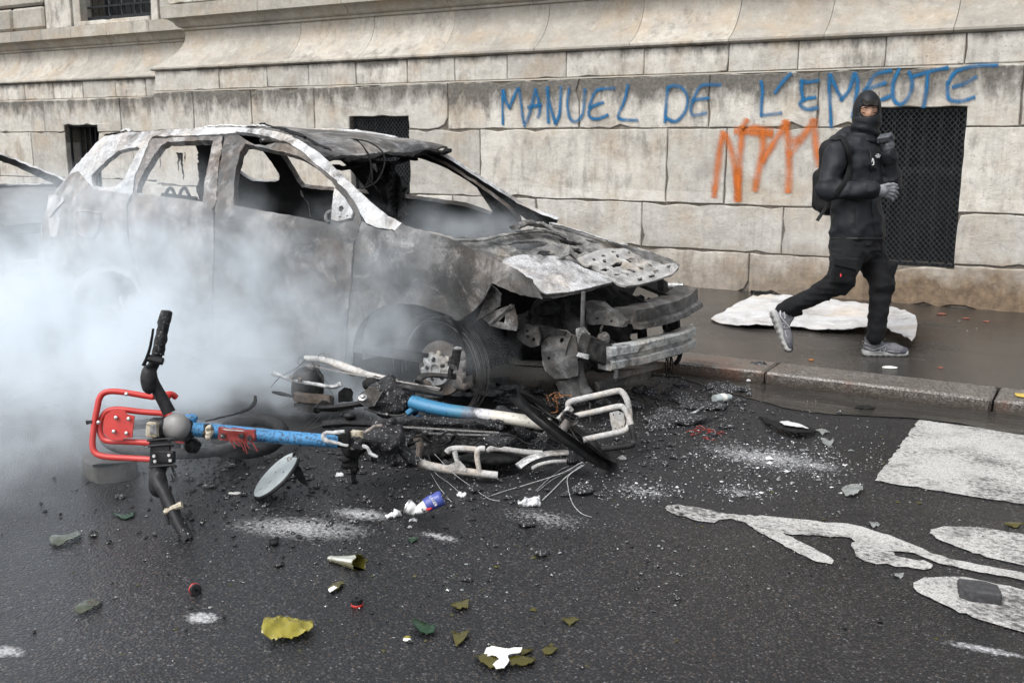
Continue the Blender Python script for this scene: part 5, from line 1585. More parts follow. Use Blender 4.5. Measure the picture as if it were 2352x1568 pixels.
# blue tube
ax_ = dpath([(428, 984), (520, 992), (640, 1003), (776, 1014)], (4.10, 4.22), 8)
r_ = np.linspace(20.5, 18.5, len(ax_)) * 4.15 / FPX
tubeA = obj('frame_tube', tube(ax_, r_, 16, False, .82), M['blue'], bkA)
plump('teal_block', 420, 950, 454, 972, 4.12, .05, 'blue', bkA, .15, .006, 3)
plump('fork_crown', 424, 1004, 459, 1040, 4.16, .07, 'plastic', bkA, .2, .007, 4)
plump('melted_sensor', 466, 972, 491, 1008, 4.05, .03, 'clinker', bkA, .4, .004, 6)
plump('melted_sensor', 471, 975, 489, 1010, 4.035, .03, 'cream', bkA, .4, .004, 7)
psheet('tail_light', [(500, 981), (520, 984), (550, 986), (584, 988), (585, 1000), (580, 1012), (560, 1016), (540, 1014), (515, 1012), (499, 1008), (501, 996)], 4.06, 'red_melt', bkA, .03, (), 4, (0, 0), .006, 3)
psheet('tail_light_lens', [(508, 984), (555, 988), (560, 990), (520, 988)], 4.045, 'wire_white', bkA, .006, (), 3)
for (x, y) in ((512, 1001), (554, 1001), (573, 1006)): obj('screw', lathe([(0, .003), (.010, .003), (.012, 0)], at_d(x, y, 4.05), -FW, 9), M['clinker'], bkA)
for k, (x0, x1, y1) in enumerate(((530, 541, 1030), (548, 562, 1036), (557, 568, 1042), (562, 573, 1030), (575, 592, 1037), (540, 552, 1024))):
    ptube('melt_string', [(x0, 1011), ((x0 + x1) / 2 - 1, 1020), (x1, y1)], 4.06, [3, 1.6, 1.0], 'red_melt', bkA, 5, 5)
# red front rack
RK = 4.22
ptube('rack_tube', [(352, 912), (326, 907.5), (300, 903), (270, 899), (250, 899), (236, 904), (228, 916), (224, 934), (218, 964), (214.5, 990), (212.6, 1010), (213.8, 1030), (222, 1042), (236, 1047), (260, 1050), (300, 1052), (352, 1055)], (RK + .03, RK - .03), 7.0, 'red', bkA, 12)
ptube('rack_tube', [(352, 911), (385, 905), (396, 906), (404, 912)], (RK + .04, RK + .08), 7.0, 'red', bkA, 12)
ptube('rack_tube', [(380, 936), (383, 918), (388, 907)], (RK + .05, RK + .05), 6.6, 'red', bkA, 12)
ptube('rack_tube', [(400, 956), (372, 949), (345, 947), (318, 944.6), (285, 940.5), (262, 940), (244, 946), (233, 962), (229, 979), (231, 996), (240, 1009), (256, 1013), (285, 1013.5), (312, 1015), (345, 1017)], (RK + .04, RK), 7.0, 'red', bkA, 12)
pl = psheet('rack_plate', [(236, 985), (237, 968), (242, 952), (256, 942), (272, 939), (286, 942), (291, 951), (309, 955), (306, 980), (303, 1005), (284, 1006), (282, 1011), (258, 1010), (245, 1002), (238, 993)], RK - .025, 'red', bkA, .006, (), 6, (0, 0), .001)
for (x, y) in ((266, 959), (295, 962), (261, 991), (290, 995), (226, 970)):
    obj('screw', lathe([(0, .004), (.005, .0035), (.008, .001), (.008, -.004)], at_d(x, y, RK - .036), -FW, 10), M['steel'], bkA)
for (x, y) in ((290, 905), (271, 1050)): obj('screw', lathe([(0, .004), (.005, .0035), (.008, .001), (.008, -.006)], at_d(x, y, RK - .018), -FW, 10), M['steel'], bkA)
ptube('rack_knob', [(199, 970), (204, 969), (212, 968)], RK - .01, [5.5, 4, 3.5], 'plastic', bkA, 8, 3)
# front wheel lying behind, on the ground
def wheel_flat(name, cx, cy, dep, R, r, nrm, mat, par):
    c = at_d(cx, cy, dep)
    d, s, u = frame(nrm)
    a = np.linspace(0, 2 * math.pi, 48, False)
    P = c + R * (np.outer(np.cos(a), s) + np.outer(np.sin(a), u))
    w_ = obj(name, tube(P, r, 10, True), M[mat], par)
    P2 = c + (R - r * 1.1) * (np.outer(np.cos(a), s) + np.outer(np.sin(a), u))
    obj('rim', tube(P2, r * .45, 6, True), M['rim_black'], w_)
    for k in range(12):
        e = math.cos(k * math.pi / 6) * s + math.sin(k * math.pi / 6) * u
        obj('spoke', tube([c + e * .03, c + e * (R - r)], .0016, 4), M['wire'], w_)
    obj('hub', tube([c - d * .05, c + d * .05], .03, 10), M['plastic'], w_)
    return w_
wheel_flat('front_wheel', 402, 1004, 4.72, .305, .024, np.array([.04, .10, 1.0]), 'tyre_grey', bkA)
ptube('fork_leg', [(440, 1010), (425, 1012), (408, 1010)], (4.2, 4.7), 8, 'red', bkA, 8, 3)
ptube('fork_leg', [(470, 1003), (540, 1006), (600, 1008)], (4.32, 4.6), 4, 'rust_red', bkA, 8, 3)
ptube('mudguard_strip', [(586.5, 909), (586, 920), (578, 933), (560, 943), (530, 953), (473, 966)], (4.75, 4.3), [3, 5, 6.5, 7, 5, 3], 'rubber', bkA, 7, 6, .003, .35)
# burnt rear half: battery lump, motor, chain, white stays
plump('battery_remains', 838, 978, 926, 1072, 4.40, .16, 'clinker', bkA, .55, .009, 8, 13)
plump('battery_remains', 780, 1005, 850, 1050, 4.34, .09, 'char', bkA, .5, .008, 9, 14)
pbox('lock_case', 770, 988, 806, 1026, 4.24, .06, 'char', bkA, .006, .004, .08)
pbox('lock_body', 805, 988, 835, 1031, 4.27, .05, 'cream', bkA, .006, .005, .02)
plump('lock_stain', 806, 1002, 838, 1032, 4.245, .03, 'clinker', bkA, .6, .005, 3)
ptube('melted_cable', [(792, 990), (770, 993), (752, 993), (743, 998), (744, 1008), (758, 1014), (778, 1018), (800, 1024)], 4.17, [4.5, 5, 4.5, 4.5, 5, 4, 3.5], 'wire_white', bkA, 8, 6, .002)
ptube('melted_cable', [(832, 1024), (842, 1027), (848, 1036), (853, 1043), (868, 1049)], 4.22, 4.2, 'wire_white', bkA, 8, 6, .002)
ptube('melted_cable', [(838, 994), (848, 987), (858, 980), (878, 977)], 4.28, 4.0, 'caliper', bkA, 8, 6, .002)
for (x0, y0, x1, y1, k) in ((785, 1046, 812, 1066, 1), (783, 1060, 824, 1078, 2), (806, 1070, 826, 1088, 3)):
    plump('bottom_bracket', x0, y0, x1, y1, 4.36, .06, 'char', bkA, .3, .006, k)
ptube('kick_stand', [(815, 1030), (818, 1060), (812, 1090), (814, 1108)], 4.38, [9, 7, 6, 5], 'char', bkA, 7, 5, .004)
ptube('burnt_stay', [(900, 972), (960, 968), (1030, 970), (1100, 972), (1150, 984)], (4.62, 4.72), [9, 10, 11, 10, 12, 9], 'clinker', bkA, 9, 6, .007)
chain('chain', dpath([(903, 979), (980, 983), (1060, 988), (1146, 993)], (4.52, 4.62)), bkA)
chain('chain', dpath([(985, 994), (1060, 997), (1146, 999)], (4.58, 4.62)), bkA)
ptube('chain_stay', [(922, 1018), (926, 1036), (945, 1054), (978, 1067), (1020, 1076), (1080, 1084), (1143, 1091)], (4.44, 4.47), [13, 11, 10, 10, 9.5, 9, 8.5], 'bike_white', bkA, 11, 6, .001)
ptube('chain_stay', [(914, 1006), (920, 1024), (936, 1046), (962, 1062)], 4.43, [16, 14, 13, 11.5], 'clinker', bkA, 9, 6, .005)
psheet('dropout', [(1018, 1072), (1035, 1066), (1052, 1057), (1058, 1060), (1070, 1074), (1071, 1083), (1040, 1079)], 4.44, 'bike_white', bkA, .008, (), 5)
ptube('rack_stay', [(1026, 1039), (1032, 1033), (1046, 1030), (1070, 1030), (1094, 1032)], 4.50, 7.5, 'bike_white', bkA, 9)
ptube('rack_stay', [(1044, 1036), (1047, 1048), (1050, 1060), (1052, 1070)], 4.47, [6, 6, 5, 4.5], 'bike_white', bkA, 8)
ptube('rack_stay', [(1114, 1030), (1104, 1030), (1097, 1036), (1096, 1052), (1099, 1070), (1102, 1085)], 4.46, [6.5, 7, 7, 6.5, 6, 5], 'bike_white', bkA, 9)
ptube('rack_stay', [(1119, 1036), (1126, 1031), (1140, 1030), (1165, 1032), (1200, 1037), (1246, 1040)], 4.55, [5, 7, 7, 6.5, 6.5, 6], 'bike_white', bkA, 9)
plump('hub_motor', 1100, 992, 1186, 1036, 4.66, .16, 'clinker', bkA, .2, .008, 11)
plump('hub_motor', 1060, 1040, 1196, 1066, 4.60, .22, 'char', bkA, .25, .009, 12)
plump('burnt_rubber', 960, 1022, 1040, 1056, 4.72, .12, 'char', bkA, .45, .009, 13)
ptube('seat_tube', [(958, 1000), (965, 1030), (960, 1060)], 4.70, [10, 9, 10], 'rust_red', bkA, 8, 4, .004)
ptube('rear_tyre_bead', [(1052, 1086), (1100, 1096), (1160, 1100), (1190, 1092)], 4.55, 6, 'clinker', bkA, 7, 5, .005)
q = dpath([(1190, 1071), (1208, 1058), (1233, 1047), (1262, 1041), (1298, 1039), (1320, 1042)], (4.50, 4.56))
obj('mudguard', tube(q, np.linspace(.030, .024, len(q)), 10, False, .35), M['bonnet_white'], bkA)
q = dpath([(1222, 1075), (1240, 1066), (1268, 1060), (1300, 1058)], (4.46, 4.52))
obj('mudguard_edge', tube(q, .008, 7), M['bike_white'], bkA)
plump('clutch_lump', 1290, 1035, 1345, 1068, 4.56, .10, 'clinker', bkA, .5, .007, 14)
# charred remains caked between the two machines
rs = np.random.RandomState(21)
cake = []
for k in range(46):
    x, y = (rs.uniform(850, 1200), rs.uniform(985, 1075)) if k % 3 else (rs.uniform(930, 1300), rs.uniform(955, 1010))
    d_ = min(depth_of(at_z(x, y + 8, 0)) - .03, 4.95)
    r = rs.uniform(.016, .045)
    cake.append(lump(at_d(x, y, d_), (r * 1.5, r, r * .8), r * .24, .8, 22, 200 + k, AX_IMG))
obj('charred_remains', join(*cake), M['clinker'], bkA)['kind'] = 'stuff'
for k in range(5):
    x = 870 + 70 * k
    ptube('charred_cable', [(x, 1000 + 8 * (k % 2)), (x + 30, 1012 - 10 * (k % 3)), (x + 66, 1020 + 6 * (k % 2)), (x + 95, 1010)], 4.5, 2.6, 'char', bkA, 6, 5, .003, 1.0, k)
# bare wires trailing on the road
for k, (pts, r, mm) in enumerate([([(1340, 1062), (1300, 1072), (1265, 1095), (1231, 1126)], 1.1, 'wire_white'), ([(1343, 1066), (1310, 1080), (1270, 1100), (1234, 1128)], 1.0, 'wire_white'), ([(1338, 1060), (1290, 1086), (1210, 1112), (1150, 1130), (1109, 1145)], 1.1, 'wire_white'),
    ([(1341, 1068), (1306, 1092), (1305, 1120), (1315, 1155), (1335, 1178), (1359, 1187)], 1.1, 'wire_white'), ([(1336, 1068), (1300, 1095), (1270, 1125), (1246, 1148)], 1.9, 'wire_white'),
    ([(975, 1052), (985, 1075), (992, 1090), (1010, 1120), (1037, 1152)], .9, 'wire_white'), ([(984, 1046), (1000, 1085), (1030, 1108), (1055, 1130)], .8, 'wire_white'), ([(998, 1042), (1040, 1085), (1080, 1115), (1120, 1143), (1148, 1150)], .9, 'wire_white')]):
    P = np.array(pts, float)
    z = np.r_[np.linspace(.10, .012, max(2, len(P) - 2)), [.006] * (len(P) - max(2, len(P) - 2))] if len(P) > 2 else np.array([.1, .01])
    V = np.array([at_z(a, b, c) for (a, b), c in zip(P, z)])
    obj('trailing_wire', tube(smoothpath(V, 7), r * 2.9 / FPX, 5), M[mm], bkA)

# ---- second bicycle
bkB = root('hire_bicycle', at_z(1090, 1010, 0), 'burnt hire bicycle with ash white rack and upended wheel rim, nearest the car', 'bicycle')
ptube('chain_stay', [(702, 823), (728, 825), (753, 829), (778, 838), (808, 849), (843, 860), (880, 868), (912, 876)], (5.55, 5.15), [7, 8, 8, 10, 10, 8, 7, 6], 'bike_white', bkB, 11, 6, .001)
ptube('chain_guard', [(782, 848), (810, 858), (825, 853), (826, 843)], 5.42, [3, 7, 4, 3], 'bike_white', bkB, 7)
chain('chain', dpath([(703, 838), (740, 845), (778, 853), (841, 864), (920, 876), (1013, 892)], (5.5, 5.0)), bkB)
chain('chain', dpath([(842, 868), (920, 880), (1010, 897)], (5.28, 4.99)), bkB)
ptube('guard_plate', [(915, 877), (960, 884), (1012, 894)], (5.2, 5.02), 8, 'char', bkB, 7, 5, .003, .5)
hm = obj('hub_motor', lathe([(0, .075), (.045, .075), (.060, .068), (.085, .035), (.088, -.02), (.088, -.06), (.080, -.075), (0, -.078)], at_d(707, 877, 5.50), UP + RT * .08 + FW * -.25, 28), M['engine'], bkB)
obj('sprocket', lathe([(0, .012), (.03, .012), (.036, .006), (.036, -.01), (.028, -.02), (0, -.02)], at_d(720, 842, 5.5), UP + FW * -.2, 24), M['chain'], bkB)
ptube('motor_cable', [(623, 856), (640, 862), (665, 871), (700, 878), (753, 888), (772, 887), (784, 881)], 5.36, [5.5, 5, 4, 4, 4.5, 5, 6], 'wire_white', bkB, 8, 6, .004)
for (x, y) in ((669, 866), (688, 872)): obj('bolt', lathe([(0, .01), (.010, .009), (.012, 0), (.012, -.02)], at_d(x, y, 5.34), -FW, 8), M['caliper'], bkB)
pbox('brake_plate', 676, 903, 763, 925, 5.42, .08, 'rust_red', bkB, .008, .006, .10)
pbox('brake_plate', 690, 908, 765, 932, 5.48, .10, 'char', bkB, .008, .006, .12)
psheet('torn_plate', [(674, 926), (690, 922), (728, 926), (727, 948), (712, 949), (704, 945), (698, 948), (690, 943), (682, 942), (684, 936), (676, 934)], 5.40, 'engine', bkB, .006, (), 5, (0, 0), .006, 4)
ptube('tension_rod', [(625, 900), (645, 904), (668, 909), (696, 914)], 5.40, [2.5, 5, 3.5, 4], 'char', bkB, 7)
sp = [at_d(655 + k * .45, 906 + k * .11 + 3.2 * math.sin(k * .9), 5.39 + .006 * math.cos(k * .9)) for k in range(90)]
obj('spring', tube(np.array(sp), .0018, 4), M['wire'], bkB)
psheet('mudguard_flap', [(778, 899), (792, 889), (806, 892), (811, 900), (810, 922), (778, 924)], 5.30, 'char', bkB, .008, (), 5, (.1, 0), .003)
psheet('mudguard_flap_edge', [(777, 900), (781, 898), (781, 922), (777, 923)], 5.29, 'rust_red', bkB, .004, (), 4)
ptube('stand_arm', [(728, 943), (733, 934), (745, 936), (775, 934), (820, 928), (842, 924)], (5.3, 5.1), [10, 11, 8, 8, 9, 12], 'plastic', bkB, 10, 6, 0, .75)
psheet('stand_foot', [(726, 945), (728, 930), (738, 920), (750, 925), (760, 933), (800, 930), (812, 940), (770, 946)], 5.22, 'char', bkB, .03, (), 5)
psheet('stand_bracket', [(823, 908), (832, 900), (846, 890), (868, 891), (880, 898), (872, 912), (860, 932), (842, 936), (826, 924)], 5.02, 'beam_grey', bkB, .05, [ell(874, 897, 2.6, 2.6)], 5, (0, 0), .004, 6)
obj('stand_bolt', lathe([(0, .016), (.010, .015), (.013, .006), (.022, .004), (.024, -.01)], at_d(833, 913, 4.98), -FW + UP, 12), M['steel'], bkB)
plump('motor_remains', 846, 868, 962, 956, 5.12, .17, 'clinker', bkB, .35, .009, 21, 12)
plump('motor_remains', 838, 862, 880, 900, 5.2, .12, 'char', bkB, .4, .009, 22, 12)
ptube('motor_rim', [(836, 938), (870, 948), (905, 954), (930, 950), (950, 936), (960, 918), (956, 902)], 5.06, 3.0, 'beam_grey', bkB, 7)
for (x, y) in ((889, 951), (943, 938)): obj('bolt', lathe([(0, .012), (.006, .011), (.007, 0), (.007, -.015)], at_d(x, y, 5.04), -FW, 7), M['steel'], bkB)
ptube('link_rod', [(925, 888), (950, 892), (985, 899), (1018, 906)], 4.98, [7, 7.5, 7.5, 7], 'engine', bkB, 9, 5, .002)
ptube('crank_arm', [(960, 877), (968, 866), (990, 861), (1020, 863), (1046, 864)], (5.02, 5.10), [9, 9, 7, 7, 9], 'engine', bkB, 10, 6, 0, .8)
pd = pbox('pedal', 1036, 800, 1057, 848, 5.05, .06, 'engine', bkB, .005, .005, .22)
for k in range(4):
    pbox('pedal_tooth', 1031 + k * 2.5, 842 - k * 12, 1034 + k * 2.5, 846 - k * 12, 5.02, .012, 'char', pd, .001, 0)
    pbox('pedal_hole_shade', 1041 + k * 1.9, 832 - k * 9, 1050 + k * 1.9, 838 - k * 9, 5.018, .006, 'char', pd, .001, 0, .22)  # dark boxes on the pedal face stand in for shade inside its holes
plump('pedal_end', 1041, 796, 1061, 806, 5.03, .05, 'ash_grey', pd, .3, .004, 2)
ptube('pedal_axle', [(1036, 846), (1034, 858), (1036, 868)], 5.06, 6, 'char', bkB, 7, 3, .002)
# down tube: paint burnt from blue to white along its length
def fade_mat():
    b = NB('bicycle tube burnt from blue to white', .5)
    x = b.sep()[0]
    x0, x1 = at_d(1040, 945, 4.95)[0] - bkB.location.x, at_d(1150, 960, 4.88)[0] - bkB.location.x
    t = b.math('DIVIDE', b.math('SUBTRACT', x, float(x0)), float(x1 - x0))
    t = b.math('ADD', t, b.math('MULTIPLY', b.math('SUBTRACT', b.noise(22, 6, .7), .5), .9))
    c = b.ramp(t, [(-.0, (.03, .15, .27)), (.25, (.05, .16, .24)), (.45, (.10, .125, .16)), (.62, (.05, .05, .055)), (.74, (.40, .40, .42)), (1.0, (.46, .435, .38))])
    sp = b.noise(60, 5, .7)
    c = b.mix(b.ramp(sp, [(.58, 0), (.66, .9)]), c, (.018, .018, .018))
    b.bump(sp, .2, .003)
    b.set(Base_Color=c)
    return b.m
M['tube_fade'] = fade_mat()
q = dpath([(948, 922), (980, 932), (1033, 943), (1110, 953), (1190, 964), (1262, 975)], (5.0, 4.78), 7)
obj('frame_tube', tube(q, np.linspace(19, 16, len(q)) * 4.9 / FPX, 16, False, .85), M['tube_fade'], bkB)
q = dpath([(935, 950), (950, 940), (968, 938), (990, 946)], 5.02, 6)
obj('frame_bracket', tube(q, np.array([8] * len(q)) * 5 / FPX, 9), M['tube_fade'], bkB)
plump('seat_clamp', 945, 952, 985, 972, 5.04, .06, 'blue', bkB, .2, .007, 3)
plump('seat_clamp', 905, 962, 968, 976, 5.1, .05, 'plastic', bkB, .2, .007, 4)
plump('rubber_remains', 1118, 960, 1160, 982, 4.80, .05, 'clinker', bkB, .5, .006, 5)
# battery case lying under
bc = ptube('battery_case', [(745, 974), (790, 970), (850, 972), (905, 976), (930, 982)], (4.9, 4.75), [13, 14, 12, 10, 7], 'rubber', bkB, 9, 6, .003, .7)
plump('battery_knob', 789, 946, 819, 964, 4.84, .06, 'plastic', bc, .12, .006, 6)
plump('battery_knob', 780, 948, 792, 958, 4.88, .04, 'plastic', bc, .12, .006, 7)
# loose wires at the back
for k, pts in enumerate([[(700, 826), (690, 820), (684, 832), (692, 838), (704, 828)], [(703, 824), (680, 845), (650, 860), (630, 880)], [(702, 826), (676, 850), (640, 868), (622, 890)], [(712, 824), (740, 870), (760, 900), (766, 915), (750, 940)], [(730, 830), (733, 815), (744, 812), (750, 826)],
                         [(718, 824), (728, 850), (755, 882)], [(740, 945), (715, 965), (700, 980), (690, 990)], [(742, 945), (725, 968), (705, 984), (694, 990)], [(765, 948), (745, 972), (715, 984), (696, 991)], [(838, 946), (832, 955), (828, 964)]]):
    ptube('loose_wire', pts, 5.40 if k < 6 else 5.2, .6, 'wire', bkB, 5)
# wheel rim standing on its edge
rc = at_d(1293, 985, 4.72)
da = np.array(RT * .81 - UP * .587); da /= np.linalg.norm(da)
nn = np.array(RT * .587 + UP * .81) + FW * -.06
nn = nn - da * (nn @ da); nn /= np.linalg.norm(nn)
dbb = np.cross(nn, da)
a_ = np.linspace(0, 2 * math.pi, 72, False)
prof = [(.000, -.024), (.004, -.026), (-.018, -.016), (-.024, 0), (-.018, .016), (.004, .026), (.000, .024), (-.014, .013), (-.019, 0), (-.014, -.013)]
R_ = .285
V = []
for a in a_:
    e = math.cos(a) * da + math.sin(a) * dbb
    for (pr, ph) in prof: V.append(rc + e * (R_ + pr) + nn * ph)
m_ = len(prof)
F = [(i * m_ + j, ((i + 1) % 72) * m_ + j, ((i + 1) % 72) * m_ + (j + 1) % m_, i * m_ + (j + 1) % m_) for i in range(72) for j in range(m_)]
rim = obj('wheel_rim', (np.array(V), F), M['rim_black'], bkB)
obj('hub', tube([rc - nn * .05, rc + nn * .06], .022, 12), M['rust_red'], rim)
rs = np.random.RandomState(4)
for k in range(14):
    e = math.cos(k * .45) * da + math.sin(k * .45) * dbb
    if k % 3 == 0: continue
    obj('spoke', tube(smoothpath([rc + nn * (.03 if k % 2 else -.03), rc + e * .15 + nn * rs.uniform(-.02, .02), rc + e * (R_ - .02)], 5), .0012, 4), M['wire'], rim)
ptube('fork_leg', [(1240, 965), (1262, 986), (1290, 1010), (1306, 1024)], (4.60, 4.55), [7, 6.5, 6, 5], 'rust_red', bkB, 9)
ptube('fork_leg', [(1290, 950), (1310, 960), (1322, 972)], (4.86, 4.86), 10, 'rust_red', bkB, 9, 4)
def brake_pad(cx, cy, dep, rot):
    c = at_d(cx, cy, dep)
    ca, sa = math.cos(rot), math.sin(rot)
    X_, Y_ = RT * ca - UP * sa, RT * sa + UP * ca
    s = dep / FPX
    pts = [c + X_ * (x * s) + Y_ * (y * s) for x, y in ((-15, -7), (13, -8), (16, -3), (16, 7), (-12, 8), (-16, 3))]
    p_ = obj('brake_block', tube(dens3(pts), .0055, 6, True), M['plastic'], bkB)
    obj('brake_block_web', tube([c - X_ * 14 * s, c + X_ * 14 * s], .0045, 6), M['plastic'], p_)
    obj('brake_block_web', tube([c - Y_ * 7 * s, c + Y_ * 7 * s], .0045, 6), M['plastic'], p_)
    obj('brake_block_back', box(c + FW * .012, (27 * s, 13 * s, .012), np.array([X_, Y_, FW]), .003), M['char'], p_, smooth=False)
def dens3(pts, k=3):
    pts = np.array(pts); out = []
    for a, b in zip(pts, np.roll(pts, -1, 0)):
        out += [a + (b - a) * j / k for j in range(k)]
    return np.array(out)
brake_pad(1310, 956, 4.66, .45); brake_pad(1270, 1018, 4.52, .45)
ptube('brake_arm', [(1222, 962), (1236, 958), (1246, 970), (1256, 990), (1262, 1008)], 4.56, [2, 5, 5, 4, 4], 'engine', bkB, 8)
# ash white front rack
RB = 4.90
ptube('rack_tube', [(1312, 944), (1305, 932), (1309, 923), (1330, 917), (1375, 907), (1418, 897.6), (1430, 902), (1440, 918), (1445, 942), (1446, 962), (1443, 980), (1432, 989), (1410, 995), (1380, 1001), (1340, 1010)], (RB + .02, RB - .06), 7.2, 'bike_white', bkB, 12)
ptube('rack_tube', [(1310, 958), (1330, 953), (1375, 943), (1421, 933), (1434, 938), (1443, 954), (1449, 975)], (RB, RB - .06), 7.0, 'bike_white', bkB, 12)
ptube('rack_tube', [(1449, 975), (1454, 996), (1456, 1012), (1450, 1021), (1434, 1025), (1410, 1028), (1380, 1031)], (RB - .06, RB - .10), 7.0, 'engine', bkB, 12)
ptube('rack_tube', [(1282, 963), (1290, 955), (1300, 945), (1307, 934)], RB - .03, 6, 'bike_white', bkB, 9)
psheet('rack_plate', [(1400, 947), (1420, 943), (1432, 948), (1436, 966), (1432, 984), (1408, 990), (1403, 970)], RB - .04, 'wheel_alu', bkB, .007, [ell(1409, 952, 1.8, 1.8), ell(1424, 950, 1.8, 1.8), ell(1414, 984, 1.8, 1.8), ell(1429, 979, 1.8, 1.8)], 5, (0, 0), .003)
ptube('rack_bolt', [(1355, 925), (1355, 955), (1356, 968)], RB - .02, 1.6, 'wire', bkB, 5, 3)
# ================================================================ THE RUNNING PERSON
DP = depth_of(at_z(2030, 822, ZP))
def jp(x, y, o=0.0): return at_d(float(x), float(y), DP + o)
FWH = np.array([-math.sin(YAW), math.cos(YAW), 0])          # level direction away from the camera
FACE = RT * .46 - FWH * .888
LAT = np.cross([0, 0, 1.0], FACE)                            # towards the person's left
per = root('person', (*jp(1990, 800)[:2], ZP), 'person in black running along the pavement, wearing a balaclava, dark backpack and grey gloves', 'person')
hip = jp(1968, 566)
legs = {'R': [jp(1948, 578, -.07), jp(1929, 650, -.15), jp(1800, 712, -.04)], 'L': [jp(1998, 578, .08), jp(2026, 652, .0), jp(2010, 772, .0)]}
arms = {'R': [jp(1924, 350, -.13), jp(1899, 436, -.17), jp(2004, 437, -.27)], 'L': [jp(2014, 346, .12), jp(2050, 424, .03), jp(2040, 356, -.07)]}
chest, belly = jp(1969, 378, .0), jp(1968, 500, .0)
headc = jp(1991, 254, -.03)
FD = RT * -.14 - FWH * .98 - np.array([0, 0, .12]); FD /= np.linalg.norm(FD)     # where the face looks
FL = np.cross([0, 0, 1.0], FD); FL /= np.linalg.norm(FL)
FU = np.cross(FD, FL)
HAX = np.array([FD, FL, FU])
TAX = np.array([FACE, LAT, [0, 0, 1.0]])
def creases(P, amp, sc, seed, stretch=(1, 1, 1)):
    Q = P * np.array(stretch)
    r = 1 - np.abs(vnoise(Q, sc, seed))
    return amp * (r ** 3) + amp * .7 * fbm(Q, sc * .6, 2, seed + 4)
def bounds(pts, m):
    pts = np.array(pts); return pts.min(0) - m, pts.max(0) + m

# body: one continuous skin inside the clothes; only the face shows
def f_body(P):
    d = ellip(P, headc, (.092, .074, .118), HAX)
    d = smin(d, ellip(P, headc + FD * .088 - FU * .012, (.018, .013, .026), HAX), .022)        # nose
    d = smin(d, ellip(P, headc + FD * .074 + FU * .022, (.014, .050, .013), HAX), .02)         # brow ridge
    for s in (-1, 1):
        d = np.maximum(d, -ellip(P, headc + FD * .096 + FL * (.032 * s) + FU * .003, (.016, .017, .010), HAX))
        d = smin(d, ellip(P, headc + FD * .070 + FL * (.033 * s) + FU * .001, (.015, .015, .012), HAX), .004)
    d = smin(d, capsule(P, headc - FU * .06, jp(1982, 335), .055, .058), .04)
    d = smin(d, capsule(P, jp(1978, 362), belly, .07, .09), .04)
    for k in ('R', 'L'):
        a = arms[k]; l = legs[k]
        d = smin(d, capsule(P, jp(1980, 362), a[0] - np.array([0, 0, .03]), .045, .030), .03)
        d = smin(d, np.minimum(capsule(P, a[0], a[1], .045, .036), capsule(P, a[1], a[2], .036, .026)), .03)
        d = smin(d, capsule(P, belly, l[0], .09, .07), .05)
        d = smin(d, np.minimum(capsule(P, l[0], l[1], .068, .048), capsule(P, l[1], l[2], .046, .032)), .03)
    return d
lo, hi = bounds([headc + [0, 0, .12]] + arms['R'] + arms['L'] + legs['R'] + legs['L'], .11)
obj('body', surfnet(f_body, lo, hi, .0085), M['skin'], per)

# trousers
def f_tr(P):
    d = ellip(P, hip + [0, 0, .02], (.135, .165, .13), TAX)
    for k, rr in (('R', (.100, .074, .066, .046)), ('L', (.098, .076, .068, .054))):
        l = legs[k]
        d = smin(d, capsule(P, l[0], l[1], rr[0], rr[1]), .05)
        d = smin(d, capsule(P, l[1], l[2], rr[2], rr[3]), .035)
    d = d - creases(P, .013, 13, 3, (1, 1, 2.0)) - .004 * fbm(P, 30, 2, 2)
    return d
lo, hi = bounds(legs['R'] + legs['L'] + [hip], .19)
tr = obj('trousers', surfnet(f_tr, lo, hi, .0115), M['trouser'], per)
for k, (x, y, o) in enumerate(((1938, 622, -.285), (2042, 628, -.04))):
    c = jp(x, y, o)
    obj('cargo_pocket', surfnet(lambda P: rbox(P, c, (.075, .02, .085) if k == 0 else (.03, .04, .085), .018, np.array([RT * .96 + UP * -.2, FWH, [0, 0, 1.0]])) - .004 * fbm(P, 25, 2, 5), c - .12, c + .12, .010), M['trouser'], tr)
    obj('pocket_flap', box(c + (-FWH * .022 if k == 0 else RT * .02) + [0, 0, .045], (.150 if k == 0 else .05, .012, .045), np.array([RT * .97 - UP * .22, FWH, UP]), .005, .002), M['trouser'], tr)
obj('pocket_tag', box(jp(1931, 632, -.315), (.008, .006, .020), np.array([RT, FWH, UP]), .001), M['red_print'], tr)

# jacket
HEMZ = jp(1968, 553)[2]
def f_jk(P):
    d = ellip(P, jp(1970, 392), (.125, .175, .21), TAX)
    d = smin(d, capsule(P, jp(1972, 352), jp(1975, 330), .125, .07), .06)
    d = smin(d, ellip(P, jp(1968, 540), (.150, .185, .30), TAX), .05)
    d = smin(d, ellip(P, jp(1968, 470), (.130, .165, .22), TAX), .05)
    d = np.maximum(d, (HEMZ + .012 * np.sin((P @ RT) * 11) - P[:, 2]))
    for k, rr in (('R', (.074, .058, .060, .048)), ('L', (.072, .058, .056, .046))):
        a = arms[k]
        d = smin(d, capsule(P, a[0], a[1], rr[0], rr[1]), .045)
        e = a[2] - (a[2] - a[1]) * .03
        d = smin(d, capsule(P, a[1], e, rr[2], rr[3]), .02)
    d = d - creases(P, .014, 10, 8, (1, 1, 1.5)) - .003 * fbm(P, 28, 2, 2)
    return d
lo, hi = bounds(arms['R'] + arms['L'] + [jp(1968, 552), jp(1975, 330)], .2)
jk = obj('jacket', surfnet(f_jk, lo, hi, .0115), M['jacket'], per)
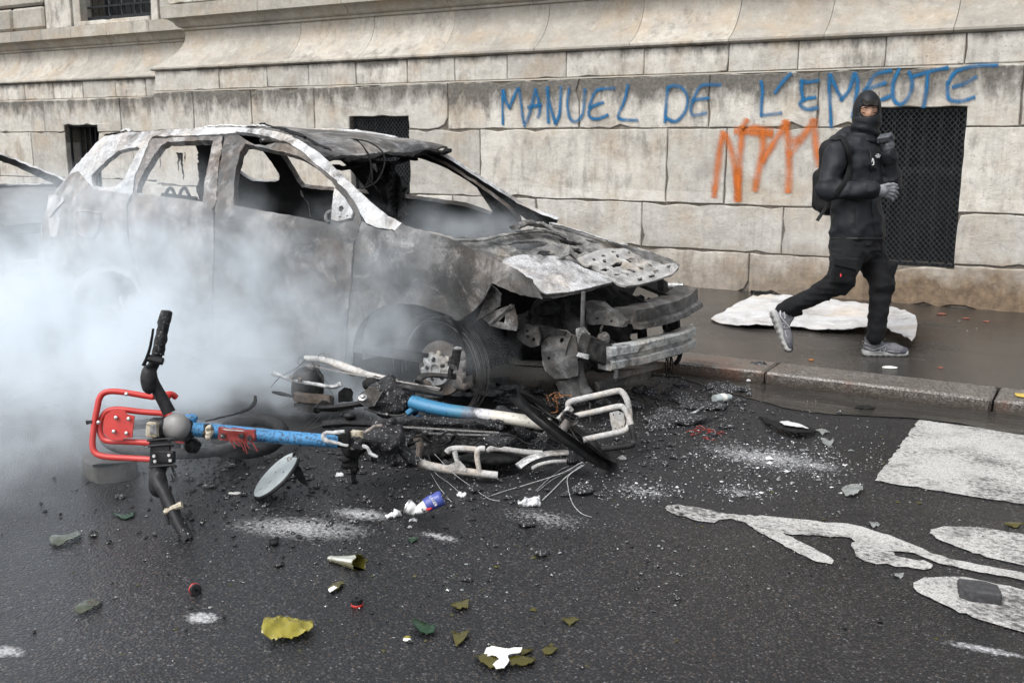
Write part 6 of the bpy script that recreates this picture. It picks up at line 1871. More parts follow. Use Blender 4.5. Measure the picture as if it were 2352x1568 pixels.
# hood folded on the shoulders
c = jp(1944, 322, .08)
obj('jacket_hood', lump(c, (.085, .12, .075), .012, .35, 9, 4, TAX), M['jacket'], jk)
def on_jacket(x, y, d0=-.40):
    """march from the camera to the jacket surface"""
    r = ray(float(x), float(y)); r = r / np.linalg.norm(r)
    t = np.linalg.norm(jp(x, y, d0) - CAM)
    for _ in range(60):
        P = (CAM + r * t)[None]
        s = min(float(f_jk(P)[0]), float('inf'))
        if s < .001: break
        t += max(s * .7, .001)
    return CAM + r * t
zp_ = np.array([on_jacket(x, y) for x, y in ((1996, 338), (1999, 352), (2001, 368), (2001, 385), (2001, 402), (2001, 414))]) - FWH * .004
obj('zip', tube(smoothpath(zp_, 5), .0045, 5), M['plastic'], jk)
zp_ = np.array([on_jacket(x, y) for x, y in ((2001, 462), (2003, 480), (2006, 500), (2009, 520), (2010, 548))]) - FWH * .004
obj('zip', tube(smoothpath(zp_, 5), .0045, 5), M['plastic'], jk)
zq = on_jacket(2003, 370) - FWH * .010
obj('zip_pull', tube(smoothpath([zq + [0, 0, .018], zq + RT * .007, zq - [0, 0, .022] + RT * .008, zq - [0, 0, .020] - RT * .006, zq + [0, 0, .016]], 4), .0028, 5), M['white_print'], jk)
zp_ = np.array([on_jacket(x, y) for x, y in ((1962, 478), (1963, 495), (1962, 515))]) - FWH * .003
obj('pocket_zip', tube(smoothpath(zp_, 5), .004, 5), M['plastic'], jk)
def text_part(name, body, P, xdir, ydir, size, mat, par, depth=.0008):
    cu = bpy.data.curves.new(name, 'FONT')
    cu.body = body; cu.align_x = 'CENTER'; cu.align_y = 'CENTER'; cu.size = size; cu.extrude = depth; cu.resolution_u = 2; cu.space_line = .8
    to = bpy.data.objects.new(name, cu)
    me = bpy.data.meshes.new_from_object(to)
    bpy.data.objects.remove(to); bpy.data.curves.remove(cu)
    x_ = np.asarray(xdir, float) / np.linalg.norm(xdir); y_ = np.asarray(ydir, float); y_ = y_ - x_ * (x_ @ y_); y_ /= np.linalg.norm(y_)
    z_ = np.cross(x_, y_)
    V = np.array([np.asarray(P) + x_ * v.co.x + y_ * v.co.y + z_ * v.co.z for v in me.vertices])
    F = [tuple(p.vertices) for p in me.polygons]
    bpy.data.meshes.remove(me)
    return obj(name, (V, F), M[mat], par, smooth=False)
lp = on_jacket(2015, 358) - FWH * .012 - RT * .0
text_part('jacket_logo', 'THE\nNORTH\nFACE', lp, RT * .9 - FWH * -.25 + UP * .06, UP, .0115, 'white_print', jk)
# hem band and chest seam
hz_ = []
for x in range(1904, 2034, 6):
    q = on_jacket(x, 548)
    if np.linalg.norm(q - jp(x, 548)) < .5: hz_.append(q - FWH * .003)
if len(hz_) > 6: obj('hem', tube(smoothpath(np.array(hz_), 3), .007, 6), M['plastic'], jk)
# sleeve cuffs
for k, rr in (('R', .050), ('L', .047)):
    a = arms[k]; d = (a[2] - a[1]) / np.linalg.norm(a[2] - a[1])
    obj('sleeve_cuff', tube(np.array([a[2] - d * .045, a[2] - d * .01, a[2] + d * .018]), np.array([rr + .002, rr + .003, rr - .004]), 16, rough=.002), M['jacket'], jk)

# balaclava and neck gaiter, with the eye opening
op0, op1 = headc + FD * .10 + FL * .034 + FU * .006, headc + FD * .10 - FL * .034 + FU * .006
def f_hd(P):
    d = ellip(P, headc, (.106, .089, .131), HAX)
    d = smin(d, ellip(P, headc + FD * .045 - FU * .075, (.075, .075, .06), HAX), .04)
    g = capsule(P, headc - FU * .085 + FD * .02, jp(1985, 318, .0), .082, .098)
    d = smin(d, g - .008 * np.sin((P[:, 2] + .25 * (P @ RT)) * 95) * (P[:, 2] < headc[2] - .05), .03)
    o = capsule(P, op0, op1, .036, .036)
    d = np.maximum(d, -o)
    return d - creases(P, .004, 16, 6, (1, 1, 2.2)) * (P[:, 2] < headc[2] - .03)
lo, hi = bounds([headc + [0, 0, .1], jp(1985, 320)], .15)
bal = obj('balaclava', surfnet(f_hd, lo, hi, .0065), M['hood'], per)
for s in (-1, 1):
    q = [headc + FD * .03 + FL * (.06 * s) + FU * .118, headc + FD * .075 + FL * (.055 * s) + FU * .085, headc + FD * .10 + FL * (.050 * s) + FU * .05]
    obj('seam', tube(smoothpath(q, 4), .002, 5), M['hood'], bal)
# eyebrows, lowered lids and a lock of hair
for s in (-1, 1):
    b_ = [headc + FD * .0905 + FL * (.014 * s) + FU * .021, headc + FD * .089 + FL * (.032 * s) + FU * .027, headc + FD * .078 + FL * (.051 * s) + FU * .020]
    obj('eyebrow', tube(smoothpath(b_, 4), np.linspace(.0045, .003, 9), 6, False, .7), M['brow'], per)
    l_ = [headc + FD * .0835 + FL * (.020 * s) - FU * .004, headc + FD * .0865 + FL * (.032 * s) - FU * .008, headc + FD * .080 + FL * (.045 * s) - FU * .004]
    obj('eyelash', tube(smoothpath(l_, 4), .0026, 5), M['brow'], per)
hr = []
for k in range(9):
    a = headc + FD * .070 + FL * (.045 - .012 * k) + FU * .072
    b_ = headc + FD * .105 + FL * (.040 - .0085 * k) + FU * (.046 - .004 * math.sin(k))
    c_ = headc + FD * .104 + FL * (.030 - .006 * k) + FU * (.036 + .003 * (k % 3))
    hr.append(tube(smoothpath([a, b_, c_], 4), np.linspace(.009, .004, 9), 6))
obj('hair', join(*hr), M['hair'], per)

# gloves
def hand(name, palm, fingers, thumb, mat, wrist, back_mat=None):
    pts = [p for f in fingers for p in f] + list(thumb) + [wrist]
    def f(P):
        d = capsule(P, wrist, palm[0], .030, .034)
        d = smin(d, ellip(P, palm[0], palm[1], palm[2]), .012)
        for fi in fingers + [thumb]:
            n = len(fi) - 1
            q = None
            for i in range(n):
                r0 = .0125 - .0012 * i; e = capsule(P, fi[i], fi[i + 1], r0, r0 - .001)
                q = e if q is None else smin(q, e, .004)
            d = smin(d, q, .005)
        return d - .0012 * fbm(P, 60, 2, 3)
    lo, hi = bounds(pts, .045)
    return obj(name, surfnet(f, lo, hi, .0042), M[mat], per)
w0 = arms['R'][2]
hx = RT * .97 + FWH * .15 - UP * .10; hx /= np.linalg.norm(hx)
hy = UP * .9 - FWH * .3; hy = hy - hx * (hy @ hx); hy /= np.linalg.norm(hy)
hz = np.cross(hx, hy)
pc = w0 + hx * .065
if hz @ FWH > 0: hz = -hz
fing = []
for k, (oy, L, dn, dz) in enumerate(((.030, .078, .000, .006), (.011, .088, -.012, .008), (-.009, .084, -.018, .004), (-.028, .066, -.020, -.004))):
    b_ = pc + hx * .034 + hy * oy
    fing.append([b_, b_ + hx * L * .45 + hy * (dn * .3 + .003) + hz * dz, b_ + hx * L * .75 + hy * (dn * .8) - hz * .004, b_ + hx * L * .95 + hy * (dn * 1.3) - hz * .018])
th = [pc + hx * -.01 + hy * .030, pc + hx * .030 + hy * .046 + hz * .004, pc + hx * .066 + hy * .050, pc + hx * .088 + hy * .046]
fing[0] = [f - hy * .004 for f in fing[0]]
gl = hand('glove', (pc, (.046, .040, .020), np.array([hx, hy, hz])), fing, th, 'glove', w0)
pp = pc + hz * .0235 - hx * .006
for i in range(3):
    for j in range(3):
        obj('glove_print', box(pp + hx * (-.012 + .014 * i) + hy * (.016 - .014 * j), (.011, .011, .002), np.array([hx, hy, hz]), .0005), M['white_print'] if i == 0 else M['blue_print'], gl, smooth=False)
w1 = arms['L'][2]
ux = UP * .95 - RT * .05 - FWH * .1; ux /= np.linalg.norm(ux)
uy = RT * .9 - FWH * .4; uy = uy - ux * (uy @ ux); uy /= np.linalg.norm(uy)
uz = np.cross(ux, uy)
if uz @ FWH > 0: uz = -uz
pc = w1 + ux * .060
fing = []
for k in range(4):
    b_ = pc + ux * (.040 - .002 * k) + uy * (.030 - .019 * k) + uz * .004
    fing.append([b_, b_ + ux * .030 + uz * .020 - uy * .012, b_ + ux * .012 + uz * .045 - uy * .026, b_ - ux * .012 + uz * .034 - uy * .030])
th = [pc + ux * .0 - uy * .032, pc + ux * .028 - uy * .046 + uz * .012, pc + ux * .052 - uy * .040 + uz * .026, pc + ux * .066 - uy * .028 + uz * .030]
gl2 = hand('glove', (pc, (.044, .038, .022), np.array([ux, uy, uz])), fing, th, 'glove_dark', w1)

# running shoes
def shoe(heel, X_, Z_, name_lab=None):
    X_ = np.asarray(X_, float); X_ /= np.linalg.norm(X_)
    Z_ = np.asarray(Z_, float); Z_ = Z_ - X_ * (Z_ @ X_); Z_ /= np.linalg.norm(Z_)
    Y_ = np.cross(Z_, X_)
    A_ = np.array([X_, Y_, Z_])
    w = lambda x, y, z: heel + x * X_ + y * Y_ + z * Z_
    rt = root('shoe', heel, None, None); rt.parent = per; rt.location = tuple(np.asarray(heel) - np.array(per.location))
    lo, hi = bounds([w(x, y, z) for x in (-.03, .32) for y in (-.08, .08) for z in (-.03, .17)], .01)
    def f_sole(P):
        q = (P - heel) @ A_.T
        wid = .040 + .007 * np.sin(np.clip(q[:, 0] / .29, 0, 1) * 5.2 + 1.0)
        t = np.clip((q[:, 0] - .22) / .08, 0, 1)
        zc = .019 + .016 * t * t
        e = np.stack([np.maximum(np.abs(q[:, 0] - .142) - .130, 0), np.maximum(np.abs(q[:, 1]) - wid + .016, 0), np.maximum(np.abs(q[:, 2] - zc) - .004, 0)], -1)
        return np.linalg.norm(e, axis=1) - .0155 + .002 * np.sin(q[:, 0] * 160) * (q[:, 2] < .012)
    obj('sole', surfnet(f_sole, lo, hi, .0058), M['sole'], rt)
    def f_up(P):
        d = capsule(P, w(.045, 0, .052), w(.19, 0, .050), .040, .036)
        d = smin(d, ellip(P, w(.215, 0, .040), (.072, .041, .032), A_), .03)
        d = smin(d, capsule(P, w(.05, 0, .06), w(.045, 0, .105), .040, .040), .02)
        d = smin(d, capsule(P, w(.10, 0, .085), w(.085, 0, .125), .024, .014), .02)
        d = np.maximum(d, -capsule(P, w(.052, 0, .112), w(.045, 0, .17), .030, .034))
        d = np.maximum(d, -((P - heel) @ Z_ - .020))
        return d - .0012 * fbm(P, 70, 2, 1)
    up = obj('upper', surfnet(f_up, lo, hi, .0055), M['shoe'], rt)
    obj('toe_cap', surfnet(lambda P: np.maximum(ellip(P, w(.245, 0, .036), (.050, .043, .030), A_), -((P - heel) @ Z_ - .022)), lo, hi, .0058), M['shoe_dark'], rt)
    for sgn in (-1, 1):
        for (pts) in ([(.005, .036, .065), (.05, .047, .045), (.10, .044, .060), (.14, .036, .078)], [(.0, .030, .088), (.03, .043, .078), (.075, .044, .068)], [(.15, .040, .040), (.20, .040, .036), (.245, .035, .034)], [(.01, .040, .030), (.06, .047, .032), (.12, .046, .033)]):
            obj('trim', tube(smoothpath([w(x, y * sgn, z) for x, y, z in pts], 5), .0048, 6, False, .6), M['shoe_trim'], up)
        n_ = [(.100, .045, .032), (.106, .043, .066), (.130, .043, .036), (.138, .040, .068)]
        obj('side_letter', tube(np.array([w(x, y * sgn, z) for x, y, z in n_]), .0040, 5), M['shoe_trim'], up)
    for k in range(5):
        x = .115 + .020 * k; z = .088 - .010 * k
        obj('lace', tube(smoothpath([w(x, -.026, z - .006), w(x + .006, 0, z + .008), w(x + .010, .026, z - .006)], 4), .0032, 5), M['shoe_dark'], up)
    obj('sock', tube(np.array([w(.052, 0, .09), w(.050, 0, .13), w(.046, 0, .19)]), np.array([.034, .036, .044]), 14), M['trouser'], rt)
hl_ = at_z(1981, 815, ZP + .002)
tx = RT * .96 - FWH * .14; tx[2] = 0
shoe(hl_, tx, (0, 0, 1.0))
h0 = jp(1768, 716, -.04); t0 = jp(1797, 794, -.06)
shoe(h0, t0 - h0, RT * .92 + UP * .34)

# ---- backpack, worn on the back
pkc = jp(1921, 408, .16)
def f_pk(P):
    d = rbox(P, pkc, (.075, .130, .250), .070, TAX)
    d = smin(d, rbox(P, pkc - FACE * .08 - np.array([0, 0, .09]), (.055, .115, .14), .05, TAX), .03)
    return d - creases(P, .008, 9, 15) 
pack = root('backpack', pkc - np.array([0, 0, .26]), 'black nylon backpack on the back of the running person', 'backpack')
obj('pack_body', surfnet(f_pk, pkc - .36, pkc + .36, .0125), M['pack'], pack)
for (o, pts) in ((-.24, [(1912, 322), (1926, 312), (1940, 326), (1949, 350), (1951, 385), (1940, 420), (1918, 448)]),):
    q = []
    for x, y in pts:
        s_ = on_jacket(x, y)
        if np.linalg.norm(s_ - jp(x, y)) > .6: s_ = jp(x, y, -.15)
        q.append(s_ - FWH * .010)
    obj('shoulder_strap', tube(smoothpath(q, 6), .026, 8, False, .28), M['pack'], pack)
obj('hanging_strap', tube(smoothpath([jp(1899, 462, .0), jp(1896, 478, .0), jp(1888, 490, .0), jp(1877, 507, .0)], 6), .013, 6, False, .25), M['pack'], pack)
obj('haul_loop', tube(smoothpath([jp(1922, 312, .14), jp(1926, 303, .14), jp(1934, 304, .14), jp(1938, 314, .14)], 5), .010, 6, False, .4), M['pack'], pack)
# ================================================================ THINGS LYING ABOUT
def thing_sheet(name, poly, zfun, mat, label, cat, t=.004, holes=(), step=6, rough=.4, seed=0, amp=.0, group=None, back=None):
    """sheet lying near the ground: outline in pixels on the ground plane, raised by zfun(px, py)"""
    p, T = tri_sheet(poly, holes, step, rough, seed)
    base = zfun(p)
    V = np.array([at_z(a, b, float(z)) for (a, b), z in zip(p, base)])
    V[:, 2] += amp * fbm(V, 12, 3, seed)
    A, F, mi = thick(V, T, t, (0, 0, 1))
    A[:, 2] = np.maximum(A[:, 2], ZP * 0 + .0015 if base.min() < ZP else ZP + .004)
    return obj(name, (A, F), [M[mat], M[back or mat]], None, label=label, cat=cat, group=group, mi=mi)

# white scaled sheet metal on the pavement
PANEL = [(1632, 731), (1645, 722), (1657, 718), (1672, 708), (1686, 700), (1702, 691), (1720, 684), (1740, 679), (1760, 676), (1790, 677), (1822, 680), (1860, 683), (1895, 687), (1931, 690), (1955, 692), (1979, 696), (2010, 699), (2041, 702), (2060, 707), (2077, 713), (2093, 719), (2103, 724), (2106, 735), (2107, 746), (2105, 757), (2103, 768), (2099, 776), (2094, 781),
    (2085, 776), (2077, 773), (2062, 764), (2048, 757), (2026, 752), (2004, 751), (1977, 752), (1949, 753), (1920, 755), (1895, 756), (1868, 754), (1840, 751), (1805, 748), (1770, 746), (1740, 746), (1712, 746), (1688, 744), (1665, 742), (1645, 737)]
def zpan(p):
    x, y = p[:, 0], p[:, 1]
    z = ZP + .022 + .018 * np.sin((x - 1632) / 475 * 6.0) ** 2 + .05 * np.clip((x - 2000) / 107, 0, 1) ** 2
    return z + .03 * np.clip((y - 735) / 20, 0, 1) * np.clip((x - 1800) / 200, 0, 1)
thing_sheet('metal_sheet', PANEL, zpan, 'panel_white', 'large buckled white sheet of burnt metal lying on the pavement behind the runner', 'metal sheet', .004, (), 9, .5, 3, .012, back='char')

# crushed beer can
can = root('beer_can', at_z(980, 1180, 0), 'crushed blue and white lager can folded in the middle on the road', 'can')
cd = depth_of(at_z(985, 1182, .03))
def cpts(L): return np.array([at_d(x, y, cd + o) for x, y, o in L])
P = smoothpath(cpts([(1017, 1142, .0), (1008, 1146, .0), (990, 1154, 0), (980, 1160, 0)]), 5)
o = obj('can_body', tube(P, np.interp(np.linspace(0, 1, len(P)), [0, .1, .2, 1], [.027, .031, .0325, .030]), 24, False, .95, rough=.0012), M['can_blue'], can)
obj('can_rim', tube(np.array([P[0] + .001, P[0] + (P[0] - P[1]) * .6]), .0275, 24), M['can_metal'], can)
P2_ = smoothpath(cpts([(981, 1159.5, 0), (972, 1165, 0), (962, 1171, -.002), (955, 1176, -.004)]), 5)
obj('can_body', tube(P2_, np.interp(np.linspace(0, 1, len(P2_)), [0, .5, 1], [.0302, .024, .013]), 24, False, .85, rough=.002, seed=2), M['can_white'], can)
P3 = smoothpath(cpts([(956, 1177, -.004), (949, 1171, 0), (941, 1165, .002), (935, 1162, .004)]), 5)
obj('can_body', tube(P3, np.interp(np.linspace(0, 1, len(P3)), [0, .5, 1], [.013, .026, .031]), 24, False, .9, rough=.002, seed=4), M['can_white'], can)
obj('can_base', lathe([(0, -.004), (.020, -.002), (.026, .003), (.030, .001), (.031, -.004)], P3[-1], P3[-1] - P3[-3], 22), M['can_metal'], can)
txd = at_d(1.0 * 1004, 1172, cd) - at_d(984, 1140, cd)
nfc = -(ray(993., 1155.)) / np.linalg.norm(ray(993., 1155.))
tp = at_d(995, 1150, cd) + nfc * .0350
text_part('can_lettering', 'LAGER', tp - nfc * .001, txd, np.cross(nfc, txd), .0155, 'white_print', can)
text_part('can_lettering', '64', at_d(972, 1171, cd) + nfc * .026, txd, np.cross(nfc, txd), .018, 'char', can)
obj('can_stripe', lump(at_d(986, 1166, cd) + nfc * .024, (.010, .016, .006), .003, .2, 40, 2, np.array([txd / np.linalg.norm(txd), np.cross(nfc, txd) / np.linalg.norm(np.cross(nfc, txd)), nfc])), M['red_print'], can)

def ash(x0, y0, x1, y1, hgt, label, seed, mat='ash_lump', cat='ash lump', name='ash_lump'):
    c = at_z((x0 + x1) / 2, y1 - (y1 - y0) * .35, 0)
    s = depth_of(c) / FPX
    r = ((x1 - x0) * s / 2, (x1 - x0) * s * .35, hgt)
    vf = lump((c[0], c[1], hgt * .45), r, max(.0028, min(r) / 5), .9, 1.3 / min(r) * .6, seed, np.array([RT, FWH, [0, 0, 1.0]]))
    V, F = vf; V[:, 2] = np.maximum(V[:, 2], .001)
    return obj(name, (V, F), M[mat], None, label=label, cat=cat)
ash(890, 1168, 921, 1197, .022, 'white ash lump beside the crushed can', 1)
ash(942, 1190, 960, 1199, .008, 'tiny ash lump in front of the crushed can', 2)
ash(1192, 1147, 1243, 1166, .020, 'foamy white ash on the end of a wire, right of the can', 3)
ash(1050, 1130, 1072, 1144, .010, 'small pale ash lump between can and bicycle stay', 4)
ash(772, 1088, 790, 1096, .010, 'small white ash lump right of the metal disc', 5)

# galvanised disc leaning on its bracket
dd = depth_of(at_z(590, 1135, 0))
dc = at_d(633, 1089, dd - .03)
da_ = RT * .755 + UP * .656
db_i = -RT * .656 + UP * .755
db_ = db_i * .36 + FW * .93
dn_ = np.cross(da_, db_)
if dn_ @ FW > 0: dn_ = -dn_
disc = root('metal_disc', (dc[0], dc[1], 0), 'round galvanised metal disc with black specks, tilted on the road below the blue tube', 'disc')
th_ = np.linspace(0, 2 * math.pi, 40, False)
poly = [(math.cos(a), math.sin(a)) for a in th_ if not (-.1 < a < .55)] + [(.80, .12)]
holes = [[(cx + .045 * math.cos(a), cy + .045 * math.sin(a)) for a in np.linspace(0, 2 * math.pi, 8, False)] for cx, cy in ((-.45, .25), (-.2, -.45), (.25, .45), (-.65, -.3), (.1, -.1), (.4, -.55))]
p, T = tri_sheet(poly, holes, .11, .006, 3)
RD = .122
V = dc + RD * (p[:, :1] * da_ + p[:, 1:] * db_) + dn_ * (.012 * (1 - (p ** 2).sum(1)))[:, None]
A, F, mi = thick(V, T, .004, dn_)
obj('disc_face', (A, F), [M['zinc'], M['char']], disc, mi=mi)
a_ = np.linspace(.6, 2 * math.pi - .1, 50)
obj('disc_rim', tube(dc - dn_ * .010 + RD * (np.outer(np.cos(a_), da_) + np.outer(np.sin(a_), db_)), .007, 7), M['plastic'], disc)
obj('disc_bolt', lathe([(0, .008), (.006, .007), (.008, 0), (.012, -.001), (.012, -.006)], dc + da_ * .085 + db_ * .01 + dn_ * .012, dn_, 10), M['steel'], disc)
fp_ = [at_d(672, 1075, dd - .0), at_d(684, 1062, dd + .02), at_d(708, 1112, dd + .0), at_d(690, 1106, dd - .02)]
p, T = tri_sheet([(672, 1082), (682, 1066), (690, 1074), (708, 1116), (696, 1112), (684, 1102), (676, 1092)], (), 5, .3, 3)
A, F, mi = thick(at_d(p[:, 0], p[:, 1], dd - .06 + .0004 * (p[:, 1] - 1066)), T, .006, -FW)
obj('disc_bracket', (A, F), M['plastic'], disc, mi=mi)

# loose paving stone in the smoke behind the red rack, and the dark stone on the painted wheel
def slab(name, poly, h, mat, label, seed, cat, top=.5):
    P = np.array([at_z(x, y, 0)[:2] for x, y in poly])
    p, T = tri_sheet([tuple(q) for q in P], (), .035, .004, seed)
    z = h * (1 + .12 * fbm(np.c_[p, np.zeros(len(p))], 9, 3, seed))
    V = np.c_[p, z]
    n = len(V)
    A, F, mi = thick(V, T, h, (0, 0, 1))
    A[n:, :2] = A[:n, :2]; A[n:, 2] = .001
    cen = A[:, :2].mean(0)
    A[n:, :2] = cen + (A[n:, :2] - cen) * 1.03
    return obj(name, (A, F), M[mat], None, label=label, cat=cat, mi=[0] * len(F))
slab('paving_stone', [(190, 1090), (198, 1080), (230, 1073), (270, 1070), (300, 1072), (316, 1082), (312, 1096), (290, 1104), (255, 1110), (225, 1112), (205, 1102)], .075, 'slab', 'rough dark paving stone lying in the smoke under the red rack', 4, 'paving stone')
cc_ = at_z(2249, 1358, .022)
obj('stone_chunk', surfnet(lambda P: np.maximum(rbox(P, cc_, (.062, .048, .021), .007, np.array([RT * .96 - FWH * .28, FWH * .96 + RT * .28, [0, 0, 1.0]])), np.abs((P - cc_) @ (RT * .75 + FWH * .66)) - .056) - .0022 * fbm(P, 60, 3, 5), cc_ - .095, cc_ + .095, .0042), M['cobble'], None, label='flat grey concrete chunk lying on the painted wheel', cat='stone')
thing_sheet('paper_strip', [(212, 1066), (298, 1060), (300, 1066), (214, 1073)], lambda p: np.full(len(p), .082), 'paper', 'printed strip of paper on the dark paving stone', 'paper', .002)

# pucks
def puck(x, y, ax, label, rim):
    c = at_z(x, y, .014)
    r_ = root('roller', (c[0], c[1], 0), label, 'roller')
    obj('roller_body', lathe([(.0055, -.013), (.016, -.013), (.0185, -.011), (.0185, .008), (.0175, .012), (.006, .0125), (.0055, .004), (0, .004)], c, ax, 24), M['plastic'], r_)
    obj('roller_rim', lathe([(.0180, -.0135), (.0195, -.0125), (.0195, -.007), (.0185, -.006)], c, ax, 24), M['red'], r_)
puck(820, 1381, (0, 0, 1), 'small black roller with red foot standing upright on the road', True)
puck(449, 1353, RT * .5 - FWH * .75 + np.array([0, 0, .15]), 'small dark roller lying on its side at the left of the road', True)

# broken bottle glass
def shard(poly, mat, label, R=.035, h=.012, seed=0, up=True, cat='glass shard', name='glass_shard', t=.003, rough=.8, tilt=0.0):
    p, T = tri_sheet(poly, (), 5, rough, seed)
    x, y = p[:, 0], p[:, 1]
    c = at_z(float(x.mean()), float(y.mean()), 0)
    V = np.array([at_z(a, b, 0) for a, b in p])
    d = (V - c) @ (RT * math.cos(tilt) + FWH * math.sin(tilt))
    half = np.abs(d).max() + 1e-6
    e = (V - c) @ (FWH * math.cos(tilt) - RT * math.sin(tilt))
    eh = np.abs(e).max() + 1e-6
    z = h * (1 - (e / eh) ** 2 * .85) if up else h * (e / eh) ** 2
    z = z + .25 * h * np.sin(d / half * 2 + seed)
    z = z + .35 * h * (1 - np.abs(vnoise(V, 34, seed))) ** 2 - .12 * h
    V[:, 2] = .003 + np.maximum(0, z)
    A, F, mi = thick(V, T, t, (0, 0, 1))
    return obj(name, (A, F), M[mat], None, label=label, cat=cat, mi=[0] * len(F))
GL = [([(112, 1247), (122, 1234), (140, 1240), (165, 1234), (187, 1224), (184, 1240), (160, 1250), (135, 1258), (118, 1256)], 'glass_sage', 'long grey green glass shard at the left edge, nearest the smoke', .014, 1),
      ([(170, 1412), (184, 1396), (205, 1388), (225, 1386), (237, 1381), (225, 1398), (205, 1411), (180, 1416)], 'glass_sage', 'leaf shaped grey green glass shard, left foreground', .016, 2),
      ([(600, 1476), (612, 1452), (622, 1438), (660, 1436), (700, 1434), (718, 1440), (720, 1462), (700, 1468), (660, 1478), (630, 1481)], 'glass_yellow', 'broken yellow bottle shell, largest piece of yellow glass in the foreground', .038, 3),
      ([(945, 1440), (957, 1426), (962, 1436), (985, 1442), (1002, 1446), (998, 1460), (980, 1464), (960, 1458)], 'glass_green', 'curved dark green glass shard right of the yellow glass', .020, 4),
      ([(1037, 1454), (1056, 1462), (1070, 1454), (1080, 1458), (1066, 1476), (1048, 1487), (1042, 1474)], 'glass_olive', 'forked olive glass shard left of the torn label', .014, 5),
      ([(1036, 1398), (1050, 1386), (1066, 1382), (1078, 1390), (1074, 1404), (1052, 1404)], 'glass_olive', 'small arched olive glass shard above the green one', .016, 6),
      ([(752, 1356), (770, 1344), (786, 1336), (791, 1346), (778, 1358), (756, 1363)], 'glass_olive', 'olive glass sliver with torn white label, above the upright roller', .010, 7),
      ([(1090, 1510), (1112, 1508), (1140, 1516), (1150, 1538), (1128, 1540), (1102, 1528)], 'glass_olive', 'olive glass piece under the left side of the torn label', .016, 8),
      ([(1165, 1525), (1195, 1512), (1225, 1510), (1232, 1524), (1205, 1534), (1172, 1536)], 'glass_olive', 'olive glass piece under the right side of the torn label', .014, 9),
      ([(1180, 1500), (1215, 1490), (1226, 1496), (1200, 1508)], 'glass_olive', 'thin olive sliver behind the torn label', .010, 10),
      ([(255, 1182), (280, 1186), (300, 1184), (312, 1176), (306, 1190), (282, 1194)], 'glass_green', 'dark green slivers near the lower handlebar grip', .008, 11),
      ([(1885, 1006), (1900, 1014), (1915, 1016), (1908, 1026), (1890, 1022)], 'glass_grey', 'clear jagged glass left of the white stripe, upper one', .010, 12),
      ([(1932, 1130), (1950, 1118), (1975, 1122), (1982, 1134), (1960, 1142), (1940, 1142)], 'glass_grey', 'crumpled clear glass beside the lower corner of the white stripe', .018, 13),
      ([(1872, 990), (1888, 988), (1905, 994), (1890, 1000)], 'glass_grey', 'small clear shard below the bent metal plate', .008, 14),
      ([(2306, 1206), (2335, 1200), (2352, 1206), (2330, 1214)], 'glass_olive', 'brown glass sliver above the painted wheel', .006, 15),
      ([(1995, 1202), (2015, 1200), (2022, 1208), (2004, 1212)], 'glass_grey', 'small clear shard left of the far painted wheel', .006, 16),
      ([(2054, 1318), (2076, 1320), (2070, 1330), (2056, 1326)], 'glass_grey', 'clear shard above the near painted wheel', .006, 17),
      ([(1290, 1424), (1320, 1420), (1330, 1428), (1308, 1438)], 'glass_olive', 'olive sliver in the damp stain, right foreground', .006, 18),
      ([(935, 1238), (958, 1236), (960, 1244), (944, 1248)], 'glass_green', 'dark sliver below the crushed can', .006, 19),
      ([(926, 1468), (940, 1462), (944, 1468), (932, 1472)], 'glass_yellow', 'pale yellow crumb between yellow and green glass', .006, 20),
      ([(1245, 1500), (1262, 1486), (1282, 1494), (1270, 1506), (1250, 1506)], 'glass_olive', 'olive flake right of the torn label', .008, 21)]
for poly, mm, lab, h, sd in GL: shard(poly, mm, lab, .035, h, sd)
# torn label paper
thing_sheet('torn_label', [(1108, 1508), (1118, 1484), (1130, 1481), (1160, 1488), (1200, 1488), (1196, 1500), (1165, 1506), (1170, 1516), (1158, 1530), (1140, 1532), (1132, 1524), (1148, 1512), (1135, 1504)], lambda p: .022 + .0003 * (p[:, 0] - 1108) * .2, 'paper', 'torn white bottle label lying over olive glass in the foreground', 'paper', .002, (), 5, .5, 3, .006)
thing_sheet('torn_label', [(753, 1352), (772, 1341), (778, 1346), (758, 1359)], lambda p: np.full(len(p), .014), 'paper', 'scrap of white label on the olive sliver', 'paper', .0015, (), 4, .3, 3, .002)
# broken bottle neck
b0 = at_z(756, 1282, .012); b1 = at_z(822, 1292, .024)
ax_b = b1 - b0
Lb = np.linalg.norm(ax_b)
V, F = lathe([(.010, 0), (.0125, .01), (.012, .02), (.016, Lb * .4), (.024, Lb * .75), (.030, Lb), (.027, Lb), (.021, Lb * .75), (.013, Lb * .4), (.009, .02)], b0, ax_b, 26)
q = (V - b0) @ (ax_b / Lb)
V = V + (ax_b / Lb) * (np.clip(q / Lb - .8, 0, 1) * .14 * vnoise(V, 60, 2))[:, None]
V[:, 2] = np.maximum(V[:, 2], .002)
obj('bottle_neck', (V, F), M['glass_olive'], None, label='broken olive bottle neck with a jagged cone end, below the ash patch', cat='bottle neck')

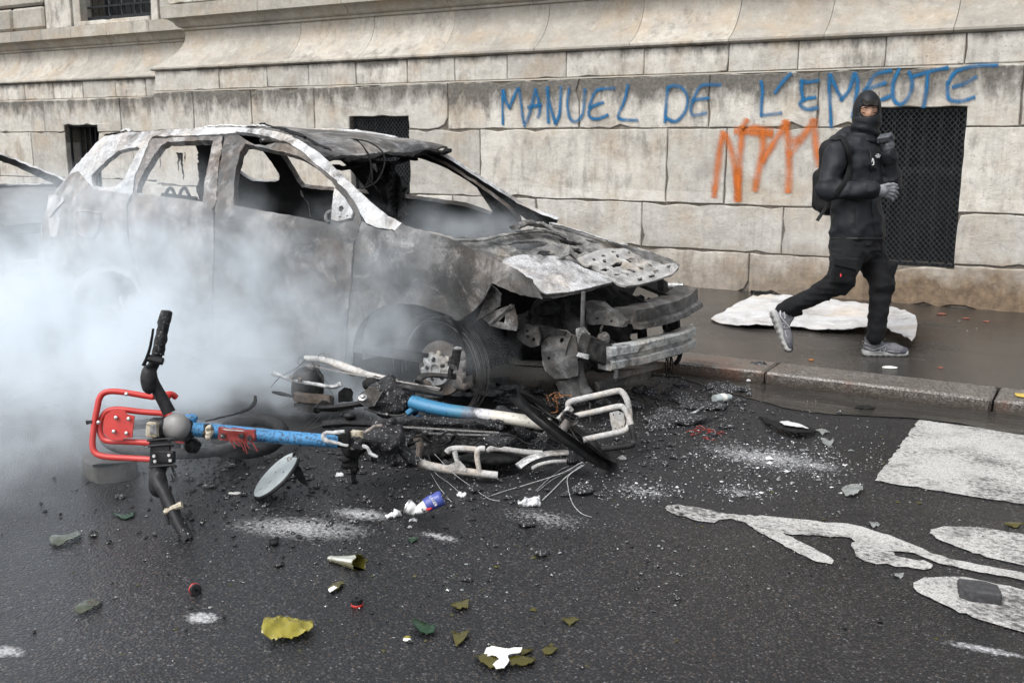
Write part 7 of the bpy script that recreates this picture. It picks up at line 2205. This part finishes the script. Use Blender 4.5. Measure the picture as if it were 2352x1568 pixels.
# plate, cans and scraps near the gutter
pl_ = root('bent_plate', at_z(1820, 985, 0), 'bent dark metal plate with a pale painted gleam, near the gutter', 'metal plate')
def gsheet(name, poly, zf, mat, par, t=.005, seed=0, amp=.004):
    p, T = tri_sheet(poly, (), 5, .4, seed)
    V = np.array([at_z(a, b, float(zf(a, b))) for a, b in p])
    V[:, 2] += amp * fbm(V, 14, 2, seed)
    A, F, mi = thick(V, T, t, (0, 0, 1)); A[:, 2] = np.maximum(A[:, 2], .002)
    return obj(name, (A, F), M[mat], par, mi=[0] * len(F))
gsheet('plate_skin', [(1744, 956), (1760, 958), (1785, 968), (1820, 968), (1850, 976), (1878, 990), (1850, 994), (1815, 990), (1780, 980), (1755, 968)], lambda a, b: .012 + .03 * max(0, 1 - ((a - 1815) / 65) ** 2), 'char', pl_, .006, 2)
gsheet('painted_shine', [(1790, 968), (1810, 966), (1840, 974), (1858, 983), (1830, 979), (1800, 974)], lambda a, b: .026 + .03 * max(0, 1 - ((a - 1815) / 65) ** 2), 'panel_white', pl_, .002, 3, 0)  # white sheet laid on the plate to stand in for a gleam
c0 = at_z(1641, 916, .028); c1_ = at_z(1676, 911, .026)
pc_ = root('plastic_cup', (c0[0], c0[1], 0), 'small crushed grey drink can lying in the debris by the gutter', 'can')
obj('cup_body', tube(np.array([c0, (c0 + c1_) / 2, c1_]), np.array([.026, .030, .022]), 16, False, .8, rough=.003), M['zinc'], pc_)
obj('cup_label', tube(np.array([(c0 * .6 + c1_ * .4), (c0 * .35 + c1_ * .65)]), .0312, 16, False, .8), M['paper'], pc_)
def scrap(name, x0, y0, x1, y1, h, mat, label, cat, seed=0, z0=0.0, rot=0.0):
    c = at_z((x0 + x1) / 2, (y0 + y1) / 2, z0)
    s = depth_of(c) / FPX
    wv, dv = abs(x1 - x0) * s, max(.012, abs(y1 - y0) * s * 2.4)
    ca, sa = math.cos(rot), math.sin(rot)
    ax = np.array([RT * ca + FWH * sa, FWH * ca - RT * sa, [0, 0, 1.0]])
    V, F = lump((c[0], c[1], z0 + h * .5), (wv / 2, dv / 2, h / 2), max(.003, min(wv, dv, h) / 7), .5, 2.2 / max(wv, dv) * 2, seed, ax)
    V[:, 2] = np.maximum(V[:, 2], z0 + .001)
    return obj(name, (V, F), M[mat], None, label=label, cat=cat)
scrap('burnt_lump', 1718, 850, 1762, 876, .085, 'debris', 'burnt black lump against the end of the kerb stone', 'burnt lump', 1)
scrap('burnt_lump', 1706, 868, 1730, 884, .03, 'ash_lump', 'whitish burnt scrap in front of the lump at the kerb', 'burnt lump', 2)
scrap('burnt_strip', 1962, 936, 2012, 944, .022, 'char', 'black strip floating in the gutter water', 'strip', 3)
scrap('burnt_mat', 1470, 958, 1625, 985, .05, 'debris', 'slab of charred black matting between rack and gutter', 'burnt mat', 4, 0, .1)
scrap('burnt_mat', 1608, 930, 1672, 948, .035, 'debris', 'charred flake of matting right of the grey can', 'burnt mat', 5)
scrap('burnt_lump', 1190, 1198, 1232, 1214, .022, 'debris', 'black lump on the road below the ash tipped wire', 'burnt lump', 6)
scrap('burnt_lump', 1310, 1120, 1365, 1142, .03, 'debris', 'black lump inside the loop of the trailing wire', 'burnt lump', 7)
scrap('burnt_lump', 1228, 1268, 1262, 1280, .018, 'debris', 'small black lump right of the bottle neck', 'burnt lump', 8)
scrap('burnt_lump', 620, 1240, 640, 1256, .020, 'char', 'black angular crumb on the grey ash patch', 'burnt lump', 9)
scrap('burnt_lump', 628, 1292, 652, 1304, .014, 'debris', 'black crumb left of the bottle neck', 'burnt lump', 10)
scrap('paper_scrap', 2028, 841, 2060, 850, .012, 'paper', 'white paper scrap on the pavement in front of the runner', 'paper', 11, ZP)
scrap('paper_scrap', 524, 1131, 556, 1137, .008, 'paper', 'pale flat scrap left of the metal disc', 'paper', 12)
scrap('paper_scrap', 926, 1467, 945, 1474, .008, 'paper', 'cream scrap between yellow and green glass', 'paper', 13)
scrap('brick_piece', 2152, 720, 2174, 726, .014, 'brick_red', 'red brick chip on the pavement, left of three', 'brick chip', 14, ZP)
scrap('brick_piece', 2210, 730, 2228, 735, .012, 'brick_red', 'red brick chip on the pavement, middle of three', 'brick chip', 15, ZP)
scrap('brick_piece', 2258, 737, 2273, 742, .012, 'brick_red', 'red brick chip on the pavement, right of three', 'brick chip', 16, ZP)
scrap('orange_peel', 1856, 825, 1872, 831, .010, 'leaf_or', 'orange crumb on the pavement between the runner and kerb', 'crumb', 17, ZP)
scrap('pink_scrap', 2153, 842, 2166, 848, .008, 'brick_red', 'small pinkish scrap on the pavement right of the white paper', 'crumb', 18, ZP)
scrap('yellow_tag', 2332, 902, 2362, 917, .012, 'yellow', 'yellow tag on the kerb at the right edge', 'tag', 19, ZP + .006)
obj('pipe', tube(np.array([at_z(1512, 653, ZP + .03), at_z(1570, 657, ZP + .03)]), .028, 12, rough=.002), M['alu'], None, label='short grey pipe lying at the foot of the wall', cat='pipe')
obj('stick', tube(smoothpath([at_z(1725, 669, ZP + .015), at_z(1745, 671, ZP + .015), at_z(1772, 674, ZP + .012)], 4), .014, 7, rough=.006), M['char'], None, label='charred stick on the pavement behind the white sheet', cat='stick')
obj('trim_strip', tube(smoothpath([at_z(1512, 950, .03), at_z(1550, 952, .03), at_z(1590, 948, .04), at_z(1615, 934, .06)], 6), .010, 7, False, .5), M['alu'], None, label='thin curved trim strip lying in the black debris', cat='trim strip')
tyre_c = at_z(575, 1000, .09)
obj('tyre_remnant', tube(np.array([tyre_c + .15 * (math.cos(a) * RT + math.sin(a) * (FWH * .95 + np.array([0, 0, .25]))) for a in np.linspace(0, 2 * math.pi, 40, False)]), .034, 12, True), M['rubber'], None, label='small bare rubber tyre lying behind the blue tube', cat='tyre')
thing_sheet('leaf', [(1, 1), (2, 1), (2, 2)], lambda p: p[:, 0] * 0, 'glass_green', 'x', 'leaf') if 0 else None
# copper coil and red melted strands
cl_ = root('burnt_coil', at_z(1275, 950, 0), 'burnt cable coil with copper showing, in front of the bumper', 'cable coil')
rs = np.random.RandomState(3)
for k in range(26):
    c = at_d(rs.uniform(1258, 1296), rs.uniform(908, 945), 5.0 + rs.uniform(-.05, .05))
    r = rs.uniform(.015, .04)
    a = np.linspace(0, rs.uniform(3, 6), 18)
    e1, e2 = rs.normal(size=3), rs.normal(size=3)
    e1 /= np.linalg.norm(e1); e2 /= np.linalg.norm(e2)
    obj('coil_strand', tube(c + r * (np.outer(np.cos(a), e1) + np.outer(np.sin(a), e2)), .0022, 5), M['leaf_or'] if k % 3 == 0 else M['char'], cl_)
obj('coil_core', lump(at_d(1282, 932, 5.04), (.05, .04, .035), .008, .5, 20, 3), M['debris'], cl_)
for k, (x, y, r) in enumerate(((1606, 982, .05), (1622, 990, .06), (1598, 996, .03), (1652, 997, .03), (1630, 1010, .02))):
    c = at_z(x, y, .008)
    st = []
    for j in range(4):
        a = rs.uniform(0, 6.28)
        p0 = c + r * rs.uniform(-1, 1) * RT + r * rs.uniform(-1, 1) * FWH
        p1 = p0 + r * (math.cos(a) * RT + math.sin(a) * FWH)
        st.append(tube(smoothpath([p0, (p0 + p1) / 2 + [0, 0, .008], p1], 3), .0022, 5))
    obj('melted_strand', join(*st), M['red_melt'], None, label=('red melted plastic threads on the charred road, ' + ('leftmost knot', 'largest knot', 'lowest left knot', 'right hand knot', 'lowest knot')[k]), cat='melted plastic')
obj('red_wire', tube(smoothpath([at_z(430 + x, y, .004) for x, y in ((-2, 1118), (12, 1112), (26, 1116), (22, 1124), (6, 1128))], 5), .0016, 5), M['red_melt'], None, label='thin red thread near the lower handlebar grip', cat='thread') if 0 else None

# ---- uncountable grit: crumbs of char, ash and glass, and burnt heaps
def scatter(name, n, regions, size, mat, seed, flat=.6):
    rs = np.random.RandomState(seed)
    Vs, Fs, nn = [], [], 0
    base = np.array([[1, 0, 0], [0, 1, 0], [-1, 0, 0], [0, -1, 0], [0, 0, 1], [0, 0, -1]], float)
    bf = [(0, 1, 4), (1, 2, 4), (2, 3, 4), (3, 0, 4), (1, 0, 5), (2, 1, 5), (3, 2, 5), (0, 3, 5)]
    wts = np.array([r[4] for r in regions], float); wts /= wts.sum()
    for k in range(n):
        r = regions[rs.choice(len(regions), p=wts)]
        x, y = r[0] + rs.normal() * r[2], r[1] + rs.normal() * r[3]
        z0 = r[5] if len(r) > 5 else 0.0
        if y < 640: continue
        c = at_z(x, y, z0)
        if z0 == 0 and c[1] > YK - .03: continue
        if z0 > 0 and (c[1] < 6.1 or c[1] > YA - .03): continue
        s = size * rs.lognormal(0, .55)
        V = base * s * rs.uniform(.5, 1.3, (6, 3)); V[:, 2] *= flat
        a = rs.uniform(0, 6.28); ca, sa = math.cos(a), math.sin(a)
        V = V @ np.array([[ca, sa, 0], [-sa, ca, 0], [0, 0, 1]])
        Vs.append(V + c + [0, 0, s * flat * .5]); Fs += [(i + nn, j + nn, l + nn) for i, j, l in bf]; nn += 6
    return obj(name, (np.vstack(Vs), Fs), M[mat], None, smooth=False, kind='stuff')
scatter('char_grit', 5200, [(950, 1060, 260, 45, 2), (1450, 1000, 190, 70, 2.4), (700, 1120, 260, 70, 1.2), (1600, 930, 120, 40, 1.4), (1100, 1250, 420, 120, .4), (500, 1080, 120, 40, .6)], .0058, 'debris', 1)
scatter('ash_grit', 2400, [(1760, 1050, 120, 26, 3), (1480, 1128, 50, 14, 1.2), (1700, 1128, 60, 12, .9), (1880, 1075, 70, 30, .8), (1600, 1000, 160, 60, 1), (750, 1200, 90, 30, 1), (1300, 1050, 200, 60, .7), (1640, 840, 80, 20, .6), (1350, 980, 60, 20, .8)], .0032, 'ash_grey', 2)
scatter('ash_grit', 550, [(1760, 1050, 110, 24, 3), (1480, 1128, 45, 12, 1.2), (1700, 1128, 50, 10, .9), (1880, 1075, 60, 26, .8), (1600, 1000, 140, 50, .6)], .0030, 'ash_lump', 5)
scatter('glass_grit', 1500, [(1900, 1060, 150, 60, 2), (1900, 1230, 300, 90, 1.2), (1300, 1300, 500, 130, 1.3), (500, 1300, 300, 120, .8), (2000, 780, 240, 60, 1.6, ZP), (1700, 760, 90, 40, .7, ZP)], .0026, 'glass_grey', 3, .5)
scatter('leaf_grit', 90, [(1000, 1350, 500, 120, 1), (2000, 1150, 240, 90, .8)], .006, 'glass_olive', 4, .3)
heaps = []
rs = np.random.RandomState(8)
for k in range(70):
    x, y = [(rs.uniform(1440, 1700), rs.uniform(885, 985)), (rs.uniform(900, 1380), rs.uniform(930, 1040)), (rs.uniform(1150, 1420), rs.uniform(890, 940))][k % 3]
    c = at_z(x, y, 0); r = rs.uniform(.015, .055)
    if c[1] > YK - .1: continue
    V, F = lump((c[0], c[1], r * .15), (r * 1.6, r * 1.3, r * .55), r * .26, .8, 20, k)
    V[:, 2] = np.maximum(V[:, 2], .001)
    heaps.append((V, F))
obj('burnt_debris', join(*heaps), M['debris'], None, kind='stuff')
# ================================================================ SMOKE
def smoke_mat():
    m = bpy.data.materials.new('white smoke')
    m.use_nodes = True
    t = m.node_tree; t.nodes.clear()
    out = t.nodes.new('ShaderNodeOutputMaterial')
    b = NB.__new__(NB); b.m, b.t = m, t
    tc = t.nodes.new('ShaderNodeTexCoord'); b.co = tc.outputs['Object']
    # billowing: push the position about with noise before measuring each puff
    nz = b.n('TexNoise', {'Vector': b.map(loc=(1.3, .4, 2.2)), 'Scale': 1.5, 'Detail': 3, 'Roughness': .6}).outputs['Color']
    off = b.n('VectorMath', {0: nz, 1: (.5, .5, .5)}, operation='SUBTRACT').outputs[0]
    off = b.n('VectorMath', {0: off, 'Scale': 1.0}, operation='SCALE').outputs[0]
    co = b.n('VectorMath', {0: b.co, 1: off}, operation='ADD').outputs[0]
    tot = None
    for (px, py, dep, rx, ry, rz, amp) in PUFFS:
        c = at_d(px, py, dep)
        q = b.n('VectorMath', {0: co, 1: tuple(float(k) for k in c)}, operation='SUBTRACT').outputs[0]
        q = b.map(scale=(1 / rx, 1 / ry, 1 / rz), vec=q)
        L = b.n('VectorMath', {0: q}, operation='LENGTH').outputs['Value']
        f = b.math('MULTIPLY', b.math('POWER', b.math('SUBTRACT', 1.0, L, True), 1.15), amp)
        tot = f if tot is None else b.math('ADD', tot, f)
    n2 = b.noise(3.2, 3, .65, b.map(loc=(4, 2, 1)))
    n3 = b.noise(8.5, 3, .6, b.map(scale=(1, 1, .7)), .8)
    tot = b.math('MULTIPLY', tot, b.ramp(n3, [(.34, .55), (.64, 1.4)]))
    tot = b.math('MULTIPLY', tot, b.ramp(n2, [(.34, .12), (.68, 1.7)]))
    pv = t.nodes.new('ShaderNodeVolumePrincipled')
    pv.inputs['Color'].default_value = (.885, .95, 1.0, 1)
    pv.inputs['Anisotropy'].default_value = .1
    t.links.new(tot, pv.inputs['Density'])
    t.links.new(pv.outputs[0], out.inputs['Volume'])
    return m
PUFFS = [(40, 800, 6.3, 1.8, .8, .60, 6.5), (340, 800, 5.6, 1.1, .45, .52, 5.0), (650, 915, 6.0, .85, .26, .42, 13.0), (560, 960, 5.75, .6, .22, .24, 9.0), (640, 740, 5.8, 1.2, .30, .55, 3.6), (880, 660, 5.6, .85, .25, .50, 2.4),
         (970, 790, 5.55, .65, .22, .40, 3.0), (820, 940, 5.65, .5, .20, .2, 4.0), (1060, 548, 6.1, .7, .45, .14, 1.5), (20, 970, 5.0, 1.5, 1.2, .34, 1.2), (20, 560, 8.2, 1.6, .9, .55, .6),
         (330, 600, 5.9, 1.5, .4, .60, 2.1), (130, 640, 6.2, 1.3, .5, .58, 2.4)]
M['smoke'] = smoke_mat()
sm = obj('smoke', box((-5.7, 4.45, .73), (8.0, 5.0, 1.42)), M['smoke'], None, smooth=False, kind='stuff')
